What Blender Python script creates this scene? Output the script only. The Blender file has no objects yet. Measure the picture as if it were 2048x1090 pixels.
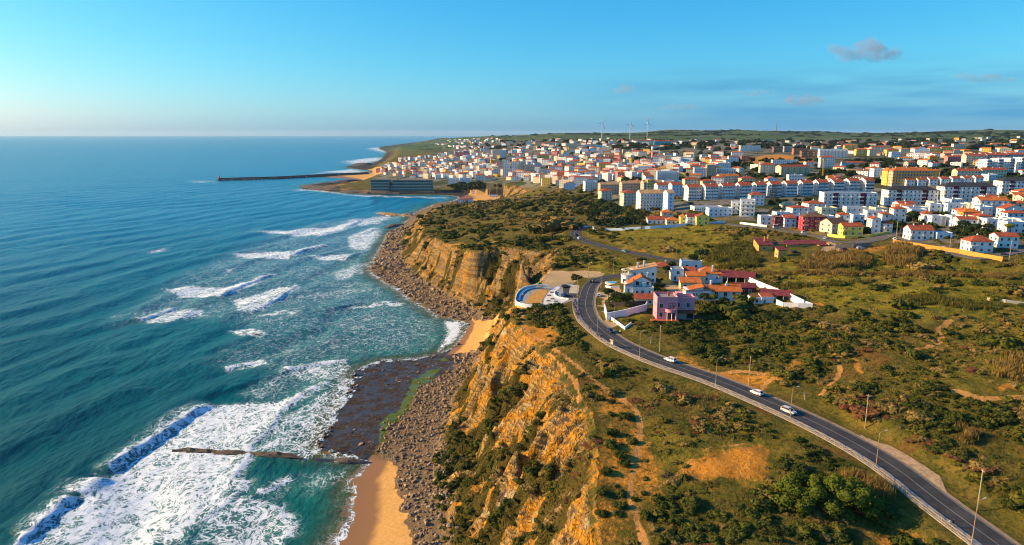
import bpy, bmesh, math, random
import numpy as np
from mathutils import Vector, Matrix

random.seed(7)
R = math.radians
scene = bpy.context.scene
COL = scene.collection

# ------------------------------------------------------------------ camera
CAM_H = 120.0
PITCH = R(11.36)
FPX = 1384.0                      # focal length in pixels of the 2048 px wide photograph
cam_data = bpy.data.cameras.new('camera')
cam_data.sensor_width = 36.0
cam_data.lens = 36.0 * FPX / 2048.0
cam_data.clip_start = 1.0
cam_data.clip_end = 90000.0
cam = bpy.data.objects.new('camera', cam_data)
cam.location = (0, 0, CAM_H)
cam.rotation_euler = (math.pi / 2 - PITCH, 0, 0)
COL.objects.link(cam)
scene.camera = cam

# ------------------------------------------------------------------ sky, sun, exposure
SUN_EL, SUN_AZ = 22.0, -83.0      # azimuth from +Y (view direction) towards +X
world = bpy.data.worlds.new('World')
scene.world = world
world.use_nodes = True
wn, wl = world.node_tree.nodes, world.node_tree.links
for n in list(wn):
    wn.remove(n)
w_out = wn.new('ShaderNodeOutputWorld')
w_bg = wn.new('ShaderNodeBackground')
w_sky = wn.new('ShaderNodeTexSky')
w_sky.sky_type = 'NISHITA'
w_sky.sun_disc = False
w_sky.sun_elevation = R(SUN_EL)
w_sky.sun_rotation = R(SUN_AZ)
w_sky.altitude = 120.0
w_sky.air_density = 1.0
w_sky.dust_density = 0.9
w_sky.ozone_density = 10.0
# evening grade of the whole sky: deeper blue, whiter towards the sun
w_s3 = wn.new('ShaderNodeSeparateColor'); wl.new(w_sky.outputs['Color'], w_s3.inputs[0])
w_c3 = wn.new('ShaderNodeCombineColor')
SKY_K = 0.095
for _i, (_g, _p) in enumerate(((3.6, 1.70), (1.40, 1.0), (0.82, 0.55))):
    _a = wn.new('ShaderNodeMath'); _a.operation = 'MULTIPLY'; _a.inputs[1].default_value = SKY_K
    _b = wn.new('ShaderNodeMath'); _b.operation = 'POWER'; _b.inputs[1].default_value = _p
    _c = wn.new('ShaderNodeMath'); _c.operation = 'MULTIPLY'; _c.inputs[1].default_value = _g / SKY_K
    wl.new(w_s3.outputs[_i], _a.inputs[0]); wl.new(_a.outputs[0], _b.inputs[0]); wl.new(_b.outputs[0], _c.inputs[0]); wl.new(_c.outputs[0], w_c3.inputs[_i])
# faint evening stratus, a band of thin streaks all round the horizon
w_tc = wn.new('ShaderNodeTexCoord')
w_map = wn.new('ShaderNodeMapping')
w_map.inputs['Scale'].default_value = (2.2, 2.2, 20.0)
wl.new(w_tc.outputs['Generated'], w_map.inputs['Vector'])
w_ns = wn.new('ShaderNodeTexNoise')
w_ns.inputs['Scale'].default_value = 1.9
w_ns.inputs['Detail'].default_value = 5.0
w_ns.inputs['Roughness'].default_value = 0.55
wl.new(w_map.outputs['Vector'], w_ns.inputs['Vector'])
w_r = wn.new('ShaderNodeMapRange')
w_r.inputs['From Min'].default_value = 0.30
w_r.inputs['From Max'].default_value = 0.64
wl.new(w_ns.outputs['Fac'], w_r.inputs['Value'])
w_sep = wn.new('ShaderNodeSeparateXYZ')
wl.new(w_tc.outputs['Generated'], w_sep.inputs['Vector'])
w_band = wn.new('ShaderNodeMapRange')
w_band.interpolation_type = 'SMOOTHSTEP'
w_band.inputs['From Min'].default_value = 0.105
w_band.inputs['From Max'].default_value = 0.055
wl.new(w_sep.outputs['Z'], w_band.inputs['Value'])
w_m1 = wn.new('ShaderNodeMath'); w_m1.operation = 'MULTIPLY'
wl.new(w_r.outputs['Result'], w_m1.inputs[0]); wl.new(w_band.outputs['Result'], w_m1.inputs[1])
w_land = wn.new('ShaderNodeMapRange'); w_land.interpolation_type = 'SMOOTHSTEP'      # the bank hangs over the land, the sea side is clear
w_land.inputs['From Min'].default_value = -0.08; w_land.inputs['From Max'].default_value = 0.42
wl.new(w_sep.outputs['X'], w_land.inputs['Value'])
w_m3 = wn.new('ShaderNodeMath'); w_m3.operation = 'MULTIPLY'
wl.new(w_m1.outputs[0], w_m3.inputs[0]); wl.new(w_land.outputs['Result'], w_m3.inputs[1])
w_m2 = wn.new('ShaderNodeMath'); w_m2.operation = 'MULTIPLY'
wl.new(w_m3.outputs[0], w_m2.inputs[0]); w_m2.inputs[1].default_value = 0.85
w_mix = wn.new('ShaderNodeMixRGB')
w_mix.inputs['Color2'].default_value = (0.45, 2.15, 4.0, 1)
wl.new(w_m2.outputs[0], w_mix.inputs['Fac'])
wl.new(w_c3.outputs[0], w_mix.inputs['Color1'])
wl.new(w_mix.outputs['Color'], w_bg.inputs['Color'])
w_bg.inputs['Strength'].default_value = SKY_K
wl.new(w_bg.outputs['Background'], w_out.inputs['Surface'])

sun_data = bpy.data.lights.new('sun', 'SUN')
sun_data.energy = 5.0
sun_data.angle = R(0.53)
sun_data.color = (1.0, 0.73, 0.40)
sun = bpy.data.objects.new('sun', sun_data)
_sd = Vector((math.sin(R(SUN_AZ)) * math.cos(R(SUN_EL)), math.cos(R(SUN_AZ)) * math.cos(R(SUN_EL)), math.sin(R(SUN_EL))))
sun.rotation_euler = _sd.to_track_quat('Z', 'Y').to_euler()
sun.location = (-300, 200, 300)
COL.objects.link(sun)

scene.view_settings.view_transform = 'Standard'
scene.view_settings.look = 'None'
scene.view_settings.gamma = 1.0
scene.view_settings.exposure = 0.8
scene.view_settings.use_curve_mapping = False
scene.render.engine = 'CYCLES'
scene.cycles.use_denoising = True
scene.cycles.filter_width = 1.1
scene.cycles.max_bounces = 6
scene.cycles.diffuse_bounces = 2
scene.cycles.glossy_bounces = 2
scene.cycles.transmission_bounces = 2
scene.cycles.volume_bounces = 0
scene.cycles.transparent_max_bounces = 6

# ------------------------------------------------------------------ geometry helpers
_cp, _sp = math.cos(PITCH), math.sin(PITCH)

def ray(px, py):
    """direction through a photograph pixel, with a unit downward drop"""
    a, b = px - 1024.0, 545.0 - py
    return a, b * _sp + FPX * _cp, b * _cp - FPX * _sp

def G(px, py, z=0.0):
    a, f, v = ray(px, py)
    s = (z - CAM_H) / v
    return (a * s, f * s, z)

def _hash(ix, iy, seed):
    n = (ix * 374761393 + iy * 668265263 + seed * 2147483647) & 0xFFFFFFFF
    n = ((n ^ (n >> 13)) * 1274126177) & 0xFFFFFFFF
    n = n ^ (n >> 16)
    return (n & 0xFFFF) / 65535.0

def vnoise(x, y, seed=0):
    """value noise in 0..1"""
    x = np.asarray(x, dtype=np.float64); y = np.asarray(y, dtype=np.float64)
    ix = np.floor(x).astype(np.int64); iy = np.floor(y).astype(np.int64)
    fx, fy = x - ix, y - iy
    fx = fx * fx * fx * (fx * (fx * 6 - 15) + 10); fy = fy * fy * fy * (fy * (fy * 6 - 15) + 10)
    a = _hash(ix, iy, seed); b = _hash(ix + 1, iy, seed)
    c = _hash(ix, iy + 1, seed); d = _hash(ix + 1, iy + 1, seed)
    return (a * (1 - fx) + b * fx) * (1 - fy) + (c * (1 - fx) + d * fx) * fy

def fbm(x, y, octaves=4, seed=0, gain=0.5):
    """roughly -1..1"""
    t, a, n = 0.0, 1.0, 0.0
    cs, sn = math.cos(0.6), math.sin(0.6)
    for o in range(octaves):
        t = t + a * (vnoise(x, y, seed + o * 17) * 2 - 1); n += a
        x, y = (x * cs - y * sn) * 2.03 + 11.3, (x * sn + y * cs) * 2.03 - 7.7
        a *= gain
    return t / n * 1.4

def sstep(a, b, x):
    t = np.clip((x - a) / (b - a), 0, 1)
    return t * t * (3 - 2 * t)

def seg_dist(X, Y, line, along=False):
    """distance to a polyline; with along also the arc length of the nearest point"""
    L = np.asarray(line, dtype=np.float64)[:, :2]
    best = np.full(X.shape, 1e18); S = np.zeros(X.shape); acc = 0.0
    for (x0, y0), (x1, y1) in zip(L[:-1], L[1:]):
        dx, dy = x1 - x0, y1 - y0
        l2 = dx * dx + dy * dy
        if l2 < 1e-9:
            continue
        t = np.clip(((X - x0) * dx + (Y - y0) * dy) / l2, 0, 1)
        d = (X - x0 - t * dx) ** 2 + (Y - y0 - t * dy) ** 2
        if along:
            m = d < best
            S = np.where(m, acc + t * math.sqrt(l2), S)
        best = np.minimum(best, d)
        acc += math.sqrt(l2)
    best = np.sqrt(best)
    return (best, S) if along else best

def in_poly(X, Y, poly):
    L = np.asarray(poly, dtype=np.float64)[:, :2]
    c = np.zeros(X.shape, dtype=bool)
    for (x0, y0), (x1, y1) in zip(L, np.roll(L, -1, axis=0)):
        if y0 == y1:
            continue
        m = (y0 > Y) != (y1 > Y)
        c ^= m & (X < (x1 - x0) * (Y - y0) / (y1 - y0) + x0)
    return c

def poly_mask(X, Y, poly, soft):
    """1 inside, fading over soft metres either side of the edge"""
    L = np.asarray(poly, dtype=np.float64)[:, :2]
    out = np.zeros(X.shape)
    bb = (X > L[:, 0].min() - soft) & (X < L[:, 0].max() + soft) & (Y > L[:, 1].min() - soft) & (Y < L[:, 1].max() + soft)
    if not bb.any():
        return out
    x, y = X[bb], Y[bb]
    d = seg_dist(x, y, np.vstack([L, L[:1]]))
    d = np.where(in_poly(x, y, L), d, -d)
    out[bb] = sstep(-soft, soft, d)
    return out

def smooth_line(pts, step):
    """Catmull-Rom through the points, resampled about every step metres"""
    P = [np.array(p, dtype=float) for p in pts]
    P = [2 * P[0] - P[1]] + P + [2 * P[-1] - P[-2]]
    out = []
    for i in range(1, len(P) - 2):
        a, b, c, d = P[i - 1], P[i], P[i + 1], P[i + 2]
        n = max(2, int(np.linalg.norm((c - b)[:2]) / step))
        for k in range(n):
            t = k / n
            out.append(0.5 * (2 * b + (c - a) * t + (2 * a - 5 * b + 4 * c - d) * t * t + (3 * b - a - 3 * c + d) * t ** 3))
    out.append(P[-2])
    return np.array(out)

# ------------------------------------------------------------------ object helpers
def mesh_obj(name, verts, faces, mat=None, parent=None, smooth=False, loc=None):
    me = bpy.data.meshes.new(name)
    me.from_pydata([tuple(v) for v in verts], [], faces)
    if smooth:
        me.polygons.foreach_set('use_smooth', [True] * len(me.polygons))
    me.update()
    o = bpy.data.objects.new(name, me)
    if mat is not None:
        for m in (mat if isinstance(mat, (list, tuple)) else [mat]):
            me.materials.append(m)
    COL.objects.link(o)
    if parent is not None:
        o.parent = parent
    if loc is not None:
        o.location = loc
    return o

def tag(o, label=None, cat=None, group=None, kind=None):
    if label: o['label'] = label
    if cat: o['category'] = cat
    if group: o['group'] = group
    if kind: o['kind'] = kind
    return o

def empty(name, loc=(0, 0, 0), rz=0.0):
    o = bpy.data.objects.new(name, None)
    o.empty_display_size = 0.5
    o.location = loc
    o.rotation_euler = (0, 0, rz)
    COL.objects.link(o)
    return o

class MB:
    """collects simple shapes into one mesh"""
    def __init__(self):
        self.v, self.f, self.mi = [], [], []
    def add(self, vs, fs, mi=0):
        n = len(self.v)
        self.v += [tuple(p) for p in vs]
        self.f += [tuple(i + n for i in f) for f in fs]
        self.mi += [mi] * len(fs)
        return self
    def box(self, x0, x1, y0, y1, z0, z1, mi=0):
        return self.add([(x0, y0, z0), (x1, y0, z0), (x1, y1, z0), (x0, y1, z0), (x0, y0, z1), (x1, y0, z1), (x1, y1, z1), (x0, y1, z1)],
                        [(0, 3, 2, 1), (4, 5, 6, 7), (0, 1, 5, 4), (1, 2, 6, 5), (2, 3, 7, 6), (3, 0, 4, 7)], mi)
    def prism(self, pts, z0, z1, mi=0):
        n = len(pts)
        vs = [(p[0], p[1], z0) for p in pts] + [(p[0], p[1], z1) for p in pts]
        fs = [tuple(range(n))[::-1], tuple(range(n, 2 * n))]
        fs += [(i, (i + 1) % n, n + (i + 1) % n, n + i) for i in range(n)]
        return self.add(vs, fs, mi)
    def tube(self, a, b, r0, r1=None, n=6, mi=0):
        r1 = r0 if r1 is None else r1
        a, b = Vector(a), Vector(b)
        q = (b - a).to_track_quat('Z', 'Y')
        vs = []
        for c, r in ((a, r0), (b, r1)):
            for k in range(n):
                t = 2 * math.pi * k / n
                vs.append(c + q @ Vector((math.cos(t) * r, math.sin(t) * r, 0)))
        fs = [(k, (k + 1) % n, n + (k + 1) % n, n + k) for k in range(n)]
        fs += [tuple(range(n))[::-1], tuple(range(n, 2 * n))]
        return self.add(vs, fs, mi)
    def build(self, name, mat=None, parent=None, smooth=False, loc=None):
        o = mesh_obj(name, self.v, self.f, mat, parent, smooth, loc)
        if any(self.mi):
            o.data.polygons.foreach_set('material_index', self.mi)
        return o

# ------------------------------------------------------------------ material helpers
def new_mat(name):
    m = bpy.data.materials.new(name)
    m.use_nodes = True
    nt = m.node_tree
    b = nt.nodes['Principled BSDF']
    return m, nt, b

class NT:
    """terse node building"""
    def __init__(self, nt):
        self.nt = nt
    def n(self, t, **kw):
        x = self.nt.nodes.new('ShaderNode' + t)
        for k, v in kw.items():
            setattr(x, k, v)
        return x
    def l(self, a, b):
        self.nt.links.new(a, b)
    def put(self, sock, v):
        if isinstance(v, bpy.types.NodeSocket):
            self.l(v, sock)
        else:
            if sock.type == 'RGBA' and not isinstance(v, (int, float)) and len(v) == 3:
                v = (*v, 1)
            sock.default_value = v
    def math(self, op, a, b=0.0, clamp=False):
        x = self.n('Math', operation=op, use_clamp=clamp)
        self.put(x.inputs[0], a); self.put(x.inputs[1], b)
        return x.outputs[0]
    def mix(self, f, a, b):
        x = self.n('MixRGB')
        self.put(x.inputs[0], f); self.put(x.inputs[1], a); self.put(x.inputs[2], b)
        return x.outputs[0]
    def ramp(self, v, lo, hi, smooth=True, a=0.0, b=1.0):
        x = self.n('MapRange')
        if smooth: x.interpolation_type = 'SMOOTHSTEP'
        self.put(x.inputs['Value'], v); self.put(x.inputs['From Min'], lo); self.put(x.inputs['From Max'], hi)
        self.put(x.inputs['To Min'], a); self.put(x.inputs['To Max'], b)
        return x.outputs['Result']
    def noise(self, vec, scale, detail=4.0, rough=0.55, dist=0.0):
        x = self.n('TexNoise')
        if vec is not None: self.l(vec, x.inputs['Vector'])
        x.inputs['Scale'].default_value = scale; x.inputs['Detail'].default_value = detail
        x.inputs['Roughness'].default_value = rough; x.inputs['Distortion'].default_value = dist
        return x.outputs['Fac']
    def voro(self, vec, scale, feature='F1', out='Distance'):
        x = self.n('TexVoronoi', feature=feature)
        if vec is not None: self.l(vec, x.inputs['Vector'])
        x.inputs['Scale'].default_value = scale
        return x.outputs[out]
    def mapping(self, vec, scale=(1, 1, 1), rot=(0, 0, 0)):
        x = self.n('Mapping')
        self.l(vec, x.inputs['Vector'])
        x.inputs['Scale'].default_value = scale; x.inputs['Rotation'].default_value = rot
        return x.outputs['Vector']
    def attr(self, name):
        x = self.n('Attribute', attribute_name=name)
        return x
    def pos(self):
        return self.n('NewGeometry').outputs['Position']
    def bump(self, h, strength=0.5, dist=0.1, normal=None):
        x = self.n('Bump')
        x.inputs['Strength'].default_value = strength; x.inputs['Distance'].default_value = dist
        self.l(h, x.inputs['Height'])
        if normal is not None: self.l(normal, x.inputs['Normal'])
        return x.outputs['Normal']

_pm = {}
def paint(name, col, rough=0.8, var=0.10, scale=0.6, metal=0.0, bump=0.0, spec=0.3):
    """a plain coloured surface with a little dirt and unevenness"""
    if name in _pm:
        return _pm[name]
    m, nt, b = new_mat(name)
    N = NT(nt)
    p = N.pos()
    f = N.noise(p, scale, 5.0, 0.6)
    f2 = N.noise(N.mapping(p, (1, 1, 0.12)), scale * 3.0, 3.0, 0.6)
    v = N.math('ADD', N.math('MULTIPLY', f, 0.6), N.math('MULTIPLY', f2, 0.4))
    c = N.mix(N.ramp(v, 0.3, 0.7), tuple(x * (1 - var * 1.6) for x in col), tuple(min(1.0, x * (1 + var * 0.6)) for x in col))
    N.l(c, b.inputs['Base Color'])
    b.inputs['Roughness'].default_value = rough
    b.inputs['Metallic'].default_value = metal
    b.inputs['Specular IOR Level'].default_value = spec
    if bump:
        N.l(N.bump(f2, bump, 0.05), b.inputs['Normal'])
    _pm[name] = m
    return m
# ------------------------------------------------------------------ the lie of the land
# water line, cliff foot and cliff crest, traced where they stand and set down at their real heights
W_PX = [(640, 1180), (672, 1090), (700, 1040), (708, 990), (703, 962), (735, 935), (742, 924), (700, 914), (640, 905), (630, 890), (655, 850),
        (700, 770), (708, 742), (760, 722), (830, 718), (880, 708), (915, 690), (930, 665), (936, 645), (915, 640), (880, 632), (830, 605), (790, 575),
        (748, 552), (735, 540), (755, 505), (770, 480), (775, 466), (800, 455), (815, 442), (832, 425), (870, 408), (905, 402), (922, 396), (905, 391),
        (860, 389), (750, 388), (700, 386), (660, 383), (635, 378), (612, 374), (609, 371), (640, 366), (690, 363), (735, 360), (700, 357.5), (660, 355),
        (640, 353), (645, 351), (700, 349.5), (738, 347), (742, 341), (705, 337), (697, 334), (715, 329.5), (745, 327), (765, 318), (772, 308), (776, 303),
        (758, 297), (757, 294), (850, 282), (1100, 276.5)]
F_PX = [(885, 1180), (880, 1090), (868, 1000), (868, 930), (878, 870), (898, 810), (925, 760), (950, 715), (968, 675), (978, 640), (950, 622),
        (900, 592), (868, 574), (838, 560), (812, 535), (800, 510), (806, 490), (802, 472), (818, 455), (835, 436), (860, 420), (900, 407), (960, 401), (1010, 397),
        (1005, 388), (975, 382), (935, 377), (870, 384.5), (745, 384.5), (700, 381), (655, 377), (640, 372), (690, 366), (745, 354), (762, 346), (748, 334),
        (775, 319), (788, 306), (770, 297), (862, 282.5), (1110, 277)]
C_PX = [(1212, 1180, 34), (1200, 1090, 36), (1188, 1000, 38), (1192, 900, 40), (1185, 840, 41), (1160, 785, 41.5), (1120, 720, 42), (1080, 690, 42.5),
        (1040, 662, 42), (1022, 632, 42), (1032, 604, 43), (1062, 576, 43), (1092, 552, 43), (1112, 528, 43), (1106, 504, 42), (1060, 498, 41), (1000, 495, 40),
        (950, 503, 38), (920, 498, 36), (880, 480, 31), (852, 465, 27), (844, 448, 24), (852, 432, 20), (880, 416, 15), (930, 403, 11), (1040, 396, 14),
        (1060, 384, 22), (1045, 373, 25), (1000, 367, 24), (950, 369, 20), (930, 373, 12), (870, 380, 6), (750, 381, 5), (700, 376, 4), (668, 374, 4),
        (692, 369, 4), (748, 352, 6), (772, 342, 15), (760, 331, 13), (785, 317, 20), (800, 304, 28), (795, 295, 30), (885, 281, 38), (1120, 277, 40)]
W_LINE = [(-52, -400)] + [G(x, y, 0)[:2] for x, y in W_PX]
F_LINE = [(-14, -400)] + [G(x, y, 3)[:2] for x, y in F_PX]
C_LINE = [(26, -400)] + [G(x, y, z)[:2] for x, y, z in C_PX]
_far = [(30000, 30000), (30000, -400)]
W_POLY, F_POLY, C_POLY = W_LINE + _far, F_LINE + _far, C_LINE + _far

ELEV = [(1990, 1088, 38), (1811, 950, 40), (1678, 868, 41.5), (1606, 835, 42), (1432, 759, 43.5), (1258, 694, 45), (1173, 620, 45), (1180, 573, 45),
        (1100, 595, 44), (1240, 550, 46), (1310, 640, 46.5), (1400, 600, 47), (1500, 610, 48), (1400, 545, 47), (1600, 610, 49), (1560, 590, 49), (1370, 526, 48), (1259, 504, 47.5),
        (1150, 468, 46), (1300, 800, 42), (1400, 950, 40), (1600, 1000, 39), (1700, 700, 50), (2048, 900, 45), (2048, 780, 49), (2048, 650, 53), (1850, 650, 52), (1800, 560, 55), (2048, 560, 57),
        (1965, 508, 60), (1590, 508, 55), (1500, 470, 56), (1660, 480, 57), (1780, 470, 60), (1700, 430, 60), (1370, 447, 54), (1190, 457, 49), (1230, 430, 48),
        (1560, 398, 61), (1370, 410, 58), (1750, 398, 63), (2048, 440, 66), (2048, 390, 70), (1200, 405, 46), (1100, 410, 40), (1000, 425, 33), (1000, 460, 37), (930, 440, 28), (1000, 405, 20),
        (1120, 385, 36), (1080, 370, 34), (1160, 375, 44), (870, 374, 9), (800, 345, 18), (900, 345, 22), (850, 325, 24), (900, 320, 32), (1000, 345, 32), (1000, 320, 46), (1100, 345, 44),
        (1100, 310, 60), (1200, 345, 50), (1200, 310, 66), (1300, 350, 57), (1300, 320, 66), (1400, 360, 60), (1420, 330, 66), (1500, 345, 65), (1500, 312, 74), (1650, 345, 68), (1650, 310, 77),
        (1800, 345, 71), (1800, 305, 79), (2048, 345, 76), (2048, 305, 84), (920, 300, 44), (1000, 292, 62), (1100, 288, 76), (1200, 290, 80), (1350, 292, 82), (1500, 292, 84), (1700, 288, 88), (1900, 285, 92),
        (2048, 283, 95), (850, 290, 36), (900, 282, 55)]
_ctrl = [G(x, y, z) for x, y, z in ELEV] + [G(x, y, z) for x, y, z in C_PX] + [(26, -400, 34), (400, -400, 36), (400, 60, 40), (1500, 0, 70), (1500, 600, 78), (3000, 600, 100), (4000, 2000, 110)]
# the hills on the skyline: photograph column, distance, height of the crest
SKY_HILLS = [(700, 8500, 10), (900, 7500, 70), (960, 6500, 92), (1050, 5200, 108), (1180, 5000, 116), (1290, 5000, 122), (1340, 5200, 139), (1420, 5200, 136), (1470, 5200, 138), (1560, 5200, 132),
             (1600, 5400, 140), (1660, 5400, 128), (1740, 4600, 120), (1800, 4600, 124), (1880, 4400, 126), (1960, 4200, 134), (2048, 4200, 136), (2200, 4200, 134), (2500, 4200, 140)]
for c, d, e in SKY_HILLS:
    s = (c - 1024) / FPX / _cp
    _ctrl.append((s * d, d, e))
    _ctrl.append((s * d * 1.6, d * 1.6, e * 0.55))
    _ctrl.append((s * d * 3.2, d * 3.2, 20))
    if c > 1000:
        _ctrl.append((s * d * 0.86, d * 0.86, 98 if c > 1250 else e - 12))
CT = np.array(_ctrl)

def _feat(x, y):
    yy = y + 450.0
    r = np.sqrt(x * x + yy * yy)
    return np.arctan2(x, yy) * 2.0, np.log(r / 100.0)

_cu, _cv = _feat(CT[:, 0], CT[:, 1])
_C2 = 0.05 ** 2
_A = np.sqrt((_cu[:, None] - _cu[None]) ** 2 + (_cv[:, None] - _cv[None]) ** 2 + _C2)
_n = len(CT)
_M = np.zeros((_n + 1, _n + 1)); _M[:_n, :_n] = _A - np.eye(_n) * 0.004; _M[_n, :_n] = 1; _M[:_n, _n] = 1
_wt = np.linalg.solve(_M, np.append(CT[:, 2], 0))

def plateau(x, y):
    sh = np.shape(x)
    u, v = _feat(np.ravel(x), np.ravel(y))
    out = np.full(u.shape, _wt[_n])
    for i in range(_n):
        out += _wt[i] * np.sqrt((u - _cu[i]) ** 2 + (v - _cv[i]) ** 2 + _C2)
    return out.reshape(sh)

def axis(lo, a, b, hi, step, g_lo, g_hi):
    v = list(np.arange(a, b + step * 0.5, step))
    s, x = step, v[-1]
    while x < hi:
        s *= g_hi; x += s; v.append(x)
    s, x, pre = step, v[0], []
    while x > lo:
        s *= g_lo; x -= s; pre.append(x)
    return np.array(pre[::-1] + v)

GX = axis(-3500, -85, 185, 9000, 1.0, 1.05, 1.022)
GY = axis(-390, 112, 330, 14000, 1.0, 1.12, 1.0105)
TX, TY = np.meshgrid(GX, GY)           # rows are y
NY, NX = TX.shape
PLAT = plateau(TX, TY)

dW, dF, dC = (seg_dist(TX, TY, L) for L in (W_LINE, F_LINE, C_LINE))
inW, inF, inC = (in_poly(TX, TY, Pn) for Pn in (W_POLY, F_POLY, C_POLY))
FAR = np.clip((np.hypot(TX, TY) - 150) / 1500, 0, 1)

def base_height():
    # seabed, shore, cliff, plateau
    warp = fbm(TX / 14, TY / 14, 4, 3) * 0.16 + fbm(TX / 4.5, TY / 4.5, 3, 5) * 0.06
    t = dF / (dF + dC + 1e-6)
    tw = np.clip(t + warp * np.sin(np.pi * t), 0, 1)
    prof = 0.62 * tw + 0.38 * sstep(0.25, 0.95, tw)
    shore = 3.0 * np.clip(dW / (dW + dF + 1e-6), 0, 1) ** 1.25
    sea = -np.minimum(dW * 0.035 + 0.02, 6.0)
    h = np.where(inC, PLAT, 3.0 + (np.maximum(PLAT, 3.4) - 3.0) * prof)
    h = np.where(inF | inC, h, shore)
    h = np.where(inW | inF | inC, h, sea)
    cliff = np.where((inF & ~inC), np.sin(np.pi * np.clip(t, 0, 1)) ** 0.5, 0.0)
    cliff = np.maximum(cliff, np.where(inC, np.exp(-dC / 3.0) * 0.4, 0))
    return h, cliff, t

H0, CLIFF, CT_T = base_height()

def h_at(x, y):
    """height of the ground (bilinear in the terrain grid)"""
    x = np.clip(np.asarray(x, float), GX[0], GX[-1] - 1e-6); y = np.clip(np.asarray(y, float), GY[0], GY[-1] - 1e-6)
    i = np.clip(np.searchsorted(GX, x, 'right') - 1, 0, NX - 2); j = np.clip(np.searchsorted(GY, y, 'right') - 1, 0, NY - 2)
    fx = (x - GX[i]) / (GX[i + 1] - GX[i]); fy = (y - GY[j]) / (GY[j + 1] - GY[j])
    return (H0[j, i] * (1 - fx) + H0[j, i + 1] * fx) * (1 - fy) + (H0[j + 1, i] * (1 - fx) + H0[j + 1, i + 1] * fx) * fy

_ts = np.exp(np.linspace(math.log(110.0), math.log(13000.0), 900))
def P(px, py):
    """where the sight line through a photograph pixel meets the ground"""
    a, f, v = ray(px, py)
    l = math.hypot(a, f)
    x, y, z = a / l * _ts, f / l * _ts, CAM_H + v / l * _ts
    d = z - np.maximum(h_at(x, y), 0)
    k = int(np.argmax(d < 0))
    if d[k] >= 0:
        k = len(_ts) - 1
    t0, t1 = _ts[max(k - 1, 0)], _ts[k]
    for _ in range(24):
        tm = 0.5 * (t0 + t1)
        if CAM_H + v / l * tm - max(float(h_at(a / l * tm, f / l * tm)), 0) < 0: t1 = tm
        else: t0 = tm
    return (a / l * t1, f / l * t1, float(h_at(a / l * t1, f / l * t1)))

def PP(pts):
    return [P(x, y)[:2] for x, y in pts]

# ------------------------------------------------------------------ roads: centre lines first, so the ground can be levelled under them
ROAD_PX = [(2060, 1140), (1992, 1088), (1875, 1001), (1811, 950), (1751, 909), (1678, 868), (1606, 833), (1520, 795), (1432, 759), (1322, 721), (1258, 694), (1230, 679), (1213, 667),
           (1196, 653), (1183, 641), (1174, 624), (1171, 606), (1174, 590), (1180, 573), (1192, 562), (1212, 555), (1245, 550), (1300, 546), (1365, 543), (1398, 537), (1400, 531), (1373, 526), (1320, 516),
           (1259, 504), (1210, 493), (1172, 482), (1153, 473), (1149, 466), (1157, 459.5), (1172, 455), (1200, 452), (1260, 447)]
STREET_PX = [(1450, 447), (1480, 451), (1539, 457), (1597, 466), (1641, 473), (1657, 481), (1690, 486), (1744, 481), (1774, 473), (1798, 466), (1830, 452)]
BAYROAD_PX = [(1030, 405), (1044, 401), (1080, 393.5), (1122, 384.5), (1150, 381)]
LANE_PX = [(1796, 470), (1850, 491), (1900, 505), (1960, 518), (2010, 508), (2060, 498)]

def road_line(pxs, step, win):
    w = np.array(PP(pxs))
    L = smooth_line(w, step)
    z = plateau(L[:, 0], L[:, 1])
    k = np.ones(win) / win
    zp = np.concatenate([np.full(win, z[0]), z, np.full(win, z[-1])])
    z = np.convolve(zp, k, 'same')[win:-win]
    return np.column_stack([L, z])

ROAD = road_line(ROAD_PX, 2.0, 21)
STREET = road_line(STREET_PX, 4.0, 9)
BAYROAD = road_line(BAYROAD_PX, 6.0, 9)
LANE = road_line(LANE_PX, 4.0, 9)
LEVEL = np.zeros(TX.shape)            # where the ground has been levelled (no bumps there)

def level_road(L, half, blend, drop):
    global H0
    x0, x1, y0, y1 = L[:, 0].min() - 40, L[:, 0].max() + 40, L[:, 1].min() - 40, L[:, 1].max() + 40
    bb = (TX > x0) & (TX < x1) & (TY > y0) & (TY < y1)
    d, s = seg_dist(TX[bb], TY[bb], L, True)
    seg = np.hypot(np.diff(L[:, 0]), np.diff(L[:, 1]))
    z = np.interp(s, np.concatenate([[0], np.cumsum(seg)]), L[:, 2])
    w = 1 - sstep(half, half + blend, d)
    H0[bb] = H0[bb] * (1 - w) + (z - drop) * w
    LEVEL[bb] = np.maximum(LEVEL[bb], w)

level_road(ROAD, 7.0, 6.0, 0.12)
level_road(STREET, 5.5, 6.0, 0.25)
level_road(BAYROAD, 5.0, 6.0, 0.35)
level_road(LANE, 4.5, 5.0, 0.25)

def level_pad(pxs, z=None, soft=3.0):
    poly = PP(pxs)
    if z is None:
        z = float(np.mean([h_at(*p) for p in poly]))
    m = poly_mask(TX, TY, poly, soft)
    H0[:] = H0 * (1 - m) + z * m
    LEVEL[:] = np.maximum(LEVEL, m)
    return z

PLAZA_Z = level_pad([(1030, 600), (1040, 582), (1065, 574), (1110, 566), (1150, 560), (1160, 590), (1150, 610), (1110, 612), (1045, 612)], 44.6, 2.0)
BEACH_PAD = 0

# ------------------------------------------------------------------ zones
_wr = 1.0 + FAR * 5.0
WX = TX + (fbm(TX / (9 * _wr), TY / (9 * _wr), 4, 101) * 3.2 + fbm(TX / 2.6, TY / 2.6, 2, 103) * 0.8) * _wr
WY = TY + (fbm(TX / (9 * _wr), TY / (9 * _wr), 4, 105) * 3.2 + fbm(TX / 2.6, TY / 2.6, 2, 107) * 0.8) * _wr

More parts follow.
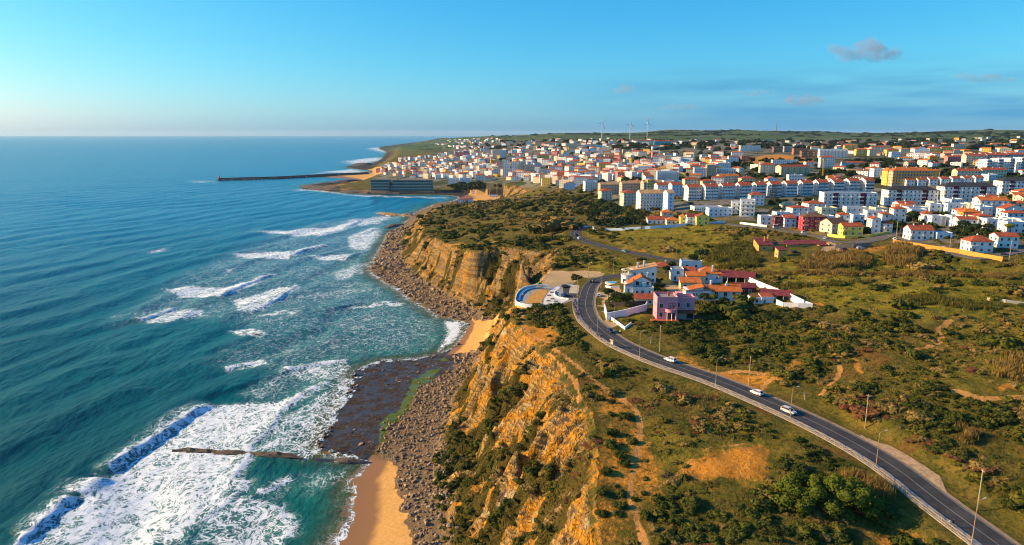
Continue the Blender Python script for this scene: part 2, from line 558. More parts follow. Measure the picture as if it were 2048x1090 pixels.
def zone(items, warp=True):
    out = np.zeros(TX.shape)
    for w, soft, pts in items:
        out = np.maximum(out, w * (poly_mask(WX, WY, PP(pts), soft) if warp else poly_mask(TX, TY, PP(pts), soft)))
    return out

def trail(items):
    out = np.zeros(TX.shape)
    for w, half, pts in items:
        L = smooth_line(PP(pts), 3.0)
        bb = (TX > L[:, 0].min() - 9) & (TX < L[:, 0].max() + 9) & (TY > L[:, 1].min() - 9) & (TY < L[:, 1].max() + 9)
        if not bb.any():
            continue
        d = seg_dist(TX[bb], TY[bb], L) + fbm(TX[bb] / 4, TY[bb] / 4, 2, 91) * half * 0.5
        out[bb] = np.maximum(out[bb], w * (1 - sstep(half * 0.6, half * 1.7, d)))
    return out

Z_SOIL = zone([
    (0.85, 5.0, [(1330, 915), (1370, 893), (1440, 888), (1500, 892), (1545, 915), (1530, 940), (1470, 960), (1400, 960), (1350, 950)]),
    (0.62, 4.0, [(1150, 760), (1240, 790), (1290, 830), (1310, 900), (1300, 960), (1310, 1040), (1290, 1090), (1190, 1090), (1180, 1000), (1195, 930), (1200, 860), (1180, 800)]),
    (0.8, 2.5, [(1040, 650), (1090, 642), (1125, 676), (1080, 694), (1040, 682)]),
    (0.75, 2.0, [(1330, 722), (1372, 700), (1425, 738), (1500, 750), (1545, 742), (1535, 772), (1470, 772), (1400, 748)]),
    (0.8, 2.0, [(1550, 742), (1575, 718), (1605, 728), (1570, 760), (1535, 768)]),
    (0.9, 1.5, [(1690, 718), (1720, 712), (1752, 748), (1735, 750)]),
    (0.7, 3.0, [(1730, 1060), (1790, 1030), (1840, 1062), (1850, 1090), (1720, 1090)]),
    (0.9, 1.5, [(1990, 770), (2030, 765), (2048, 785), (2000, 800)]),
    (0.55, 3.0, [(1190, 495), (1260, 490), (1330, 508), (1390, 519), (1370, 522), (1260, 501)]),
    (1.0, 2.0, [(1600, 602), (1640, 598), (1662, 610), (1612, 615)]),
    (0.6, 3.0, [(1660, 500), (1740, 494), (1790, 488), (1780, 505), (1690, 512)]),
    (0.9, 6.0, [(1460, 319), (1560, 308), (1640, 318), (1640, 324), (1500, 329)]),
    (0.5, 3.0, [(860, 497), (940, 487), (1000, 483), (990, 488), (920, 494)]),
])
Z_GRAVEL = zone([
    (1.0, 1.5, [(1052, 573), (1090, 552), (1112, 543), (1160, 540), (1208, 544), (1195, 553), (1150, 556), (1115, 571), (1070, 576)]),
    (1.0, 1.0, [(1700, 862), (1790, 884), (1812, 908), (1850, 952), (1800, 925), (1740, 887)]),
    (1.0, 0.8, [(1188, 580), (1205, 583), (1204, 612), (1192, 612)]),
    (0.9, 1.0, [(1200, 640), (1225, 636), (1240, 646), (1218, 654)]),
    (0.9, 1.5, [(1212, 578), (1245, 570), (1252, 590), (1215, 592)]),
    (0.8, 1.5, [(1318, 588), (1322, 566), (1350, 566), (1372, 578), (1368, 590), (1340, 594)]),
    (0.8, 1.5, [(1655, 486), (1675, 483), (1690, 505), (1640, 510), (1600, 510)]),
])
Z_TRAIL = trail([
    (0.95, 0.7, [(1095, 685), (1140, 722), (1200, 765), (1240, 790), (1276, 830), (1280, 880), (1266, 930), (1260, 985), (1275, 1040), (1290, 1090)]),
    (0.55, 0.6, [(1260, 985), (1330, 960), (1420, 900), (1500, 890)]),
    (0.9, 0.6, [(1640, 672), (1665, 700), (1680, 740), (1640, 790)]),
    (0.9, 0.9, [(1900, 640), (1878, 655), (1885, 672), (1860, 690), (1810, 705)]),
    (1.0, 1.2, [(1910, 785), (1960, 800), (2048, 795)]),
    (0.8, 0.8, [(1410, 760), (1440, 748), (1480, 742), (1530, 748)]),
    (0.8, 0.8, [(1515, 790), (1535, 765), (1580, 750)]),
    (0.9, 1.5, [(855, 497), (900, 490), (960, 487), (1000, 482)]),
    (0.8, 0.9, [(1030, 612), (1042, 625), (1050, 660), (1095, 685)]),
    (0.7, 0.7, [(1096, 700), (1120, 730), (1150, 760), (1160, 800)]),
])
Z_GRASS = zone([
    (0.9, 12.0, [(1650, 512), (1800, 508), (2048, 535), (2048, 640), (1750, 640), (1560, 578), (1500, 545)]),
    (0.8, 6.0, [(1195, 462), (1440, 450), (1500, 470), (1500, 520), (1400, 520), (1260, 490)]),
    (0.9, 6.0, [(1205, 545), (1120, 528), (1140, 512), (1240, 512), (1330, 530), (1230, 545)]),
    (0.6, 10.0, [(1300, 860), (1560, 870), (1560, 980), (1320, 990)]),
    (0.9, 1.5, [(1245, 633), (1300, 628), (1300, 642), (1262, 652)]),
    (0.7, 15.0, [(1900, 640), (2048, 640), (2048, 800), (1850, 760)]),
    (0.8, 8.0, [(1560, 400), (1660, 395), (1660, 415), (1560, 420)]),
    (0.9, 20.0, [(1480, 385), (1540, 340), (1800, 330), (1990, 345), (1960, 362), (1560, 356)]),
])
Z_FIELD = zone([
    (1.0, 60.0, [(762, 293), (860, 279), (960, 276), (930, 292), (800, 301)]),
    (1.0, 60.0, [(1250, 280), (1330, 268), (1700, 272), (1700, 283), (1400, 284)]),
    (0.7, 20.0, [(1400, 300), (1480, 298), (1600, 318), (1440, 325), (1390, 312)]),
])
Z_URBAN = zone([
    (1.0, 25.0, [(748, 348), (790, 325), (900, 300), (950, 285), (1200, 280), (2060, 279), (2060, 505), (1900, 500), (1790, 480), (1650, 468), (1480, 446), (1440, 436), (1280, 425), (1200, 405),
                 (1160, 383), (1080, 370), (950, 367), (860, 374), (748, 374)]),
])
Z_SAND = zone([
    (1.0, 1.2, [(640, 1180), (672, 1090), (690, 1040), (700, 990), (700, 960), (735, 932), (760, 905), (790, 940), (800, 980), (825, 1040), (830, 1090), (820, 1180)]),
    (1.0, 1.2, [(895, 708), (925, 690), (936, 660), (938, 638), (992, 636), (985, 668), (958, 700)]),
    (1.0, 6.0, [(640, 352), (740, 347), (745, 360), (690, 358)]),
    (1.0, 6.0, [(735, 352), (742, 338), (768, 331), (772, 345), (755, 352)]),
    (1.0, 3.0, [(918, 394), (935, 383), (980, 386), (1000, 392), (975, 402), (930, 400)]),
])
Z_WET = zone([
    (1.0, 4.5, [(625, 905), (655, 840), (705, 740), (760, 720), (830, 716), (890, 704), (925, 690), (935, 700), (900, 742), (860, 770), (800, 830), (770, 885), (745, 925), (690, 915)]),
])
Z_ALGAE = zone([(1.0, 2.0, [(765, 880), (785, 830), (815, 785), (850, 745), (878, 738), (865, 760), (830, 800), (800, 850), (780, 890)]),
                (0.7, 2.0, [(872, 718), (900, 712), (905, 722), (880, 726)])])
Z_SOIL *= 0.55 + 0.6 * vnoise(TX / 7, TY / 7, 41)
Z_SOIL = np.clip(Z_SOIL, 0, 1)
BARE = np.clip(np.maximum.reduce([Z_SOIL, Z_GRAVEL, Z_TRAIL, Z_SAND]), 0, 1)

# relief: cliff ribs and ledges, hummocky heath
rough = np.clip(1.0 - 1.2 * LEVEL, 0, 1) * np.where(inW | inF | inC, 1.0, 0.15)
ridge = 1 - np.abs(fbm((TX * 0.35 + TY * 0.05) / 6.0, (TY - TX * 0.35) / 7.0, 4, 21))
ridge2 = 1 - np.abs(fbm((TX + TY * 0.3) / 9.0, (TY - TX * 0.5) / 3.2, 3, 27))
strata = vnoise((H0 + TX * 0.25 + TY * 0.06) / 1.7, TY / 60.0, 33)
gully = np.abs(fbm((TY + TX * 0.35) / 19.0, TX / 60.0, 3, 29))
H0 = H0 + rough * CLIFF * (1 - .75 * FAR) * ((ridge - 0.6) * 5.0 + (ridge2 - 0.6) * 2.2 + (strata - 0.5) * (1.5 + 2.0 * sstep(330, 420, TY)) - np.clip(0.28 - gully, 0, 1) * 9.0 * (1 - .75 * sstep(330, 420, TY)) + fbm(TX / 2.6, TY / 2.6, 2, 35) * 0.55)
land = np.where(inC, 1.0, 0.0) * (1 - 0.7 * Z_URBAN) * (1 - 0.8 * Z_GRAVEL)
H0 = H0 + rough * land * (fbm(TX / 26, TY / 26, 3, 11) * 1.1 + fbm(TX / 6, TY / 6, 3, 13) * 0.45) * np.clip(dC / 10, 0.2, 1)
FARLAND = sstep(2200, 4200, np.hypot(TX, TY)) * np.where(inC, 1, 0)
H0 = H0 + FARLAND * (fbm(TX / 420, TY / 420, 4, 61) * 9.0)
H0 = H0 + np.where((inW & ~inF & ~inC), rough * (1 - Z_SAND) * fbm(TX / 3, TY / 3, 3, 15) * 0.35 * (1 - 0.75 * Z_WET) + Z_SAND * fbm(TX / 16, TY / 16, 2, 16) * 0.12, 0)

# vegetation cover on the cliff and the heath, also used to set the bushes
VEG = fbm(TX / 17, TY / 17, 4, 51) * 0.55 + fbm(TX / 5, TY / 5, 3, 53) * 0.45
COVER = np.where(inC, sstep(-0.45, 0.15, VEG), np.where(inF, sstep(0.02, 0.38, VEG + 0.22 * (1 - CT_T)), 0)) * (1 - BARE) * (1 - LEVEL)

def add_color(me, name, r, g, b, keep):
    a = me.color_attributes.new(name, 'FLOAT_COLOR', 'POINT')
    buf = np.ones((len(me.vertices), 4), dtype=np.float32)
    for k, c in enumerate((r, g, b)):
        buf[:, k] = c.ravel()[keep]
    a.data.foreach_set('color', buf.ravel())

def grid_mesh(name, X, Y, Z, quad_ok, mat):
    ny, nx = X.shape
    idx = np.arange(ny * nx).reshape(ny, nx)
    q = np.stack([idx[:-1, :-1], idx[:-1, 1:], idx[1:, 1:], idx[1:, :-1]], -1)[quad_ok]
    keep = np.zeros(ny * nx, dtype=bool); keep[q.ravel()] = True
    remap = np.cumsum(keep) - 1
    q = remap[q]
    v = np.column_stack([X.ravel(), Y.ravel(), Z.ravel()])[keep].astype(np.float32)
    me = bpy.data.meshes.new(name)
    me.vertices.add(len(v)); me.vertices.foreach_set('co', v.ravel())
    me.loops.add(q.size); me.loops.foreach_set('vertex_index', q.ravel().astype(np.int32))
    me.polygons.add(len(q))
    me.polygons.foreach_set('loop_start', np.arange(0, q.size, 4, dtype=np.int32))
    me.polygons.foreach_set('loop_total', np.full(len(q), 4, dtype=np.int32))
    me.polygons.foreach_set('use_smooth', np.ones(len(q), dtype=bool))
    me.update(calc_edges=True)
    me.materials.append(mat)
    o = bpy.data.objects.new(name, me)
    COL.objects.link(o)
    return o, keep

# ------------------------------------------------------------------ ground material
def ground_material():
    m, nt, b = new_mat('heath_cliff_and_shore')
    N = NT(nt)
    p = N.pos()
    A, B, C, D = N.attr('zone_a'), N.attr('zone_b'), N.attr('zone_c'), N.attr('zone_d')
    def sep(a):
        s = N.n('SeparateColor'); N.l(a.outputs['Color'], s.inputs[0]); return s.outputs
    sand, wet, algae = sep(A)
    soil, grass, urban = sep(B)
    cliff, cover, boulder = sep(C)
    field, gravel, trail_ = sep(D)
    n_big = N.noise(p, 0.035, 4, 0.55)
    n_mid = N.noise(p, 0.16, 5, 0.6)
    n_fine = N.noise(p, 0.9, 5, 0.65)
    n_micro = N.noise(p, 3.2, 3, 0.6)
    # heath: olive, brown and dry straw
    heath = N.mix(N.ramp(n_mid, 0.35, 0.68), (0.085, 0.082, 0.014), (0.20, 0.135, 0.026))
    heath = N.mix(N.ramp(n_fine, 0.42, 0.70), heath, (0.038, 0.046, 0.010))
    heath = N.mix(N.math('MULTIPLY', N.ramp(n_big, 0.5, 0.72), 0.55), heath, (0.27, 0.18, 0.030))
    red = N.ramp(N.noise(p, 0.06, 3, 0.5, 0.6), 0.62, 0.74)
    heath = N.mix(N.math('MULTIPLY', red, 0.5), heath, (0.17, 0.048, 0.022))
    # meadow
    gcol = N.mix(N.ramp(n_mid, 0.3, 0.7), (0.135, 0.132, 0.011), (0.29, 0.215, 0.022))
    gcol = N.mix(N.ramp(n_fine, 0.5, 0.75), gcol, (0.070, 0.082, 0.010))
    col = N.mix(N.math('MULTIPLY', grass, N.ramp(n_mid, 0.2, 0.5)), heath, gcol)
    # far fields and hills
    n_f = N.noise(p, 0.004, 3, 0.5)
    fcol = N.mix(N.ramp(n_f, 0.4, 0.6), (0.060, 0.105, 0.030), (0.10, 0.13, 0.045))
    fcol = N.mix(N.ramp(N.noise(p, 0.012, 4, 0.6), 0.52, 0.6), fcol, (0.020, 0.040, 0.018))
    col = N.mix(field, col, fcol)
    # town ground: streets, yards, gardens
    ucol = N.mix(N.ramp(N.voro(p, 0.045, out='Color'), 0.35, 0.6, False), (0.045, 0.060, 0.022), (0.23, 0.20, 0.165))
    ucol = N.mix(N.ramp(n_fine, 0.45, 0.7), ucol, (0.05, 0.065, 0.025))
    col = N.mix(N.math('MULTIPLY', urban, N.ramp(n_mid, 0.3, 0.5)), col, ucol)
    # bare orange earth
    scol = N.mix(N.ramp(n_fine, 0.3, 0.7), (0.50, 0.185, 0.018), (0.60, 0.27, 0.045))
    scol = N.mix(N.ramp(n_mid, 0.55, 0.75), scol, (0.24, 0.12, 0.03))
    edge = N.math('ADD', soil, N.math('ADD', N.math('MULTIPLY', N.math('SUBTRACT', n_fine, 0.5), 1.1), N.math('MULTIPLY', N.math('SUBTRACT', n_mid, 0.5), 0.9)))
    col = N.mix(N.ramp(edge, 0.30, 0.72), col, scol)
    tcol = N.mix(n_fine, (0.46, 0.205, 0.05), (0.54, 0.28, 0.085))
    col = N.mix(N.ramp(N.math('ADD', trail_, N.math('MULTIPLY', N.math('SUBTRACT', n_fine, 0.5), 0.6)), 0.35, 0.6), col, tcol)
    gr = N.mix(n_fine, (0.40, 0.265, 0.13), (0.52, 0.37, 0.20))
    col = N.mix(N.ramp(N.math('ADD', gravel, N.math('MULTIPLY', N.math('SUBTRACT', n_fine, 0.5), 0.5)), 0.35, 0.6), col, gr)
    # cliff rock: tilted beds of ochre marl, pale limestone and grey-brown rubble
    tilt = N.mapping(p, (0.10, 0.035, 0.30), (R(24), R(-34), R(10)))
    w = N.n('TexWave', wave_type='BANDS', bands_direction='Z', wave_profile='SAW')
    N.l(tilt, w.inputs['Vector'])
    w.inputs['Scale'].default_value = 0.75; w.inputs['Distortion'].default_value = 9.0
    w.inputs['Detail'].default_value = 4; w.inputs['Detail Scale'].default_value = 1.1; w.inputs['Detail Roughness'].default_value = 0.72
    rock = N.mix(w.outputs['Fac'], (0.15, 0.095, 0.042), (0.55, 0.35, 0.115))
    rock = N.mix(N.ramp(n_mid, 0.44, 0.60), rock, (0.62, 0.27, 0.025))
    rock = N.mix(N.ramp(N.noise(p, 0.11, 4, 0.6, 0.8), 0.57, 0.70), rock, (0.56, 0.44, 0.24))
    rock = N.mix(N.ramp(N.noise(p, 0.23, 4, 0.65, 0.5), 0.56, 0.68), rock, (0.125, 0.085, 0.055))
    rock = N.mix(N.math('MULTIPLY', N.ramp(n_fine, 0.54, 0.72), 0.6), rock, (0.11, 0.075, 0.04))
    cw = N.n('VectorMath', operation='MULTIPLY_ADD'); cn = N.n('TexNoise'); cn.inputs['Scale'].default_value = .5; cn.inputs['Detail'].default_value = 4; N.l(p, cn.inputs['Vector'])
    N.l(cn.outputs['Color'], cw.inputs[0]); cw.inputs[1].default_value = (5, 5, 5); N.l(p, cw.inputs[2])
    crack = N.voro(N.mapping(cw.outputs[0], (.55, .16, .75), (.4, -.5, .2)), 1.0, 'DISTANCE_TO_EDGE')
    rock = N.mix(N.math('MULTIPLY', N.math('MULTIPLY', N.ramp(crack, .07, .0), N.ramp(n_mid, .40, .62)), .55), rock, (0.07, 0.045, 0.025))
    sy = N.n('SeparateXYZ'); N.l(p, sy.inputs[0])
    bed = N.noise(N.mapping(p, (.012, .012, .55), (.10, -.12, 0)), 1.0, 4, .65)
    rock2 = N.mix(N.ramp(bed, .42, .58), (0.17, 0.115, 0.058), (0.40, 0.26, 0.10))
    rock2 = N.mix(N.ramp(n_mid, .5, .66), rock2, rock)
    rock = N.mix(N.math('MULTIPLY', N.ramp(sy.outputs['Y'], 340, 430), .8), rock, rock2)
    veg = N.mix(n_fine, (0.055, 0.050, 0.012), (0.13, 0.095, 0.02))
    vm = N.ramp(N.math('ADD', cover, N.math('MULTIPLY', N.math('SUBTRACT', n_fine, 0.5), 0.9)), 0.38, 0.62)
    rockv = N.mix(vm, rock, veg)
    cm = N.ramp(N.math('ADD', cliff, N.math('MULTIPLY', N.math('SUBTRACT', n_mid, 0.5), 0.7)), 0.22, 0.45)
    col = N.mix(cm, col, rockv)
    # shore: boulder ground, wet rock flat, weed, sand
    bcol = N.mix(n_fine, (0.13, 0.085, 0.045), (0.28, 0.19, 0.10))
    bcol = N.mix(N.ramp(sy.outputs['Y'], 1150, 1350), bcol, N.mix(n_mid, (0.030, 0.026, 0.022), (0.075, 0.060, 0.045)))
    col = N.mix(N.ramp(N.math('ADD', boulder, N.math('MULTIPLY', N.math('SUBTRACT', n_mid, 0.5), 0.4)), 0.4, 0.6), col, bcol)
    wcol = N.mix(N.ramp(n_fine, 0.35, 0.7), (0.022, 0.018, 0.016), (0.075, 0.054, 0.040))
    wm = N.ramp(N.math('ADD', wet, N.math('MULTIPLY', N.math('SUBTRACT', n_mid, 0.5), 0.5)), 0.4, 0.6)
    col = N.mix(wm, col, wcol)
    am = N.ramp(N.math('ADD', algae, N.math('MULTIPLY', N.math('SUBTRACT', n_fine, 0.5), 0.8)), 0.4, 0.65)
    col = N.mix(am, col, N.mix(n_micro, (0.045, 0.085, 0.010), (0.10, 0.14, 0.02)))
    z = N.n('SeparateXYZ'); N.l(p, z.inputs[0])
    damp = N.ramp(N.math('ADD', z.outputs['Z'], N.math('MULTIPLY', N.math('SUBTRACT', n_mid, 0.5), 0.5)), 0.95, 0.55)
    sd = N.mix(N.ramp(n_fine, 0.3, 0.7), (0.56, 0.29, 0.075), (0.66, 0.37, 0.12))
    sd = N.mix(damp, sd, (0.26, 0.125, 0.040))
    sm = N.ramp(N.math('ADD', sand, N.math('MULTIPLY', N.math('SUBTRACT', n_fine, 0.5), 0.35)), 0.4, 0.6)
    col = N.mix(sm, col, sd)
    N.l(col, b.inputs['Base Color'])
    pools = N.ramp(n_mid, 0.42, 0.55)
    shiny = N.math('MAXIMUM', N.math('MULTIPLY', wm, N.math('ADD', 0.12, N.math('MULTIPLY', pools, 0.5))), N.math('MULTIPLY', N.math('MULTIPLY', sm, damp), 0.5))
    N.l(N.math('SUBTRACT', 0.93, N.math('MULTIPLY', shiny, 0.80)), b.inputs['Roughness'])
    N.l(N.math('ADD', .04, N.math('MULTIPLY', shiny, .4)), b.inputs['Specular IOR Level'])
    h = N.math('ADD', N.math('MULTIPLY', n_fine, 0.7), N.math('MULTIPLY', n_micro, 0.3))
    h = N.math('ADD', h, N.math('MULTIPLY', N.math('MULTIPLY', N.math('ADD', N.math('MULTIPLY', w.outputs['Fac'], .6), N.math('MULTIPLY', N.ramp(crack, 0.0, .25), .8)), cm), 0.7))
    st = N.math('SUBTRACT', 1.0, N.math('MAXIMUM', N.math('MULTIPLY', sm, 0.93), N.math('MULTIPLY', wm, 0.85)))
    bp = N.n('Bump'); N.l(h, bp.inputs['Height']); N.l(st, bp.inputs['Strength']); bp.inputs['Distance'].default_value = 1.1
    N.l(bp.outputs['Normal'], b.inputs['Normal'])
    return m

MAT_GROUND = ground_material()
deep = (H0 < -3.0)
qok = ~(deep[:-1, :-1] & deep[:-1, 1:] & deep[1:, :-1] & deep[1:, 1:])
SHORE = np.where(inW & ~inF & ~inC, 1.0, 0.0)
BOULDER = SHORE * (1 - Z_SAND) * (1 - Z_WET)
BOULDER = np.maximum(BOULDER, np.where(inF & ~inC, np.clip(1 - CT_T / 0.16, 0, 1) * (1 - FAR), 0))
ground, _keep = grid_mesh('ground', TX, TY, H0, qok, MAT_GROUND)
tag(ground, kind='structure')
add_color(ground.data, 'zone_a', Z_SAND * np.where(inC, 0, 1), Z_WET, Z_ALGAE, _keep)
add_color(ground.data, 'zone_b', Z_SOIL, Z_GRASS, Z_URBAN, _keep)
add_color(ground.data, 'zone_c', CLIFF * (1 - .75 * sstep(1400, 2600, TY)), COVER, BOULDER, _keep)
FIELD = np.maximum(Z_FIELD, FARLAND * 0.9)
add_color(ground.data, 'zone_d', FIELD, Z_GRAVEL, Z_TRAIL, _keep)
# ------------------------------------------------------------------ the sea
SX = axis(-36000, -230, 10, 9000, 1.15, 1.03, 1.06)
SY = axis(-800, 150, 420, 34000, 1.15, 1.12, 1.0115)
SXX, SYY = np.meshgrid(SX, SY)
def gl(pts, z=0.0):
    return [G(x, y, z)[:2] for x, y in pts]

SEA_D = np.where(in_poly(SXX, SYY, W_POLY), -seg_dist(SXX, SYY, W_LINE), seg_dist(SXX, SYY, W_LINE))   # >0 out at sea
# breakers: crest line, height, width on the seaward side, width on the shoreward side
CRESTS = [
    ([(20, 1090), (60, 1075), (130, 1012), (160, 995)], 1.9, 7, 2.2), ([(205, 955), (250, 915), (300, 885), (350, 848), (390, 822), (440, 805)], 2.0, 7, 2.2),
    ([(160, 995), (182, 975), (205, 955)], 1.5, 6, 4),
    ([(365, 1095), (400, 1052), (470, 990), (487, 968), (466, 955), (480, 930), (500, 900), (540, 850), (590, 800), (640, 770), (680, 748)], 0.5, 5, 1.2),
    ([(628, 905), (650, 862), (690, 795), (672, 770)], 0.25, 3, 0.8), ([(575, 1085), (572, 1040), (545, 1005)], 0.4, 4, 1.0), ([(505, 990), (560, 965), (590, 955)], 0.35, 4, 1.0),
    ([(440, 597), (480, 575), (525, 556), (560, 545)], 1.6, 8, 2.6), ([(500, 626), (560, 595), (596, 567)], 1.2, 8, 2.6), ([(270, 643), (320, 628), (360, 617)], 1.6, 8, 2.6),
    ([(575, 515), (605, 502), (660, 490)], 1.3, 9, 3), ([(690, 520), (720, 506)], 1.0, 8, 3), ([(625, 472), (680, 460), (718, 440)], 1.4, 12, 4), ([(720, 470), (755, 455)], 1.2, 10, 4),
    ([(0, 612), (160, 580), (300, 540), (420, 505), (480, 490)], 1.0, 9, 6), ([(0, 560), (180, 530), (360, 500), (520, 465)], 0.6, 10, 8), ([(640, 625), (700, 612), (800, 604)], 0.9, 6, 2.5),
    ([(440, 740), (500, 727), (535, 722)], 1.0, 5, 2.0), ([(560, 742), (640, 728), (700, 722)], 0.8, 5, 2.0), ([(100, 760), (260, 690), (400, 640)], 0.8, 9, 6), ([(400, 800), (520, 760), (600, 735)], 1.0, 7, 4),
    ([(600, 668), (700, 640), (780, 620)], 0.7, 7, 4), ([(250, 740), (420, 700), (560, 655)], 0.7, 8, 5), ([(60, 900), (180, 830), (300, 770)], 0.9, 9, 6), ([(0, 840), (120, 780), (240, 730)], 0.8, 9, 6),
    ([(0, 700), (200, 640), (360, 600)], 0.7, 10, 7),
]
FOAM_POLYS = [
    (0.37, 14.0, [(220, 650), (330, 575), (460, 505), (620, 445), (790, 430), (770, 470), (740, 540), (830, 600), (900, 640), (860, 700), (700, 718), (560, 740), (420, 730), (520, 660), (420, 640)]),
    (0.40, 6.0, [(500, 800), (560, 745), (700, 725), (690, 745), (560, 800)]),
    (0.92, 3.0, [(10, 1100), (60, 1080), (200, 958), (300, 890), (390, 826), (440, 812), (560, 800), (640, 770), (690, 738), (680, 752), (590, 806), (540, 855), (500, 905), (470, 958), (490, 968), (470, 992), (400, 1055), (362, 1100)]),
    (0.70, 2.0, [(505, 905), (545, 852), (640, 775), (700, 742), (692, 790), (660, 850), (632, 905), (600, 915)]),
    (0.74, 2.0, [(376, 1100), (405, 1052), (480, 990), (545, 1005), (574, 1045), (578, 1100)]),
    (0.60, 3.0, [(155, 985), (280, 868), (340, 828), (388, 812), (388, 824), (300, 880), (210, 945)]), (0.55, 2.0, [(95, 1000), (150, 985), (160, 995), (60, 1070), (30, 1080)]),
    (0.50, 3.0, [(520, 985), (590, 950), (580, 975), (540, 1000)]), (0.45, 4.0, [(600, 940), (700, 930), (700, 960), (610, 980)]),
    (0.90, 4.0, [(325, 578), (440, 576), (525, 556), (520, 566), (442, 598), (350, 601)]), (0.88, 4.0, [(462, 602), (540, 576), (596, 567), (560, 597), (500, 626), (472, 626)]),
    (0.80, 4.0, [(275, 643), (330, 626), (405, 622), (410, 634), (370, 645), (300, 651)]), (0.5, 6.0, [(215, 635), (300, 622), (350, 615), (280, 640)]),
    (0.92, 5.0, [(465, 509), (540, 501), (606, 502), (575, 516), (482, 518)]), (0.85, 5.0, [(600, 512), (680, 506), (722, 506), (690, 521), (620, 520)]),
    (0.92, 8.0, [(500, 463), (640, 454), (718, 440), (690, 460), (622, 473), (590, 470)]), (0.85, 8.0, [(690, 474), (760, 456), (765, 470), (740, 500), (700, 498)]),
    (0.75, 8.0, [(690, 440), (760, 432), (790, 432), (760, 450), (700, 450)]), (0.70, 6.0, [(640, 545), (700, 530), (745, 520), (735, 545), (690, 560), (650, 562)]),
    (0.55, 6.0, [(560, 590), (700, 570), (760, 575), (740, 585), (600, 600)]), (0.65, 4.0, [(495, 632), (560, 618), (612, 616), (590, 628), (510, 634)]),
    (0.80, 3.0, [(640, 618), (740, 607), (800, 602), (795, 611), (700, 616)]), (1.0, 2.5, [(890, 642), (936, 643), (934, 664), (912, 690), (868, 706), (890, 684), (900, 660)]),
    (0.70, 3.0, [(780, 580), (830, 605), (880, 632), (870, 640), (820, 615)]), (0.85, 2.5, [(445, 737), (500, 722), (536, 720), (530, 730), (480, 740)]),
    (0.70, 4.0, [(560, 742), (640, 722), (705, 728), (700, 742), (640, 768), (620, 760)]), (0.45, 5.0, [(640, 640), (760, 620), (850, 640), (880, 660), (800, 690), (680, 690)]),
    (0.8, 2.0, [(455, 662), (500, 655), (535, 668), (520, 680), (480, 676)]), (0.6, 4.0, [(520, 800), (600, 740), (560, 740), (480, 790)]),
    (0.7, 9.0, [(440, 540), (480, 535), (470, 545), (445, 546)]), (0.6, 9.0, [(655, 570), (690, 565), (740, 560), (700, 580)]),
    (0.9, 12.0, [(590, 377), (640, 381), (700, 388), (760, 391), (900, 395), (900, 397), (740, 393), (640, 385), (590, 380)]), (0.85, 20.0, [(640, 345), (700, 338), (740, 345), (700, 347)]),
    (0.85, 30.0, [(690, 322), (760, 314), (765, 320), (720, 328), (700, 328)]), (0.85, 40.0, [(735, 297), (757, 294), (775, 303), (770, 306), (745, 301)]), (0.6, 15.0, [(380, 362), (435, 361), (435, 366), (400, 366)]),
    (0.85, 5.0, [(290, 505), (330, 498), (325, 504), (300, 508)]), (0.6, 10, [(630, 345), (690, 341), (640, 349)]),
]
# swell running in from the left, steeper over the shallows
nx_, ny_ = 0.946, -0.323
ph = (SXX * nx_ + SYY * ny_) + fbm(SXX / 160, SYY / 160, 3, 71) * 26
near = 1 - sstep(1200, 3500, np.hypot(SXX, SYY))
fade = np.clip(SEA_D / 60, 0, 1)
swell = (np.sin(ph * 2 * math.pi / 46) * 0.62 + np.sin((ph + SYY * 0.12) * 2 * math.pi / 23 + 1.0) * 0.2) * (0.6 + 0.8 * vnoise(SXX / 70, SYY / 110, 73))
chop = fbm(SXX / 5.5, SYY / 9.0, 3, 75) * 0.22
SZ = (swell + chop) * fade * near
FOAM = np.zeros(SXX.shape)
_fr = np.clip(np.hypot(SXX, SYY) / 300, 0.7, 6)
FWX = SXX + fbm(SXX / (13 * _fr), SYY / (13 * _fr), 4, 111) * 4.5 * _fr
FWY = SYY + fbm(SXX / (13 * _fr), SYY / (13 * _fr), 4, 113) * 4.5 * _fr
for pts, hgt, ws, wd in CRESTS:
    L = smooth_line(gl(pts), 2.0)
    x0, x1, y0, y1 = L[:, 0].min() - 30, L[:, 0].max() + 30, L[:, 1].min() - 30, L[:, 1].max() + 30
    bb = (SXX > x0) & (SXX < x1) & (SYY > y0) & (SYY < y1)
    if not bb.any():
        continue
    X, Y = SXX[bb], SYY[bb]
    X = X + fbm(X / 11, Y / 11, 3, 77) * 1.5; Y = Y + fbm(X / 11, Y / 11, 3, 78) * 1.5
    d, s = seg_dist(X, Y, L, True)
    tot = float(np.hypot(np.diff(L[:, 0]), np.diff(L[:, 1])).sum())
    i = np.clip((s / tot * (len(L) - 1)).astype(int), 0, len(L) - 2)
    tx, ty = L[i + 1, 0] - L[i, 0], L[i + 1, 1] - L[i, 1]
    side = (X - L[i, 0]) * ty - (Y - L[i, 1]) * tx        # > 0 on the shoreward side
    w = np.where(side > 0, wd, ws)
    taper = sstep(0, 0.12, s / tot) * sstep(0, 0.12, 1 - s / tot)
    prof = np.exp(-(d / w) ** 2) * taper
    SZ[bb] += hgt * prof * (0.8 + 0.4 * vnoise(X / 4, Y / 4, 79))
    if hgt > 1.1 or wd < 2.3:
        FOAM[bb] = np.maximum(FOAM[bb], np.exp(-(d / (wd * 1.9 + 1.0)) ** 2) * taper * .94)
for w, soft, pts in FOAM_POLYS:
    poly = gl(pts)
    FOAM = np.maximum(FOAM, w * poly_mask(FWX, FWY, poly, soft * 1.4))
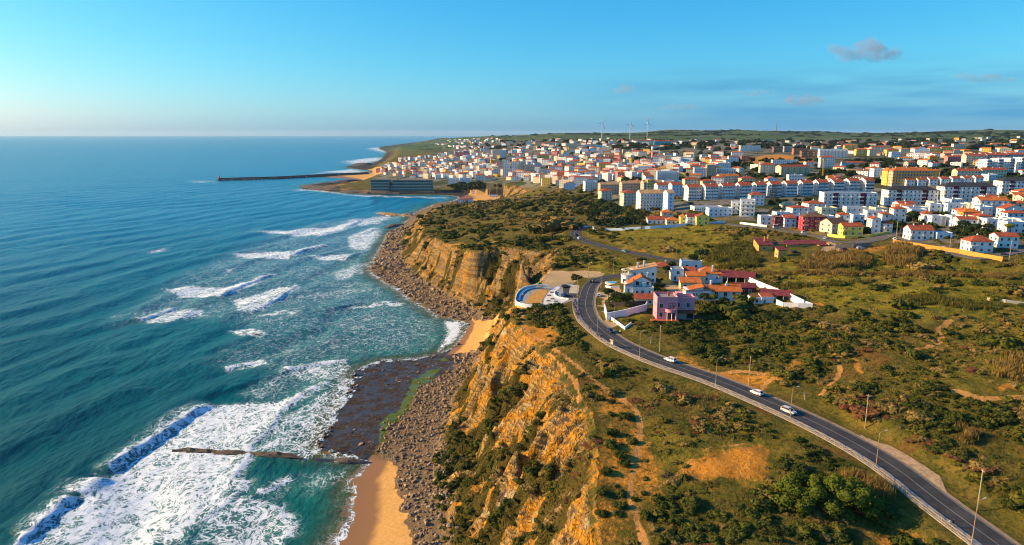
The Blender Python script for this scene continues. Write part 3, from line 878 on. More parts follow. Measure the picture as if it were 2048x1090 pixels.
# wash along every shore
FOAM = np.maximum(FOAM, 0.72 * np.exp(-np.clip(SEA_D, 0, None) / (2.5 + 7 * vnoise(SXX / 25, SYY / 25, 81)) ) * (SEA_D > -6))
SZ += FOAM * fbm(SXX / 2.2, SYY / 2.2, 3, 83) * 0.14 * near
seabed = h_at(SXX, SYY)
depth = np.where(SEA_D > 0, np.maximum(SZ, 0.02) * 0.3 + np.minimum(SEA_D * 0.055, 6), 0.03)
shore_lift = np.clip(1 - np.abs(SEA_D) / 10, 0, 1) * (SEA_D < 0)
SZ = SZ + 0.02

def sea_material():
    m, nt, b = new_mat('sea_water')
    N = NT(nt)
    p = N.pos()
    s = N.n('SeparateColor'); N.l(N.attr('sea').outputs['Color'], s.inputs[0])
    foam, dep, dist = s.outputs
    warp = N.n('TexNoise'); warp.inputs['Scale'].default_value = 0.09; warp.inputs['Detail'].default_value = 3
    N.l(p, warp.inputs['Vector'])
    vadd = N.n('VectorMath', operation='MULTIPLY_ADD')
    N.l(warp.outputs['Color'], vadd.inputs[0]); vadd.inputs[1].default_value = (9, 9, 0); N.l(p, vadd.inputs[2])
    q = vadd.outputs[0]
    # lacy foam: veins that thicken into sheets
    def vein(sc, det, rough):
        n_ = N.noise(N.mapping(q, (1, .7, 1), (0, 0, .33)), sc, det, rough)
        return N.math('MULTIPLY', N.math('ABSOLUTE', N.math('SUBTRACT', n_, .5)), 2.0)
    v1, v2, v3 = vein(.16, 3, .6), vein(.5, 3, .6), vein(1.3, 2, .6)
    nz = N.noise(q, .42, 6, .68)
    nz2 = N.noise(p, .07, 4, .6)
    lace = N.math('MINIMUM', v1, N.math('MINIMUM', N.math('MULTIPLY', v2, 1.15), N.math('ADD', N.math('MULTIPLY', v3, .9), .05)))
    fe = N.math('ADD', foam, N.math('MULTIPLY', N.math('SUBTRACT', nz2, .5), .55), True)
    thr = N.math('MULTIPLY', N.math('POWER', fe, 2.1), .135)
    thr = N.math('ADD', thr, N.math('MULTIPLY', N.ramp(foam, .94, 1.0), .14))
    f = N.ramp(N.math('SUBTRACT', thr, lace), -.03, .06)
    f = N.math('MULTIPLY', f, N.ramp(foam, .03, .22))
    # whitecaps far out
    caps = N.ramp(N.noise(N.mapping(p, (0.5, 0.16, 1), (0, 0, 0.33)), 0.16, 5, 0.7), 0.735, 0.80)
    f = N.math('MAXIMUM', f, N.math('MULTIPLY', caps, 0.35))
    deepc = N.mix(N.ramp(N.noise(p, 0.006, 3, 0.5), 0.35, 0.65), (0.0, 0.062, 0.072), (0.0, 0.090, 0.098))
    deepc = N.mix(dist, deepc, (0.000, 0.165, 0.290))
    shallow = N.mix(N.ramp(nz2, 0.4, 0.6), (0.004, 0.095, 0.080), (0.018, 0.155, 0.115))
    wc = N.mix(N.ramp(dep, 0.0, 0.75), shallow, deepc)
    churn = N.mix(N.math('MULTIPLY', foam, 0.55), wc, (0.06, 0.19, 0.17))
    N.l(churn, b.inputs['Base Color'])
    b.inputs['Roughness'].default_value = 0.26
    b.inputs['IOR'].default_value = 1.33
    b.inputs['Specular IOR Level'].default_value = 0.10
    r1 = N.noise(N.mapping(p, (1.0, 0.45, 1), (0, 0, 0.33)), 0.36, 6, 0.62)
    r2 = N.noise(N.mapping(p, (1.0, 0.40, 1), (0, 0, 0.33)), 0.055, 4, 0.55)
    hh = N.math('ADD', N.math('MULTIPLY', r1, 0.9), N.math('MULTIPLY', r2, 3.2))
    N.l(N.bump(hh, 0.75, 1.3), b.inputs['Normal'])
    fb = N.n('BsdfDiffuse')
    fcol = N.mix(N.ramp(nz, 0.3, 0.65), (0.84, 0.87, 0.87), (0.62, 0.70, 0.71))
    N.l(fcol, fb.inputs['Color'])
    N.l(N.bump(N.math('ADD', nz, N.math('MULTIPLY', lace, 0.8)), 0.35, 0.5), fb.inputs['Normal'])
    mx = N.n('MixShader'); N.l(f, mx.inputs[0]); N.l(b.outputs[0], mx.inputs[1]); N.l(fb.outputs[0], mx.inputs[2])
    tr = N.n('BsdfTransparent')
    clear = N.math('MULTIPLY', N.ramp(dep, 0.22, 0.0), N.math('SUBTRACT', 1.0, f))
    mx2 = N.n('MixShader'); N.l(N.math('MULTIPLY', clear, 0.8), mx2.inputs[0]); N.l(mx.outputs[0], mx2.inputs[1]); N.l(tr.outputs[0], mx2.inputs[2])
    out = nt.nodes['Material Output']
    N.l(mx2.outputs[0], out.inputs['Surface'])
    return m

MAT_SEA = sea_material()
dry = (seabed > 1.6) & (SEA_D < -14)
qs = ~(dry[:-1, :-1] | dry[:-1, 1:] | dry[1:, :-1] | dry[1:, 1:])
sea, _ks = grid_mesh('sea', SXX, SYY, SZ, qs, MAT_SEA)
tag(sea, kind='structure')
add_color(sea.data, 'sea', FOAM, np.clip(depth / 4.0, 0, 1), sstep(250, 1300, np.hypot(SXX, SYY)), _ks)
# ------------------------------------------------------------------ roads, pavement, railing, poles
def asphalt_mat():
    m, nt, b = new_mat('worn_asphalt')
    N = NT(nt); p = N.pos()
    c = N.mix(N.ramp(N.noise(p, 0.25, 5, 0.6), 0.3, 0.7), (0.036, 0.035, 0.034), (0.070, 0.066, 0.060))
    c = N.mix(N.ramp(N.noise(p, 2.5, 4, 0.6), 0.55, 0.75), c, (0.085, 0.08, 0.075))
    N.l(c, b.inputs['Base Color']); b.inputs['Roughness'].default_value = 0.8; b.inputs['Specular IOR Level'].default_value = 0.15
    return m
M_ASPH = asphalt_mat()
M_LINE = paint('road_paint', (0.46, 0.44, 0.40), 0.8, 0.4, 1.2)
M_PAVE = paint('pavement_concrete', (0.34, 0.29, 0.23), 0.9, 0.2, 0.8)
M_KERB = paint('kerb_stone', (0.45, 0.42, 0.37), 0.9, 0.15, 1.0)
M_WOOD = paint('weathered_timber', (0.42, 0.30, 0.17), 0.85, 0.2, 1.5)
M_POLE = paint('rusty_lamp_steel', (0.40, 0.26, 0.14), 0.7, 0.2, 1.0)
M_LAMPW = paint('lamp_head_grey', (0.62, 0.62, 0.60), 0.5, 0.1, 1.0)

def tangents(L):
    t = np.gradient(L[:, :2], axis=0)
    return t / np.linalg.norm(t, axis=1)[:, None]

def strip(name, L, o0, o1, dz, mat, parent=None, skirt=0.0):
    """ribbon between two offsets (left positive) of a centre line; skirt closes it down to the ground"""
    t = tangents(L); nrm = np.column_stack([-t[:, 1], t[:, 0]])
    a = L[:, :2] + nrm * o1; b = L[:, :2] + nrm * o0
    n = len(L); v, f = [], []
    for i in range(n):
        z = L[i, 2] + dz
        v += [(*a[i], z), (*b[i], z)]
        if skirt:
            v += [(*a[i], z - skirt), (*b[i], z - skirt)]
    k = 4 if skirt else 2
    for i in range(n - 1):
        p, q = i * k, (i + 1) * k
        f.append((p, p + 1, q + 1, q))
        if skirt:
            f.append((p + 2, p, q, q + 2)); f.append((p + 1, p + 3, q + 3, q + 1))
    return mesh_obj(name, v, f, mat, parent)

def near_index(L, pt):
    return int(np.argmin(np.hypot(L[:, 0] - pt[0], L[:, 1] - pt[1])))

HALF = 3.6
road = tag(strip('road', ROAD, -HALF, HALF, 0.0, M_ASPH, skirt=0.3), kind='structure')
for o0, o1 in ((-0.06, 0.06), (HALF - 0.38, HALF - 0.26), (-HALF + 0.26, -HALF + 0.38)):
    strip('line_marking', ROAD, o0, o1, 0.006, M_LINE, road)
i_pz = near_index(ROAD, P(1160, 596))
SIDE = ROAD[:i_pz]
pavement = tag(strip('pavement', SIDE, HALF + 0.15, HALF + 2.3, 0.12, M_PAVE, skirt=0.5), kind='structure')
strip('kerb', SIDE, HALF, HALF + 0.16, 0.124, M_KERB, pavement, skirt=0.4)
i_b0 = near_index(ROAD, P(1213, 667)); 
shoulder = tag(strip('gravel_verge', ROAD[:near_index(ROAD, P(1192, 562))], -HALF - 1.1, -HALF + 0.02, -0.03, paint('verge_grit', (0.34, 0.24, 0.14), 0.95, 0.25, 0.9), skirt=0.2), kind='structure')
for nm, L, h in (('street', STREET, 3.2), ('bay_road', BAYROAD, 3.4), ('lane', LANE, 2.6)):
    tag(strip(nm, L, -h, h, 0.02, paint('old_street_asphalt', (0.13, 0.115, 0.10), 0.85, 0.2, 0.3), skirt=0.8), kind='structure')

# timber railing along the pavement: each post, rail and brace a piece of its own
def railing(L, off, z0):
    root = tag(empty('railing', (0, 0, 0)), 'long weathered timber railing between the pavement and the cliff heath', 'railing')
    t = tangents(L); nrm = np.column_stack([-t[:, 1], t[:, 0]])
    A = np.column_stack([L[:, :2] + nrm * off, L[:, 2] + z0])
    s = np.concatenate([[0], np.cumsum(np.hypot(np.diff(A[:, 0]), np.diff(A[:, 1])))])
    k = np.arange(0, s[-1], 2.6)
    Q = np.column_stack([np.interp(k, s, A[:, j]) for j in range(3)])
    post = MB().box(-0.07, 0.07, -0.07, 0.07, -0.6, 1.12); post.box(-0.085, 0.085, -0.085, 0.085, 1.12, 1.16)
    bar = MB().box(0, 1, -0.03, 0.03, -0.045, 0.045)
    pm = post.build('post', M_WOOD, root); bm_ = bar.build('rail', M_WOOD, root)
    first = [True, True]
    def put(src, nm, i):
        if first[i]:
            first[i] = False; return src
        o = bpy.data.objects.new(nm, src.data); COL.objects.link(o); o.parent = root; return o
    for i, q in enumerate(Q):
        o = put(pm, 'post', 0); o.location = q
        if i + 1 < len(Q):
            d = Q[i + 1] - q; l = float(np.linalg.norm(d)); az = math.atan2(d[1], d[0]); el = math.asin(d[2] / l)
            for hz in (1.02, 0.32):
                r = put(bm_, 'rail', 1); r.location = (q[0], q[1], q[2] + hz); r.rotation_euler = (0, -el, az); r.scale = (l, 1, 1)
            rise = 0.66 * (1 if i % 2 else -1)
            r = put(bm_, 'brace', 1); r.name = 'brace'
            r.location = (q[0], q[1], q[2] + (0.34 if rise > 0 else 1.0)); ln = math.hypot(l, rise)
            r.rotation_euler = (0, -math.atan2(rise + d[2], l), az); r.scale = (ln, 1, 1)
    return root
railing(SIDE[4:], HALF + 2.2, 0.12)

def lamp_mesh():
    root = empty('street_lamp')
    p = MB(); p.tube((0, 0, -0.6), (0, 0, 8.6), 0.11, 0.065, 8)
    p.tube((0, 0, 8.6), (0.5, 0, 8.95), 0.05, 0.045, 6); p.tube((0.5, 0, 8.95), (1.5, 0, 9.1), 0.045, 0.04, 6)
    p.build('pole', M_POLE, root)
    h = MB(); h.add([(1.4, -.07, 9.05), (1.4, .07, 9.05), (2.15, .16, 9.12), (2.15, -.16, 9.12), (1.4, -.05, 9.16), (1.4, .05, 9.16), (2.1, .1, 9.28), (2.1, -.1, 9.28)],
                    [(0, 1, 2, 3), (7, 6, 5, 4), (0, 3, 7, 4), (1, 5, 6, 2), (3, 2, 6, 7), (0, 4, 5, 1)])
    h.build('lamp_head', M_LAMPW, root)
    c = MB(); c.tube((0, 0, -0.05), (0, 0, 0.5), 0.17, 0.16, 8); c.build('pole_base', M_KERB, root)
    return root

def copy_thing(root, loc=None, rz=None, label=None, group=None, name=None):
    r = root.copy(); COL.objects.link(r)
    if name: r.name = name
    if loc is not None: r.location = loc
    if rz is not None: r.rotation_euler = (0, 0, rz)
    if label: r['label'] = label
    if group: r['group'] = group
    for ch in root.children:
        c = ch.copy(); COL.objects.link(c); c.parent = r
        for g in ch.children:
            d = g.copy(); COL.objects.link(d); d.parent = c
    return r

def ground_z(x, y):
    return float(h_at(x, y))

LAMPS = [((1944, 1084), 'rusty street lamp beside the two walkers, nearest the bottom of the picture'), ((1752, 934), 'street lamp beside the big round bush, opposite the gravel pull-off'),
         ((1593, 836), 'street lamp standing just beyond the silver car on the road'), ((1431, 774), 'street lamp on the pavement between the two white cars'),
         ((1290, 712), 'street lamp on the pavement before the road sign and wooden pole'), ((1198.7, 671), 'street lamp on the pavement beside the dark blue car'),
         ((1228.8, 647), 'street lamp by the white garden wall below the pink house'), ((1155, 592), 'street lamp between the parking bays and the road bend'),
         ((1202, 576), 'street lamp at the pale roadside bank by the swimming pool'), ((1177, 559), 'street lamp behind the black car at the top of the bend'),
         ((1227.6, 549), 'street lamp by the white house with the round balcony'), ((1165, 484), 'far street lamp at the road bend with the queue of cars'), ((1350, 521), 'far street lamp beside the upper road behind the houses'),
         ((1010, 404), 'far street lamp above the small bay beach')]
_lamp0 = None
for (px, py), lab in LAMPS:
    x, y, z = P(px, py)
    i = near_index(ROAD, (x, y))
    az = math.atan2(ROAD[i, 1] - y, ROAD[i, 0] - x)
    d = math.hypot(ROAD[i, 1] - y, ROAD[i, 0] - x)
    if d < HALF + 0.6:                       # step back onto the kerb
        s = 1 if d > 0.1 else 1
        x, y = ROAD[i, 0] - math.cos(az) * (HALF + 0.7), ROAD[i, 1] - math.sin(az) * (HALF + 0.7)
    zz = ROAD[i, 2] + 0.1 if d < 9 else ground_z(x, y)
    if _lamp0 is None:
        _lamp0 = lamp_mesh(); o = _lamp0
        o.location = (x, y, zz); o.rotation_euler = (0, 0, az)
        tag(o, lab, 'street lamp', 'street lamps along the coast road')
    else:
        copy_thing(_lamp0, (x, y, zz), az, lab)

def utility_pole(px, py, lab, lean):
    x, y, z = P(px, py)
    root = tag(empty('utility_pole', (x, y, ground_z(x, y)), lean), lab, 'utility pole', 'wooden utility poles on the inland side')
    m = MB(); m.tube((0, 0, -0.8), (0.12, 0.05, 9.6), 0.15, 0.10, 8); m.build('pole', paint('tarred_pole_wood', (0.47, 0.35, 0.21), 0.9, 0.2, 1.2), root)
    c = MB(); c.tube((0.0, -0.45, 9.2), (0.22, 0.5, 9.2), 0.04, 0.04, 5); c.tube((0.0, -0.4, 9.2), (0.0, -0.4, 9.35), 0.05, 0.03, 5); c.tube((0.2, 0.45, 9.2), (0.2, 0.45, 9.35), 0.05, 0.03, 5)
    c.build('crossarm', M_LAMPW, root)
utility_pole(1954, 1020, 'wooden utility pole on the inland verge near the red-leaved scrub', 0.3)
utility_pole(1730, 856, 'wooden utility pole above the gravel pull-off', 0.9)
utility_pole(1497, 771, 'wooden utility pole on the inland bank above the white hatchback', 0.1)
utility_pole(1319, 703, 'wooden utility pole on the orange bank by the road sign', 0.5)
for (px, py), lab in (((1792, 476), 'wooden utility pole at the corner of the orange wall'), ((1899, 500), 'wooden utility pole behind the middle of the orange wall'), ((2018, 520), 'grey utility pole by the white villas at the right edge')):
    utility_pole(px, py, lab, 0.2)

def road_sign(px, py, lab):
    x, y, z = P(px, py)
    root = tag(empty('road_sign', (x, y, ground_z(x, y)), 0.5), lab, 'road sign')
    MB().tube((0, 0, -0.3), (0, 0, 2.6), 0.04, 0.04, 6).build('pole', M_LAMPW, root)
    p = MB(); p.add([(-.5, -.05, 1.8), (.5, -.05, 1.8), (0, -.05, 2.7), (-.5, -.02, 1.8), (.5, -.02, 1.8), (0, -.02, 2.7)], [(0, 1, 2), (5, 4, 3), (0, 3, 4, 1), (1, 4, 5, 2), (2, 5, 3, 0)])
    p.build('sign_plate', paint('sign_back_grey', (0.36, 0.38, 0.40), 0.5, 0.1, 1.0), root)
road_sign(1301, 687, 'grey back of a triangular road sign beside the wooden pole')
road_sign(1609, 800, 'small triangular road sign on the inland verge opposite the silver car')

def info_board(px, py):
    x, y, z = P(px, py)
    i = near_index(ROAD, (x, y)); t = tangents(ROAD)[i]
    x, y = ROAD[i, 0] - t[1] * (HALF + 1.7), ROAD[i, 1] + t[0] * (HALF + 1.7)
    root = tag(empty('information_board', (x, y, ROAD[i, 2] + 0.12), math.atan2(t[1], t[0])), 'roofed timber information board on the pavement by the railing', 'information board')
    for s in (-0.8, 0.8):
        MB().box(s - .07, s + .07, -.07, .07, -.3, 2.3).build('post', M_WOOD, root)
    MB().box(-.72, .72, -.04, .04, .9, 1.9).build('panel', paint('board_grey', (0.45, 0.45, 0.42), .6, .1, 1.), root)
    m = MB(); m.add([(-1.1, -.5, 2.25), (1.1, -.5, 2.25), (1.1, 0, 2.6), (-1.1, 0, 2.6), (1.1, .5, 2.25), (-1.1, .5, 2.25)], [(0, 1, 2, 3), (3, 2, 4, 5), (0, 3, 5), (1, 4, 2), (0, 5, 4, 1)])
    m.build('roof', M_WOOD, root)
info_board(1237, 690)

def pull_off():
    a, b = sorted((near_index(ROAD, P(1700, 872)), near_index(ROAD, P(1856, 985))))
    L = ROAD[a:b + 1]; t = tangents(L); n = len(L); v, f = [], []
    for i, (p, d) in enumerate(zip(L, t)):
        k = i / (n - 1); wd = 4.8 * math.sin(math.pi * k) ** 1.25 + float(vnoise(i * .7, 3, 17)) * .5
        for o, z in ((-HALF - .6, .012), (-HALF - .8 - wd * .5, -.01), (-HALF - .8 - wd, -.04), (-HALF - 1.1 - wd, -.5)):
            v.append((p[0] - d[1] * o, p[1] + d[0] * o, p[2] + z))
    for i in range(n - 1):
        for j in range(3):
            q = i * 4 + j; f.append((q, q + 1, q + 5, q + 4))
    tag(mesh_obj('gravel_pull_off', v, f, paint('pull_off_gravel', (.56, .36, .18), .95, .3, .8)), kind='structure')
pull_off()
# ------------------------------------------------------------------ cars
M_TYRE = paint('tyre_rubber', (0.02, 0.02, 0.02), 0.85, 0.1, 2.0)
M_RIM = paint('alloy_rim', (0.45, 0.45, 0.46), 0.35, 0.1, 2.0, metal=0.6)
M_CARGLASS = paint('car_glass', (0.015, 0.02, 0.025), 0.08, 0.05, 1.0, spec=0.6)
M_HEADL = paint('headlamp_clear', (0.75, 0.75, 0.72), 0.2, 0.05, 1.0)
M_TAILL = paint('tail_lamp_red', (0.45, 0.02, 0.015), 0.3, 0.05, 1.0)
M_TRIM = paint('black_car_trim', (0.025, 0.025, 0.027), 0.6, 0.1, 2.0)

def loft(sections, close=True):
    """join rings of equal length into a skin"""
    v, f = [], []
    n = len(sections[0])
    for s in sections: v += list(s)
    for i in range(len(sections) - 1):
        for k in range(n):
            a, b = i * n + k, i * n + (k + 1) % n
            f.append((a, b, b + n, a + n))
    f.append(tuple(range(n))[::-1]); f.append(tuple(range((len(sections) - 1) * n, len(sections) * n)))
    return v, f

def car_proto(style):
    # stations along the length: x, half width, sill z, bonnet/belt z
    if style == 'van':
        st = [(-2.5, .86, .45, .95), (-2.42, .96, .30, 1.1), (-1.2, .98, .25, 1.12), (1.0, .98, .25, 1.12), (2.1, .96, .28, 1.05), (2.45, .88, .36, .80), (2.52, .78, .48, .7)]
        top = [(-2.46, 1.10, .86), (-2.40, 2.05, .80), (-2.2, 2.18, .78), (1.0, 2.18, .78), (1.3, 2.08, .76), (1.95, 1.10, .84)]
    elif style == 'estate':
        st = [(-2.2, .76, .45, .85), (-2.12, .86, .30, .98), (-1.2, .89, .22, 1.0), (.6, .89, .22, .98), (1.2, .88, .24, .92), (1.95, .83, .30, .78), (2.2, .70, .42, .62)]
        top = [(-2.14, .98, .72), (-1.85, 1.46, .60), (-1.5, 1.55, .58), (0.0, 1.56, .58), (0.3, 1.50, .58), (1.15, .95, .74)]
    else:
        st = [(-2.0, .74, .45, .85), (-1.94, .84, .30, .96), (-1.2, .87, .22, .98), (.5, .87, .22, .96), (1.1, .86, .24, .90), (1.8, .80, .30, .76), (2.0, .68, .42, .60)]
        top = [(-1.92, .96, .70), (-1.45, 1.38, .60), (-1.1, 1.47, .57), (-0.1, 1.48, .57), (0.25, 1.42, .57), (1.05, .93, .72)]
    root = empty('parked_car')
    secs = []
    for x, w, z0, z1 in st:
        secs.append([(x, -w * .92, z0), (x, w * .92, z0), (x, w, z0 + .12), (x, w, (z0 + z1) / 2), (x, w * .95, z1 - .04), (x, w * .84, z1), (x, -w * .84, z1), (x, -w * .95, z1 - .04), (x, -w, (z0 + z1) / 2), (x, -w, z0 + .12)])
    v, f = loft(secs)
    body = mesh_obj('body', v, f, M_TRIM, root, smooth=False)
    # cabin: dark glass skin with a painted roof and pillars on top
    gs = []
    for x, z, w in top:
        gs.append([(x, -w - .06 * (z < 1.2), max(z - .5, .7)), (x, w + .06 * (z < 1.2), max(z - .5, .7)), (x, w, z), (x, -w, z)])
    belt = .94
    v2, f2 = [], []
    n = len(top)
    for x, z, w in top:
        wb = w + (z - belt) * .24
        v2 += [(x, -wb, belt - .05), (x, -w, z), (x, w, z), (x, wb, belt - .05)]
    for i in range(n - 1):
        a, b = 4 * i, 4 * i + 4
        f2 += [(a, b, b + 1, a + 1), (a + 1, b + 1, b + 2, a + 2), (a + 2, b + 2, b + 3, a + 3)]
    f2 += [(0, 1, 2, 3), (4 * n - 1, 4 * n - 2, 4 * n - 3, 4 * n - 4)]
    glass = mesh_obj('window_glass', v2, f2, M_CARGLASS, root)
    r = MB()
    for i in range(1, n - 2):
        (xa, za, wa), (xb, zb, wb) = top[i], top[i + 1]
        r.add([(xa, -wa - .01, za - .03), (xa, wa + .01, za - .03), (xb, wb + .01, zb - .03), (xb, -wb - .01, zb - .03), (xa, -wa, za + .025), (xa, wa, za + .025), (xb, wb, zb + .025), (xb, -wb, zb + .025)],
              [(0, 1, 2, 3), (7, 6, 5, 4), (0, 4, 5, 1), (2, 6, 7, 3), (1, 5, 6, 2), (0, 3, 7, 4)])
    for s in (-1, 1):
        (xa, za, wa), (xb, zb, wb) = top[-2], top[-1]
        r.tube((xa, s * wa, za), (xb, s * (wb + .02), zb), .045, .05, 4)
        (xa, za, wa), (xb, zb, wb) = top[1], top[0]
        r.tube((xa, s * wa, za), (xb, s * (wb + .02), zb), .06, .06, 4)
        xm = (top[2][0] + top[-3][0]) / 2
        r.tube((xm, s * top[2][2], top[2][1]), (xm, s * (top[2][2] + (top[2][1] - belt) * .24), belt), .045, .05, 4)
    roof = r.build('roof', M_TRIM, root)
    fx, bx = st[-1][0], st[0][0]
    for sx in (fx - .62, bx + .72):
        for s in (-1, 1):
            t = MB(); t.tube((0, -.1, 0), (0, .1, 0), .31, .31, 14)
            w = t.build('wheel', M_TYRE, root, loc=(sx - (.1 if sx > 0 else -.0), s * .80, .31))
            MB().tube((0, s * .09, 0), (0, s * .115, 0), .19, .17, 10).build('rim', M_RIM, w)
    for s in (-1, 1):
        MB().box(fx - .16, fx - .04, s * .60 - .13, s * .60 + .13, .60, .72).build('headlight', M_HEADL, root)
        MB().box(bx - .015, bx + .07, s * .64 - .1, s * .64 + .1, .68, .90).build('tail_light', M_TAILL, root)
    MB().box(fx - .1, fx + .03, -.5, .5, .34, .46).build('bumper', M_TRIM, root)
    return root, ('body', 'roof')

_cars = {}
def car(style, paintname, col, px, py, az, lab, group, name='car', z=None):
    x, y, zz = P(px, py)
    if az is None:
        i = near_index(ROAD, (x, y)); t = tangents(ROAD)[i]; az = math.atan2(t[1], t[0]); zz = ROAD[i, 2] + .01
    elif az == 'rev':
        i = near_index(ROAD, (x, y)); t = tangents(ROAD)[i]; az = math.atan2(-t[1], -t[0]); zz = ROAD[i, 2] + .01
    else:
        zz = ground_z(x, y) + 0.05
    if z is not None: zz = z
    mat = paint(paintname, col, 0.28, 0.04, 0.8, spec=0.6)
    if style not in _cars:
        _cars[style] = car_proto(style); r = _cars[style][0]
        r.location = (x, y, zz); r.rotation_euler = (0, 0, az); r.name = name
    else:
        r = copy_thing(_cars[style][0], (x, y, zz), az, name=name)
    for ch in r.children:
        if ch.name.split('.')[0] in ('body', 'roof'):
            ch.material_slots[0].link = 'OBJECT'; ch.material_slots[0].material = mat
    return tag(r, lab, 'van' if style == 'van' else 'car', group)

_g1, _g2 = 'cars driving on the coast road', 'parked cars'
SILV, WHT, DBL, BLK = ('silver_car_paint', (0.55, 0.57, 0.58)), ('white_car_paint', (0.78, 0.78, 0.76)), ('dark_blue_car_paint', (0.012, 0.03, 0.08)), ('black_car_paint', (0.015, 0.017, 0.02))
REDC, BLU = ('red_car_paint', (0.42, 0.02, 0.015)), ('blue_car_paint', (0.03, 0.12, 0.30))
car('estate', *WHT, 1340, 723, None, 'white estate car on the road below the wooden pole', _g1)
car('hatch', *WHT, 1513, 789, None, 'white hatchback driving on the straight road', _g1)
car('estate', *SILV, 1577, 826, 'rev', 'silver car coming down the road by the street lamp', _g1)
car('hatch', *DBL, 1221, 665, 'rev', 'dark blue car on the bend below the white garden wall', _g1)
car('estate', *BLK, 1184, 565, None, 'black car at the top of the road bend', _g1)
car('hatch', *WHT, 1198, 592, 1.4, 'white car parked on the gravel strip beside the bend', _g2)
car('hatch', *BLU, 1128, 592, 1.1, 'blue car parked on the lookout beside the road', _g2, z=PLAZA_Z + .03)
car('estate', *BLK, 1131, 575, 0.4, 'dark car parked under the hedge at the lookout', _g2, z=PLAZA_Z + .03)
car('hatch', 'teal_car_paint', (0.05, 0.22, 0.25), 1249, 504, 'rev', 'teal car alone on the upper road', _g1)
for (px, py, pn, st, lab) in ((1153, 472, BLK, 'hatch', 'dark car first in the queue at the far bend'), (1158, 478, WHT, 'estate', 'white car at the tail of the queue in the far bend'),
                              (1160, 459, REDC, 'hatch', 'red car in the queue at the far bend'), (1172, 455.5, WHT, 'hatch', 'white car leaving the far bend by the long pale wall')):
    car(st, *pn, px, py, None, lab, _g1)
for (px, py, pn, st, az, lab) in ((1671, 509, SILV, 'hatch', .3, 'silver car parked left of the red car on the grass'), (1686, 506, REDC, 'estate', .3, 'red car parked on the grass by the ochre farmhouse'),
                                  (1688, 501, DBL, 'estate', .5, 'dark blue car parked behind the red car'), (1703, 507, ('teal_car_paint', (0.05, 0.22, 0.25)), 'hatch', .2, 'teal car parked right of the red car'),
                                  (1722, 498, SILV, 'estate', 0.0, 'silver car parked under the grey stone wall'), (1590, 506, BLK, 'hatch', 0.1, 'dark car parked in front of the ochre farmhouse'),
                                  (1789, 480, WHT, 'hatch', 1.2, 'white car at the left end of the orange wall'), (1889, 499, WHT, 'estate', 0.3, 'white car behind the middle of the orange wall'),
                                  (2006, 510, BLK, 'hatch', .8, 'dark car beside the white villa with the hipped roof'), (1609, 466.5, WHT, 'estate', 0.2, 'white car parked below the dark red house'),
                                  (1650, 478, SILV, 'hatch', .9, 'silver car on the street corner by the yellow house')):
    car(st, *pn, px, py, az, lab, _g2)
car('van', *WHT, 1553, 456, 0.1, 'white van parked in front of the white and maroon house', _g2, name='van')

# ------------------------------------------------------------------ people
def skin_person(pose):
    J = {'pelvis': (0, 0, .95), 'waist': (0, .0, 1.10), 'chest': (0.0, .02, 1.32), 'neck': (0, .0, 1.50), 'jaw': (.0, .03, 1.58), 'head': (0, .02, 1.70)}
    rad = {'pelvis': .15, 'waist': .13, 'chest': .155, 'neck': .06, 'jaw': .075, 'head': .10}
    e = [('pelvis', 'waist'), ('waist', 'chest'), ('chest', 'neck'), ('neck', 'jaw'), ('jaw', 'head')]
    for s, nm in ((-1, 'l'), (1, 'r')):
        st, ar = pose[0] * s, pose[1] * -s
        J['hip' + nm] = (s * .10, 0, .88); J['knee' + nm] = (s * .11, .18 * st + .06, .50); J['ank' + nm] = (s * .11, .30 * st - (.12 if st < 0 else 0), .09); J['toe' + nm] = (s * .12, .30 * st + .13 - (.12 if st < 0 else 0), .05)
        rad.update({'hip' + nm: .105, 'knee' + nm: .07, 'ank' + nm: .05, 'toe' + nm: .045})
        J['sho' + nm] = (s * .19, 0, 1.42); J['elb' + nm] = (s * .25, -.06 + .15 * ar, 1.14); J['wri' + nm] = (s * .24, .10 + .24 * ar, .92); J['han' + nm] = (s * .23, .14 + .27 * ar, .84)
        rad.update({'sho' + nm: .075, 'elb' + nm: .05, 'wri' + nm: .036, 'han' + nm: .045})
        e += [('pelvis', 'hip' + nm), ('hip' + nm, 'knee' + nm), ('knee' + nm, 'ank' + nm), ('ank' + nm, 'toe' + nm), ('chest', 'sho' + nm), ('sho' + nm, 'elb' + nm), ('elb' + nm, 'wri' + nm), ('wri' + nm, 'han' + nm)]
    ks = list(J)
    me = bpy.data.meshes.new('person_skeleton')
    me.from_pydata([J[k] for k in ks], [(ks.index(a), ks.index(b)) for a, b in e], [])
    o = bpy.data.objects.new('person_skeleton', me); COL.objects.link(o)
    sk = o.modifiers.new('skin', 'SKIN')
    for i, k in enumerate(ks):
        d = me.skin_vertices[0].data[i]; d.radius = (rad[k], rad[k] * (.8 if k in ('chest', 'waist', 'pelvis') else 1)); d.use_root = (k == 'pelvis')
    ss = o.modifiers.new('sub', 'SUBSURF'); ss.levels = 1; ss.render_levels = 1
    dg = bpy.context.evaluated_depsgraph_get()
    res = bpy.data.meshes.new_from_object(o.evaluated_get(dg))
    bpy.data.objects.remove(o); bpy.data.meshes.remove(me)
    for _ in range(4): res.materials.append(None)
    for p in res.polygons:           # skin, top, trousers, hair/shoes
        c = p.center
        if c.z > 1.70 or (c.z > 1.60 and c.y < 0.0): k = 3
        elif c.z > 1.50: k = 0
        elif c.z > 0.98 and not (abs(c.x) > .2 and c.z < 1.12): k = 1
        elif abs(c.x) > .185 and c.z > .78: k = 0
        elif c.z > .10: k = 2
        else: k = 3
        p.material_index = k; p.use_smooth = True
    res.name = 'person'
    return res

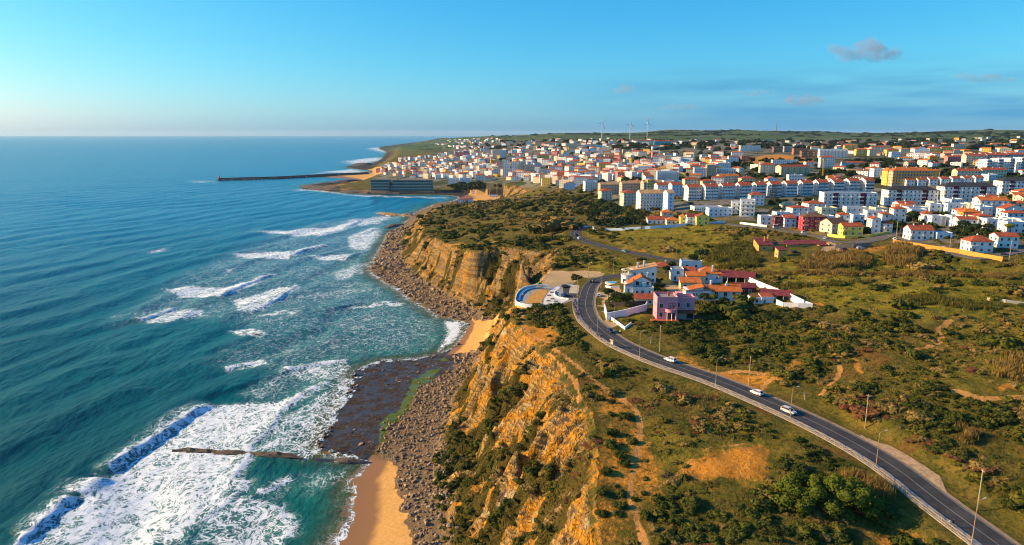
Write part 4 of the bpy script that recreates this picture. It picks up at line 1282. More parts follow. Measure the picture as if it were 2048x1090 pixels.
_poses = [skin_person((0.9, 0.8)), skin_person((-0.8, -0.7)), skin_person((0.15, 0.1))]
M_SKIN = paint('skin_tone', (0.42, 0.24, 0.16), 0.6, 0.05, 3.0)
CLOTH = {'white': (.75, .74, .70), 'black': (.02, .02, .022), 'navy': (.02, .03, .08), 'grey': (.22, .22, .22), 'red': (.40, .04, .03), 'beige': (.45, .36, .24), 'teal': (.03, .18, .20), 'blue': (.05, .12, .30)}
TROU = [('navy', (.02, .03, .07)), ('black', (.018, .018, .02)), ('grey', (.16, .16, .16)), ('beige', (.38, .30, .20))]
HAIR = [(.03, .02, .012), (.09, .05, .025), (.012, .010, .010)]
def person(x, y, z, az, shirt, trou, lab, group, k):
    o = bpy.data.objects.new('person', _poses[k % 3]); COL.objects.link(o)
    o.location = (x, y, z); o.rotation_euler = (0, 0, az - math.pi / 2); s = .95 + .08 * ((k * 7) % 5) / 5; o.scale = (s, s, s)
    ms = [M_SKIN, paint('cloth_' + shirt, CLOTH[shirt], .9, .1, 3.0), paint('trousers_' + TROU[trou][0], TROU[trou][1], .9, .1, 3.0), paint('hair_%d' % (k % 3), HAIR[k % 3], .7, .1, 3.0)]
    for sl, m in zip(o.material_slots, ms):
        sl.link = 'OBJECT'; sl.material = m
    return tag(o, lab, 'person', group)

_t = tangents(ROAD)
def on_pavement(i, off):
    return ROAD[i, 0] - _t[i, 1] * off, ROAD[i, 1] + _t[i, 0] * off, ROAD[i, 2] + .12
i0, i1 = near_index(ROAD, P(1199, 660)), near_index(ROAD, P(1166, 600))
rs = random.Random(4)
cols = list(CLOTH)
_combo = [(c, t) for c in cols for t in range(4)]; _c1, _c2 = _combo[:], _combo[:]
rs.shuffle(_c1); rs.shuffle(_c2)
gcount = 0
for n in range(44):
    dense = rs.random() < .72
    i = rs.randint(i0 + 10, i1 - 1) if dense else rs.randint(i0 - 5, i0 + 10)
    off = HALF + rs.uniform(.35, 1.95)
    x, y, z = on_pavement(i, off); x += rs.uniform(-.5, .5) * .3
    sh, tr = (_c1 if dense else _c2).pop() if (_c1 if dense else _c2) else (cols[n % 8], n % 4)
    az = math.atan2(-_t[i, 1], -_t[i, 0]) if rs.random() < .6 else math.atan2(_t[i, 1], _t[i, 0])
    where = 'in the crowd on the pavement at the bend' if dense else 'trailing the crowd down the pavement'
    person(x, y, z, az, sh, tr, 'walker in %s with %s trousers %s' % (sh, TROU[tr][0], where), 'people walking on the pavement', n)
ia = near_index(ROAD, P(1905, 1020))
for k, (px, py, sh, tr, lab) in enumerate(((1900, 1061, 'white', 2, 'person in a white top walking beside the railing near the bottom'), (1908, 1057, 'black', 1, 'person in dark clothes walking beside the one in white'))):
    i = near_index(ROAD, P(px, py)); x, y, z = on_pavement(i, HALF + 1.6 - .8 * k)
    person(x, y, z, math.atan2(_t[i, 1], _t[i, 0]), sh, tr, lab, 'two walkers on the near pavement', k)
x, y, z = P(1414, 985); person(x, y, ground_z(x, y), 2.0, 'black', 1, 'lone person in black standing on the orange clearing', None, 2)
x, y, z = P(1240, 668); person(x, y, ground_z(x, y), .6, 'white', 0, 'person in white on the verge beside the dark blue car', None, 0)
for k, (px, py, sh) in enumerate(((1060, 588, 'navy'), (1046, 594, 'white'), (1098, 583, 'grey'), (1116, 588, 'white'), (1136, 592, 'grey'))):
    x, y, z = P(px, py); person(x, y, PLAZA_Z + .05, k * 1.3, sh, k % 4, 'person in %s standing on the lookout terrace, %s' % (sh, ['by the blue bench wall', 'at the seaward tip', 'beside the sand pit', 'at the white steps', 'by the blue car'][k]), None, k + 1)
# ------------------------------------------------------------------ building kit
def roof_tiles(name, col, scale=2.6):
    if name in _pm: return _pm[name]
    m, nt, b = new_mat(name); N = NT(nt)
    tc = N.n('TexCoord').outputs['Object']
    w = N.n('TexWave', wave_type='BANDS', bands_direction='X'); N.l(tc, w.inputs['Vector']); w.inputs['Scale'].default_value = scale
    w2 = N.n('TexWave', wave_type='BANDS', bands_direction='Y', wave_profile='SAW'); N.l(tc, w2.inputs['Vector']); w2.inputs['Scale'].default_value = .9
    p = N.pos(); f = N.noise(p, .5, 5, .65)
    c = N.mix(N.ramp(f, .3, .72), tuple(x * .62 for x in col), tuple(min(1, x * 1.15) for x in col))
    c = N.mix(N.math('MULTIPLY', w.outputs['Fac'], .25), c, tuple(x * .45 for x in col))
    N.l(c, b.inputs['Base Color']); b.inputs['Roughness'].default_value = .85; b.inputs['Specular IOR Level'].default_value = .2
    N.l(N.bump(N.math('ADD', w.outputs['Fac'], N.math('MULTIPLY', w2.outputs['Fac'], .5)), .6, .08), b.inputs['Normal'])
    _pm[name] = m
    return m
T_RED = roof_tiles('red_clay_tiles', (.42, .095, .042)); T_ORG = roof_tiles('orange_clay_tiles', (.62, .17, .035)); T_TAN = roof_tiles('tan_clay_tiles', (.56, .33, .15))
T_MAR = roof_tiles('maroon_sheet_roof', (.22, .045, .05)); T_BRN = roof_tiles('brown_clay_tiles', (.20, .105, .06)); T_DRK = roof_tiles('dark_slate_roof', (.045, .05, .055)); T_TEAL = roof_tiles('teal_sheet_roof', (.05, .15, .17))
ROOFM = {'red': T_RED, 'orange': T_ORG, 'tan': T_TAN, 'maroon': T_MAR, 'brown': T_BRN, 'dark': T_DRK, 'teal': T_TEAL}
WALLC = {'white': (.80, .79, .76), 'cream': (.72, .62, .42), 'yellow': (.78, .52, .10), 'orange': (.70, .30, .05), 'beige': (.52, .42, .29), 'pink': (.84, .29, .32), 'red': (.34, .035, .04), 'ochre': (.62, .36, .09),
         'blue': (.30, .48, .66), 'grey': (.36, .36, .36), 'maroon': (.13, .02, .03), 'brown': (.22, .12, .07), 'rose': (.60, .22, .20), 'palegreen': (.62, .68, .36), 'lightblue': (.55, .68, .78), 'lemon': (.80, .66, .12), 'darkgrey': (.10, .105, .11), 'brick': (.42, .16, .07), 'teal': (.08, .45, .55)}  # lightblue: pale blue render, also blue shade put into wall colour
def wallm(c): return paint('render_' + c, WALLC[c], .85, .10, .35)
M_GLASS = paint('window_glass_dark', (.018, .024, .032), .12, .2, .8, spec=.6)
M_FRAME = paint('white_window_frame', (.74, .73, .70), .6, .05, 1.0)
M_FLAT = paint('flat_roof_felt', (.30, .28, .25), .95, .25, .4)
M_SLAB = paint('balcony_concrete', (.66, .64, .60), .85, .12, .6)
M_RAILG = paint('dark_balcony_rail', (.05, .06, .07), .5, .1, 1.0)
_FACE = {'F': 0.0, 'L': -math.pi / 2, 'R': math.pi / 2, 'B': math.pi}
_winp = {}

class House:
    """one building: an empty at its base and parts in its own frame (x along the front, y away from it)"""
    def __init__(s, name, label, cat, px=None, py=None, rz=0.0, group=None, xyz=None, depth=None):
        x, y, z = xyz if xyz else P(px, py)
        s.root = tag(empty(name, (x, y, ground_z(x, y) if xyz is None else z), rz), label, cat, group)
        s.d = math.hypot(x, y)
    def wall(s, x0, x1, y0, y1, z0, z1, col, name='wall'):
        return MB().box(x0, x1, y0, y1, z0, z1).build(name, wallm(col), s.root)
    def gable(s, x0, x1, y0, y1, z, h, mat, wall='white', axis_='x', over=.35, rname='roof'):
        m, g = MB(), MB()
        t = .16
        if axis_ == 'x':
            ym = (y0 + y1) / 2; sl = h / (ym - y0); ze = z - over * sl
            A = [(x0 - over, y0 - over, ze), (x1 + over, y0 - over, ze), (x1 + over, ym, z + h), (x0 - over, ym, z + h), (x1 + over, y1 + over, ze), (x0 - over, y1 + over, ze)]
            g.add([(x0, y0, z), (x0, y1, z), (x0, ym, z + h - .02), (x1, y0, z), (x1, y1, z), (x1, ym, z + h - .02)], [(0, 2, 1), (3, 4, 5), (0, 3, 5, 2), (1, 2, 5, 4), (0, 1, 4, 3)])
        else:
            xm = (x0 + x1) / 2; sl = h / (xm - x0); ze = z - over * sl
            A = [(x0 - over, y1 + over, ze), (x0 - over, y0 - over, ze), (xm, y0 - over, z + h), (xm, y1 + over, z + h), (x1 + over, y0 - over, ze), (x1 + over, y1 + over, ze)]
            g.add([(x0, y0, z), (x1, y0, z), (xm, y0, z + h - .02), (x0, y1, z), (x1, y1, z), (xm, y1, z + h - .02)], [(0, 1, 2), (3, 5, 4), (0, 2, 5, 3), (1, 4, 5, 2), (0, 3, 4, 1)])
        B = [(a, b, c + t) for a, b, c in A]
        m.add(A + B, [(1, 0, 3, 2), (2, 3, 5, 4), (6, 7, 8, 9), (9, 8, 10, 11), (0, 1, 7, 6), (4, 5, 11, 10), (1, 2, 8, 7), (2, 4, 10, 8), (3, 0, 6, 9), (5, 3, 9, 11)])
        g.build('gable_wall', wallm(wall), s.root)
        return m.build(rname, mat, s.root)
    def hip(s, x0, x1, y0, y1, z, h, mat, over=.45, rname='roof'):
        x0 -= over; x1 += over; y0 -= over; y1 += over
        w, d = x1 - x0, y1 - y0
        if w >= d: r0, r1 = (x0 + d / 2, (y0 + y1) / 2), (x1 - d / 2, (y0 + y1) / 2)
        else: r0, r1 = ((x0 + x1) / 2, y0 + w / 2), ((x0 + x1) / 2, y1 - w / 2)
        v = [(x0, y0, z), (x1, y0, z), (x1, y1, z), (x0, y1, z), (*r0, z + h), (*r1, z + h), (x0, y0, z - .18), (x1, y0, z - .18), (x1, y1, z - .18), (x0, y1, z - .18)]
        if w >= d: f = [(0, 1, 5, 4), (1, 2, 5), (2, 3, 4, 5), (3, 0, 4)]
        else: f = [(0, 1, 4), (1, 2, 5, 4), (2, 3, 5), (3, 0, 4, 5)]
        f += [(6, 9, 8, 7), (6, 7, 1, 0), (7, 8, 2, 1), (8, 9, 3, 2), (9, 6, 0, 3)]
        return mesh_obj(rname, v, f, mat, s.root)
    def shed(s, x0, x1, y0, y1, za, zb, mat, wall='white', axis_='x', over=.35, t=.18):
        """single pitch: height za at the low-coordinate edge, zb at the other"""
        X0, X1, Y0, Y1 = x0 - over, x1 + over, y0 - over, y1 + over
        if axis_ == 'x': q = [(X0, Y0, za), (X1, Y0, zb), (X1, Y1, zb), (X0, Y1, za)]
        else: q = [(X0, Y0, za), (X1, Y0, za), (X1, Y1, zb), (X0, Y1, zb)]
        v = q + [(a, b, c + t) for a, b, c in q]
        r = mesh_obj('roof', v, [(3, 2, 1, 0), (4, 5, 6, 7), (0, 1, 5, 4), (1, 2, 6, 5), (2, 3, 7, 6), (3, 0, 4, 7)], mat, s.root)
        if wall:
            zl = min(za, zb); sl = (zb - za) / ((X1 - X0) if axis_ == 'x' else (Y1 - Y0))
            hi = max(za, zb) - abs(sl) * over - .02; lo = min(za, zb) - .3
            if axis_ == 'x':
                k = [(x0, lo), (x1, lo), (x1, za + sl * (x1 - X0) - .01), (x0, za + sl * over - .01)]
                vv = [(a, y0, c) for a, c in k] + [(a, y1, c) for a, c in k]
            else:
                k = [(y0, lo), (y1, lo), (y1, za + sl * (y1 - Y0) - .01), (y0, za + sl * over - .01)]
                vv = [(x0, a, c) for a, c in k] + [(x1, a, c) for a, c in k]
            mesh_obj('gable_wall', vv, [(0, 1, 2, 3), (7, 6, 5, 4), (0, 4, 5, 1), (1, 5, 6, 2), (2, 6, 7, 3), (3, 7, 4, 0)], wallm(wall), s.root)
        return r
    def flat(s, x0, x1, y0, y1, z, col, par=.7, th=.22, deck=None):
        m = MB(); o = .02
        m.box(x0 - o, x1 + o, y0 - o, y0 + th, z, z + par); m.box(x0 - o, x1 + o, y1 - th, y1 + o, z, z + par)
        m.box(x0 - o, x0 + th, y0 + th, y1 - th, z, z + par); m.box(x1 - th, x1 + o, y0 + th, y1 - th, z, z + par)
        m.build('parapet', wallm(col), s.root)
        return MB().box(x0 + th, x1 - th, y0 + th, y1 - th, z - .05, z + .08).build('roof', deck or M_FLAT, s.root)
    def win(s, face, pos, z, w=1.1, h=1.3, off=0.0, frame=None, name='window', glass=None):
        """pos along the face (left to right seen from outside); off = distance of the face plane from the origin"""
        fm = frame or M_FRAME; gm = glass or M_GLASS
        k = (round(w, 2), round(h, 2), fm.name, gm.name)
        if k not in _winp:
            a = MB(); a.box(-w / 2, w / 2, -.035, .06, 0, h)
            b = MB(); t = .10
            b.box(-w / 2 - t, w / 2 + t, -.09, .05, -t, 0); b.box(-w / 2 - t, w / 2 + t, -.09, .05, h, h + t)
            b.box(-w / 2 - t, -w / 2, -.09, .05, 0, h); b.box(w / 2, w / 2 + t, -.09, .05, 0, h); b.box(-.03, .03, -.075, .05, 0, h)
            ma = bpy.data.meshes.new('window'); ma.from_pydata(a.v, [], a.f); ma.materials.append(gm)
            mf = bpy.data.meshes.new('frame'); mf.from_pydata(b.v, [], b.f); mf.materials.append(fm)
            _winp[k] = (ma, mf)
        ma, mf = _winp[k]
        o = bpy.data.objects.new(name, ma); COL.objects.link(o); o.parent = s.root
        fr = bpy.data.objects.new('frame', mf); COL.objects.link(fr); fr.parent = o
        if face == 'F': o.location = (pos, off, z)
        elif face == 'B': o.location = (pos, off, z)
        else: o.location = (off, pos, z)
        o.rotation_euler = (0, 0, _FACE[face])
        return o
    def chimney(s, x, y, z0, z1, col='white', w=.35):
        m = MB(); m.box(x - w, x + w, y - w, y + w, z0, z1); m.box(x - w - .1, x + w + .1, y - w - .1, y + w + .1, z1, z1 + .15)
        m.box(x - w * .6, x + w * .6, y - w * .6, y + w * .6, z1 + .15, z1 + .4)
        return m.build('chimney', wallm(col), s.root)
    def balcony(s, face, pos, z, w, out=1.1, off=0.0, mat=None, rail=.9, solid=True):
        m = MB(); m.box(-w / 2, w / 2, -out, .05, -.18, 0)
        t = .1
        if solid:
            m.box(-w / 2, w / 2, -out, -out + t, 0, rail); m.box(-w / 2, -w / 2 + t, -out + t, 0, 0, rail); m.box(w / 2 - t, w / 2, -out + t, 0, 0, rail)
        else:
            m.box(-w / 2, w / 2, -out, -out + .05, rail - .06, rail); m.box(-w / 2, w / 2, -out, -out + .04, .1, rail - .2)
        o = m.build('balcony', mat or M_SLAB, s.root)
        o.location = (pos, off, z) if face in 'FB' else (off, pos, z)
        o.rotation_euler = (0, 0, _FACE[face])
        return o
    def part(s, name, mb, mat):
        return mb.build(name, mat, s.root)

def glazing(mb, w, d, floors, fh, cols_f, cols_s, z0=.0, ww=1.0, wh=1.2, faces='FLR', skip=()):
    """window panels proud of the walls of a w by d block centred on the origin"""
    e = .05
    for f in range(floors):
        zb = z0 + f * fh + .95; zt = zb + wh
        if 'F' in faces or 'B' in faces:
            for k in range(cols_f):
                x = -w / 2 + w * (k + .5) / cols_f
                if 'F' in faces: mb.add([(x - ww / 2, -d / 2 - e, zb), (x + ww / 2, -d / 2 - e, zb), (x + ww / 2, -d / 2 - e, zt), (x - ww / 2, -d / 2 - e, zt), (x - ww / 2, -d / 2, zt + .05), (x + ww / 2, -d / 2, zt + .05)], [(0, 1, 2, 3), (3, 2, 5, 4)])
                if 'B' in faces: mb.add([(x - ww / 2, d / 2 + e, zb), (x + ww / 2, d / 2 + e, zb), (x + ww / 2, d / 2 + e, zt), (x - ww / 2, d / 2 + e, zt)], [(3, 2, 1, 0)])
        for k in range(cols_s):
            y = -d / 2 + d * (k + .5) / cols_s
            if 'L' in faces: mb.add([(-w / 2 - e, y + ww / 2, zb), (-w / 2 - e, y - ww / 2, zb), (-w / 2 - e, y - ww / 2, zt), (-w / 2 - e, y + ww / 2, zt), (-w / 2, y - ww / 2, zt + .05), (-w / 2, y + ww / 2, zt + .05)], [(0, 1, 2, 3), (3, 2, 4, 5)])
            if 'R' in faces: mb.add([(w / 2 + e, y - ww / 2, zb), (w / 2 + e, y + ww / 2, zb), (w / 2 + e, y + ww / 2, zt), (w / 2 + e, y - ww / 2, zt)], [(0, 1, 2, 3)])
    return mb

FOOTPRINTS = []        # centre x, y, radius of every building placed
def block(x0px, x1px, pyb, floors, d, wall, roof, rz=0.0, label='', cat='apartment building', name='apartment_building', group=None, rt='hip', fh=3.0, windows='joined', bal=0, cols=None, rise=None, cols_s=None,
          bal_wall=None, chim=0, accent=None, accent_cols=(), plinth=1.5, sides='FLRB', xyz=None, w=None, balind=False, rng=None):
    """a rectangular building whose foot spans x0px..x1px at photograph row pyb"""
    if xyz is None:
        p = P((x0px + x1px) / 2, pyb); depth = p[1] * _cp + (CAM_H - p[2]) * _sp
        vis = (x1px - x0px) * depth / FPX
        if w is None:
            ang = math.atan2(p[0], p[1]); ca, sa = abs(math.cos(rz + ang)), abs(math.sin(rz + ang))
            w = max(5.0, (vis - d * sa) / max(ca, .35)) if vis > d * sa + 4 else max(5.0, vis * .6)
        q = (p[0] - math.sin(rz) * d / 2, p[1] + math.cos(rz) * d / 2)
        z = min(ground_z(*p[:2]), p[2]); xyz = (q[0], q[1], z)
    h = floors * fh
    H = House(name, label, cat, rz=rz, group=group, xyz=xyz)
    FOOTPRINTS.append((xyz[0], xyz[1], .5 * math.hypot(w, d)))
    H.wall(-w / 2, w / 2, -d / 2, d / 2, -plinth - 2, h, wall)
    rm = ROOFM.get(roof)
    if rt == 'hip': H.hip(-w / 2, w / 2, -d / 2, d / 2, h, rise or min(w, d) * .22, rm)
    elif rt == 'gable': H.gable(-w / 2, w / 2, -d / 2, d / 2, h, rise or d * .2, rm, wall, 'x')
    elif rt == 'gabley': H.gable(-w / 2, w / 2, -d / 2, d / 2, h, rise or w * .2, rm, wall, 'y')
    elif rt == 'shed': H.shed(-w / 2, w / 2, -d / 2, d / 2, h + .2, h + (rise or 2), rm, wall, 'y')
    else: H.flat(-w / 2, w / 2, -d / 2, d / 2, h, wall)
    nf = cols or max(1, int(w / 3.1)); ns = cols_s or max(1, int(d / 3.4))
    if windows == 'joined':
        g = glazing(MB(), w, d, floors, fh, nf, ns, faces=sides)
        o = g.build('glazing', M_GLASS, H.root); o['kind'] = 'stuff'
    elif windows == 'single':
        for f in range(floors):
            z = f * fh + .9
            for k in range(nf): H.win('F', -w / 2 + w * (k + .5) / nf, z, off=-d / 2, w=1.15, h=1.3)
            for k in range(ns): H.win('L', -d / 2 + d * (k + .5) / ns, z, off=-w / 2, w=1.15, h=1.3)
    if bal:
        bw = w / nf * .92
        step = max(1, nf // bal)
        m = MB()
        for f in range(1 if floors > 2 else 1, floors):
            for k in range(0, nf, step):
                x = -w / 2 + w * (k + .5) / nf
                if balind: H.balcony('F', x, f * fh, bw, 1.0, -d / 2)
                else: m.box(x - bw / 2, x + bw / 2, -d / 2 - 1.0, -d / 2, f * fh - .12, f * fh + .85)
        if not balind and m.v:
            o = m.build('balcony_fronts', wallm(bal_wall) if bal_wall else M_SLAB, H.root); o['kind'] = 'stuff'
    if accent:
        for a, b in accent_cols:
            MB().box(-w / 2 + w * a, -w / 2 + w * b, -d / 2 - .25, -d / 2 + .05, 0, h + .35).build('facade_panel', wallm(accent), H.root)
    r = rng or random.Random(int(x0px * 7 + pyb * 13) if xyz is None else int(xyz[0] * 3 + xyz[1]))
    top = h + (0.5 if rt == 'flat' else (rise or min(w, d) * .2) * .75)
    for k in range(chim):
        x = -w / 2 + w * (k + .5) / chim; y = r.uniform(-d * .15, d * .15)
        H.chimney(x, y, h - .3, top + 1.0, 'white' if wall not in ('yellow', 'orange', 'lemon') else wall, .3)
    return H
# ------------------------------------------------------------------ the lookout terrace on the cliff edge
def px_poly(pts, z):
    return [G(x, y, z)[:2] for x, y in pts]

def terrace():
    Z = PLAZA_Z
    root = tag(empty('lookout_terrace', (*G(1080, 595, Z)[:2], Z)), 'curved white-walled lookout terrace with sand play area on the cliff edge', 'terrace')
    ox, oy = root.location.x, root.location.y
    loc = lambda pts, z=Z: [(a - ox, b - oy) for a, b in px_poly(pts, z)]
    edge = [(1031, 601), (1033.5, 591), (1041, 582), (1052, 576.5), (1066, 574), (1082, 573.2), (1098, 573.6)]
    front = [(1138, 603.5), (1118, 610.5), (1100, 612.5), (1075, 612.8), (1052, 610.8), (1038, 607.5)]
    yard = [(1098, 573.6), (1120, 570.5), (1126, 573)] + [(1152, 566.5), (1158.5, 571), (1152.5, 599)]
    out = loc(edge + yard[:0] + [(1120, 570.5), (1152, 566), (1157, 571), (1151.5, 600)] + front)
    MB().prism(out[::-1] if False else out, -5.0, .02).build('paving', paint('terrace_paving', (.34, .31, .27), .9, .2, .6), root)
    def band(pts, h0, h1, th, nm, mat, z=Z):
        L = smooth_line(loc(pts, z), 1.0); t = tangents(np.column_stack([L, np.zeros(len(L))])); v, f = [], []
        for p, d in zip(L, t):
            n = (-d[1] * th / 2, d[0] * th / 2)
            v += [(p[0] + n[0], p[1] + n[1], h0), (p[0] - n[0], p[1] - n[1], h0), (p[0] + n[0], p[1] + n[1], h1), (p[0] - n[0], p[1] - n[1], h1)]
        for i in range(len(L) - 1):
            a, b = 4 * i, 4 * i + 4
            f += [(a, b, b + 2, a + 2), (a + 1, a + 3, b + 3, b + 1), (a + 2, b + 2, b + 3, a + 3), (a, a + 1, b + 1, b)]
        f += [(0, 2, 3, 1), (4 * len(L) - 4, 4 * len(L) - 3, 4 * len(L) - 1, 4 * len(L) - 2)]
        return mesh_obj(nm, v, f, mat, root)
    band(edge + [(1098, 573.6)], -.4, 1.0, .35, 'parapet', wallm('white'))
    band([(1031, 601), (1032, 604.5), (1038, 607.8), (1052, 611), (1075, 613), (1100, 612.7)], -3.2, .75, .5, 'parapet', wallm('white'))
    band([(1032.5, 605.5), (1038, 608.5), (1052, 611.8), (1075, 613.8), (1100, 613.3)], -5, -.9, .7, 'retaining_wall', wallm('ochre'))
    band([(1036.5, 602), (1039, 593), (1046, 585), (1056, 579.5), (1070, 577), (1084, 576.3)], 0.0, .5, 1.7, 'bench', paint('blue_bench_paint', (.05, .20, .42), .6, .15, .8))
    MB().prism(loc([(1050, 606.5), (1056, 596), (1067, 584.5), (1080, 580), (1095.5, 578), (1093, 588), (1085, 600), (1084, 608)]), .0, .10).build('play_sand', paint('play_sand_orange', (.58, .28, .05), .95, .2, .8), root)
    MB().prism(loc([(1087, 608), (1089, 597), (1096, 587.5), (1103, 579), (1117, 572.5), (1121, 576), (1112, 583), (1110, 591), (1118, 596), (1138, 600), (1119, 609.5), (1100, 611.5)]), .0, .14).build('pale_paving', paint('pale_stone_paving', (.70, .64, .55), .85, .12, .5), root)
    MB().prism(loc([(1126, 575), (1151, 567.5), (1156, 571.5), (1151, 597.5), (1127, 596)]), .0, .06).build('parking_bays', M_ASPH, root)
    band([(1110, 583), (1109, 590), (1117, 596), (1137, 599.5)], .1, .7, .4, 'low_wall', wallm('white'))
    band([(1150, 571), (1147, 588)], 0, .35, 4.5, 'planter', wallm('beige'))
    for px, py in ((1098, 592), (1105, 599), (1097, 603), (1112, 604), (1104, 586)):
        a, b = loc([(px, py)])[0]
        MB().box(a - .9, a + .9, b - .35, b + .35, .14, .6).build('stone_seat', paint('seat_grey', (.16, .15, .14), .8, .2, 1.), root)
    return root
terrace()
def play_frame():
    x, y, _ = G(1079, 578, PLAZA_Z)
    r = tag(empty('climbing_frame', (x, y, PLAZA_Z + .1), .4), 'small climbing frame with green roof on the play sand', 'play equipment')
    for a in (-1, 1):
        for b in (-1, 1): MB().box(a * 1.1 - .06, a * 1.1 + .06, b * .8 - .06, b * .8 + .06, 0, 2.6).build('post', M_WOOD, r)
    MB().box(-1.1, 1.1, -.8, .8, 1.1, 1.22).build('platform', M_WOOD, r)
    m = MB(); m.add([(-1.4, -1.1, 2.5), (1.4, -1.1, 2.5), (1.4, 1.1, 2.5), (-1.4, 1.1, 2.5), (0, 0, 3.5)], [(0, 1, 4), (1, 2, 4), (2, 3, 4), (3, 0, 4), (0, 3, 2, 1)]); m.build('roof', paint('green_canopy', (.03, .25, .07), .6, .1, 1.), r)
    m = MB(); m.add([(1.1, -.3, 1.2), (1.1, .3, 1.2), (3.2, .3, .1), (3.2, -.3, .1)], [(0, 1, 2, 3), (3, 2, 1, 0)]); m.build('slide', paint('slide_red', (.5, .05, .03), .4, .1, 1.), r)
play_frame()

# ------------------------------------------------------------------ the hamlet by the bend
def pink_house():
    H = House('house', 'pink two-storey house with curved balcony and white-framed windows', 'house', 1313, 638.5, R(-2))
    H.wall(0, 8.2, 0, 9.0, -3, 8.3, 'pink'); H.flat(0, 8.2, 0, 9, 8.3, 'pink', .9)
    H.wall(8.2, 15.6, 3.2, 9.4, -3, 7.6, 'pink'); H.flat(8.22, 15.6, 3.2, 9.4, 7.6, 'pink', .8)
    H.part('roof_stair_house', MB().box(8.6, 11.2, 5.4, 8.8, 7.5, 9.6), wallm('pink'))
    H.chimney(5.4, 5.2, 8.2, 9.9, 'brick', .35)
    for z in (1.1, 4.7): H.win('F', 1.7, z, 1.25, 1.75, 0)
    for z in (1.2, 4.8):
        for y in (2.2, 4.2, 6.6): H.win('L', y, z, .8, 1.5, 0)
    H.part('loggia_shade_panel', MB().box(4.5, 7.6, -.03, .3, 3.9, 6.6), paint('loggia_shade', (.30, .10, .13), .9, .1, 1.))  # dark panel on the wall face, recess shade put into its colour
    H.win('F', 5.3, 4.2, .8, 2.0, -.05); H.win('F', 6.8, 4.2, .9, 2.0, -.05)
    L = [(3.3, 0)] + [(5.6 + 2.3 * math.cos(a), -2.2 * math.sin(a)) for a in [math.pi * (1 - k / 12) for k in range(1, 12)]] + [(7.9, 0)]
    m = MB(); n = len(L)
    m.prism([(x, y) for x, y in L], 3.2, 3.45)
    for i in range(n - 1):
        (xa, ya), (xb, yb) = L[i], L[i + 1]
        cx, cy = 5.6, 0
        ia, ib = (cx + (xa - cx) * .93, ya * .93), (cx + (xb - cx) * .93, yb * .93)
        m.add([(xa, ya, 3.45), (xb, yb, 3.45), (ib[0], ib[1], 3.45), (ia[0], ia[1], 3.45), (xa, ya, 4.45), (xb, yb, 4.45), (ib[0], ib[1], 4.45), (ia[0], ia[1], 4.45)], [(0, 1, 5, 4), (2, 3, 7, 6), (4, 5, 6, 7), (0, 3, 2, 1)])
    H.part('balcony', m, wallm('pink'))
    for x in (3.9, 5.6, 7.3): H.part('column', MB().tube((x, -1.35 if x != 5.6 else -1.9, -.8), (x, -1.35 if x != 5.6 else -1.9, 3.2), .14, .14, 8), wallm('white'))
    H.part('porch_shade_panel', MB().box(4.0, 7.4, -.04, .3, 0, 2.7), paint('porch_shade', (.12, .05, .04), .9, .1, 1.))  # flat dark panel, the porch's inner shade painted on
    H.win('F', 13.0, 4.2, 1.3, 1.9, 3.2); H.win('L', 6.0, 4.4, .8, 1.5, 8.2)
    H.win('F', 9.3, 4.4, .8, 1.6, 3.2)
    H.part('garage_door', MB().box(9.2, 12.2, 3.12, 3.3, -.4, 1.9), paint('garage_cream', (.55, .45, .28), .7, .1, 1.)); H.part('garage_opening', MB().box(12.6, 15.2, 3.14, 3.3, -.4, 1.9), M_GLASS)
    m = MB(); m.add([(8.6, 1.2, 2.3), (15.9, 1.2, 2.3), (15.9, 3.3, 3.1), (8.6, 3.3, 3.1), (8.6, 1.2, 2.15), (15.9, 1.2, 2.15), (15.9, 3.3, 2.95), (8.6, 3.3, 2.95)], [(0, 1, 2, 3), (7, 6, 5, 4), (0, 4, 5, 1), (1, 5, 6, 2), (3, 7, 4, 0)]); H.part('porch_roof', m, T_RED)
    H.part('forecourt', MB().box(-2.6, 8.4, -2.8, .1, -1.6, .06), paint('forecourt_red', (.52, .12, .04), .85, .15, .8))
pink_house()

def red_garage():
    H = House('house', 'low cream outbuilding with bright red tiled roof left of the pink house', 'house', 1270, 610, R(-3))
    H.wall(0, 8.6, 0, 5.2, -2, 2.9, 'cream'); H.gable(0, 8.6, 0, 5.2, 2.9, 1.6, T_RED, 'cream', 'x', .45)
    for x in (2.2, 6.4): H.win('F', x, .9, 1.2, 1.2, 0)
    H.part('door', MB().box(3.8, 4.8, -.05, .1, 0, 2.1), M_WOOD); H.win('L', 2.6, 1.0, .9, 1.1, 0); H.chimney(7.6, 3.8, 3.2, 5.0, 'cream', .3)
red_garage()

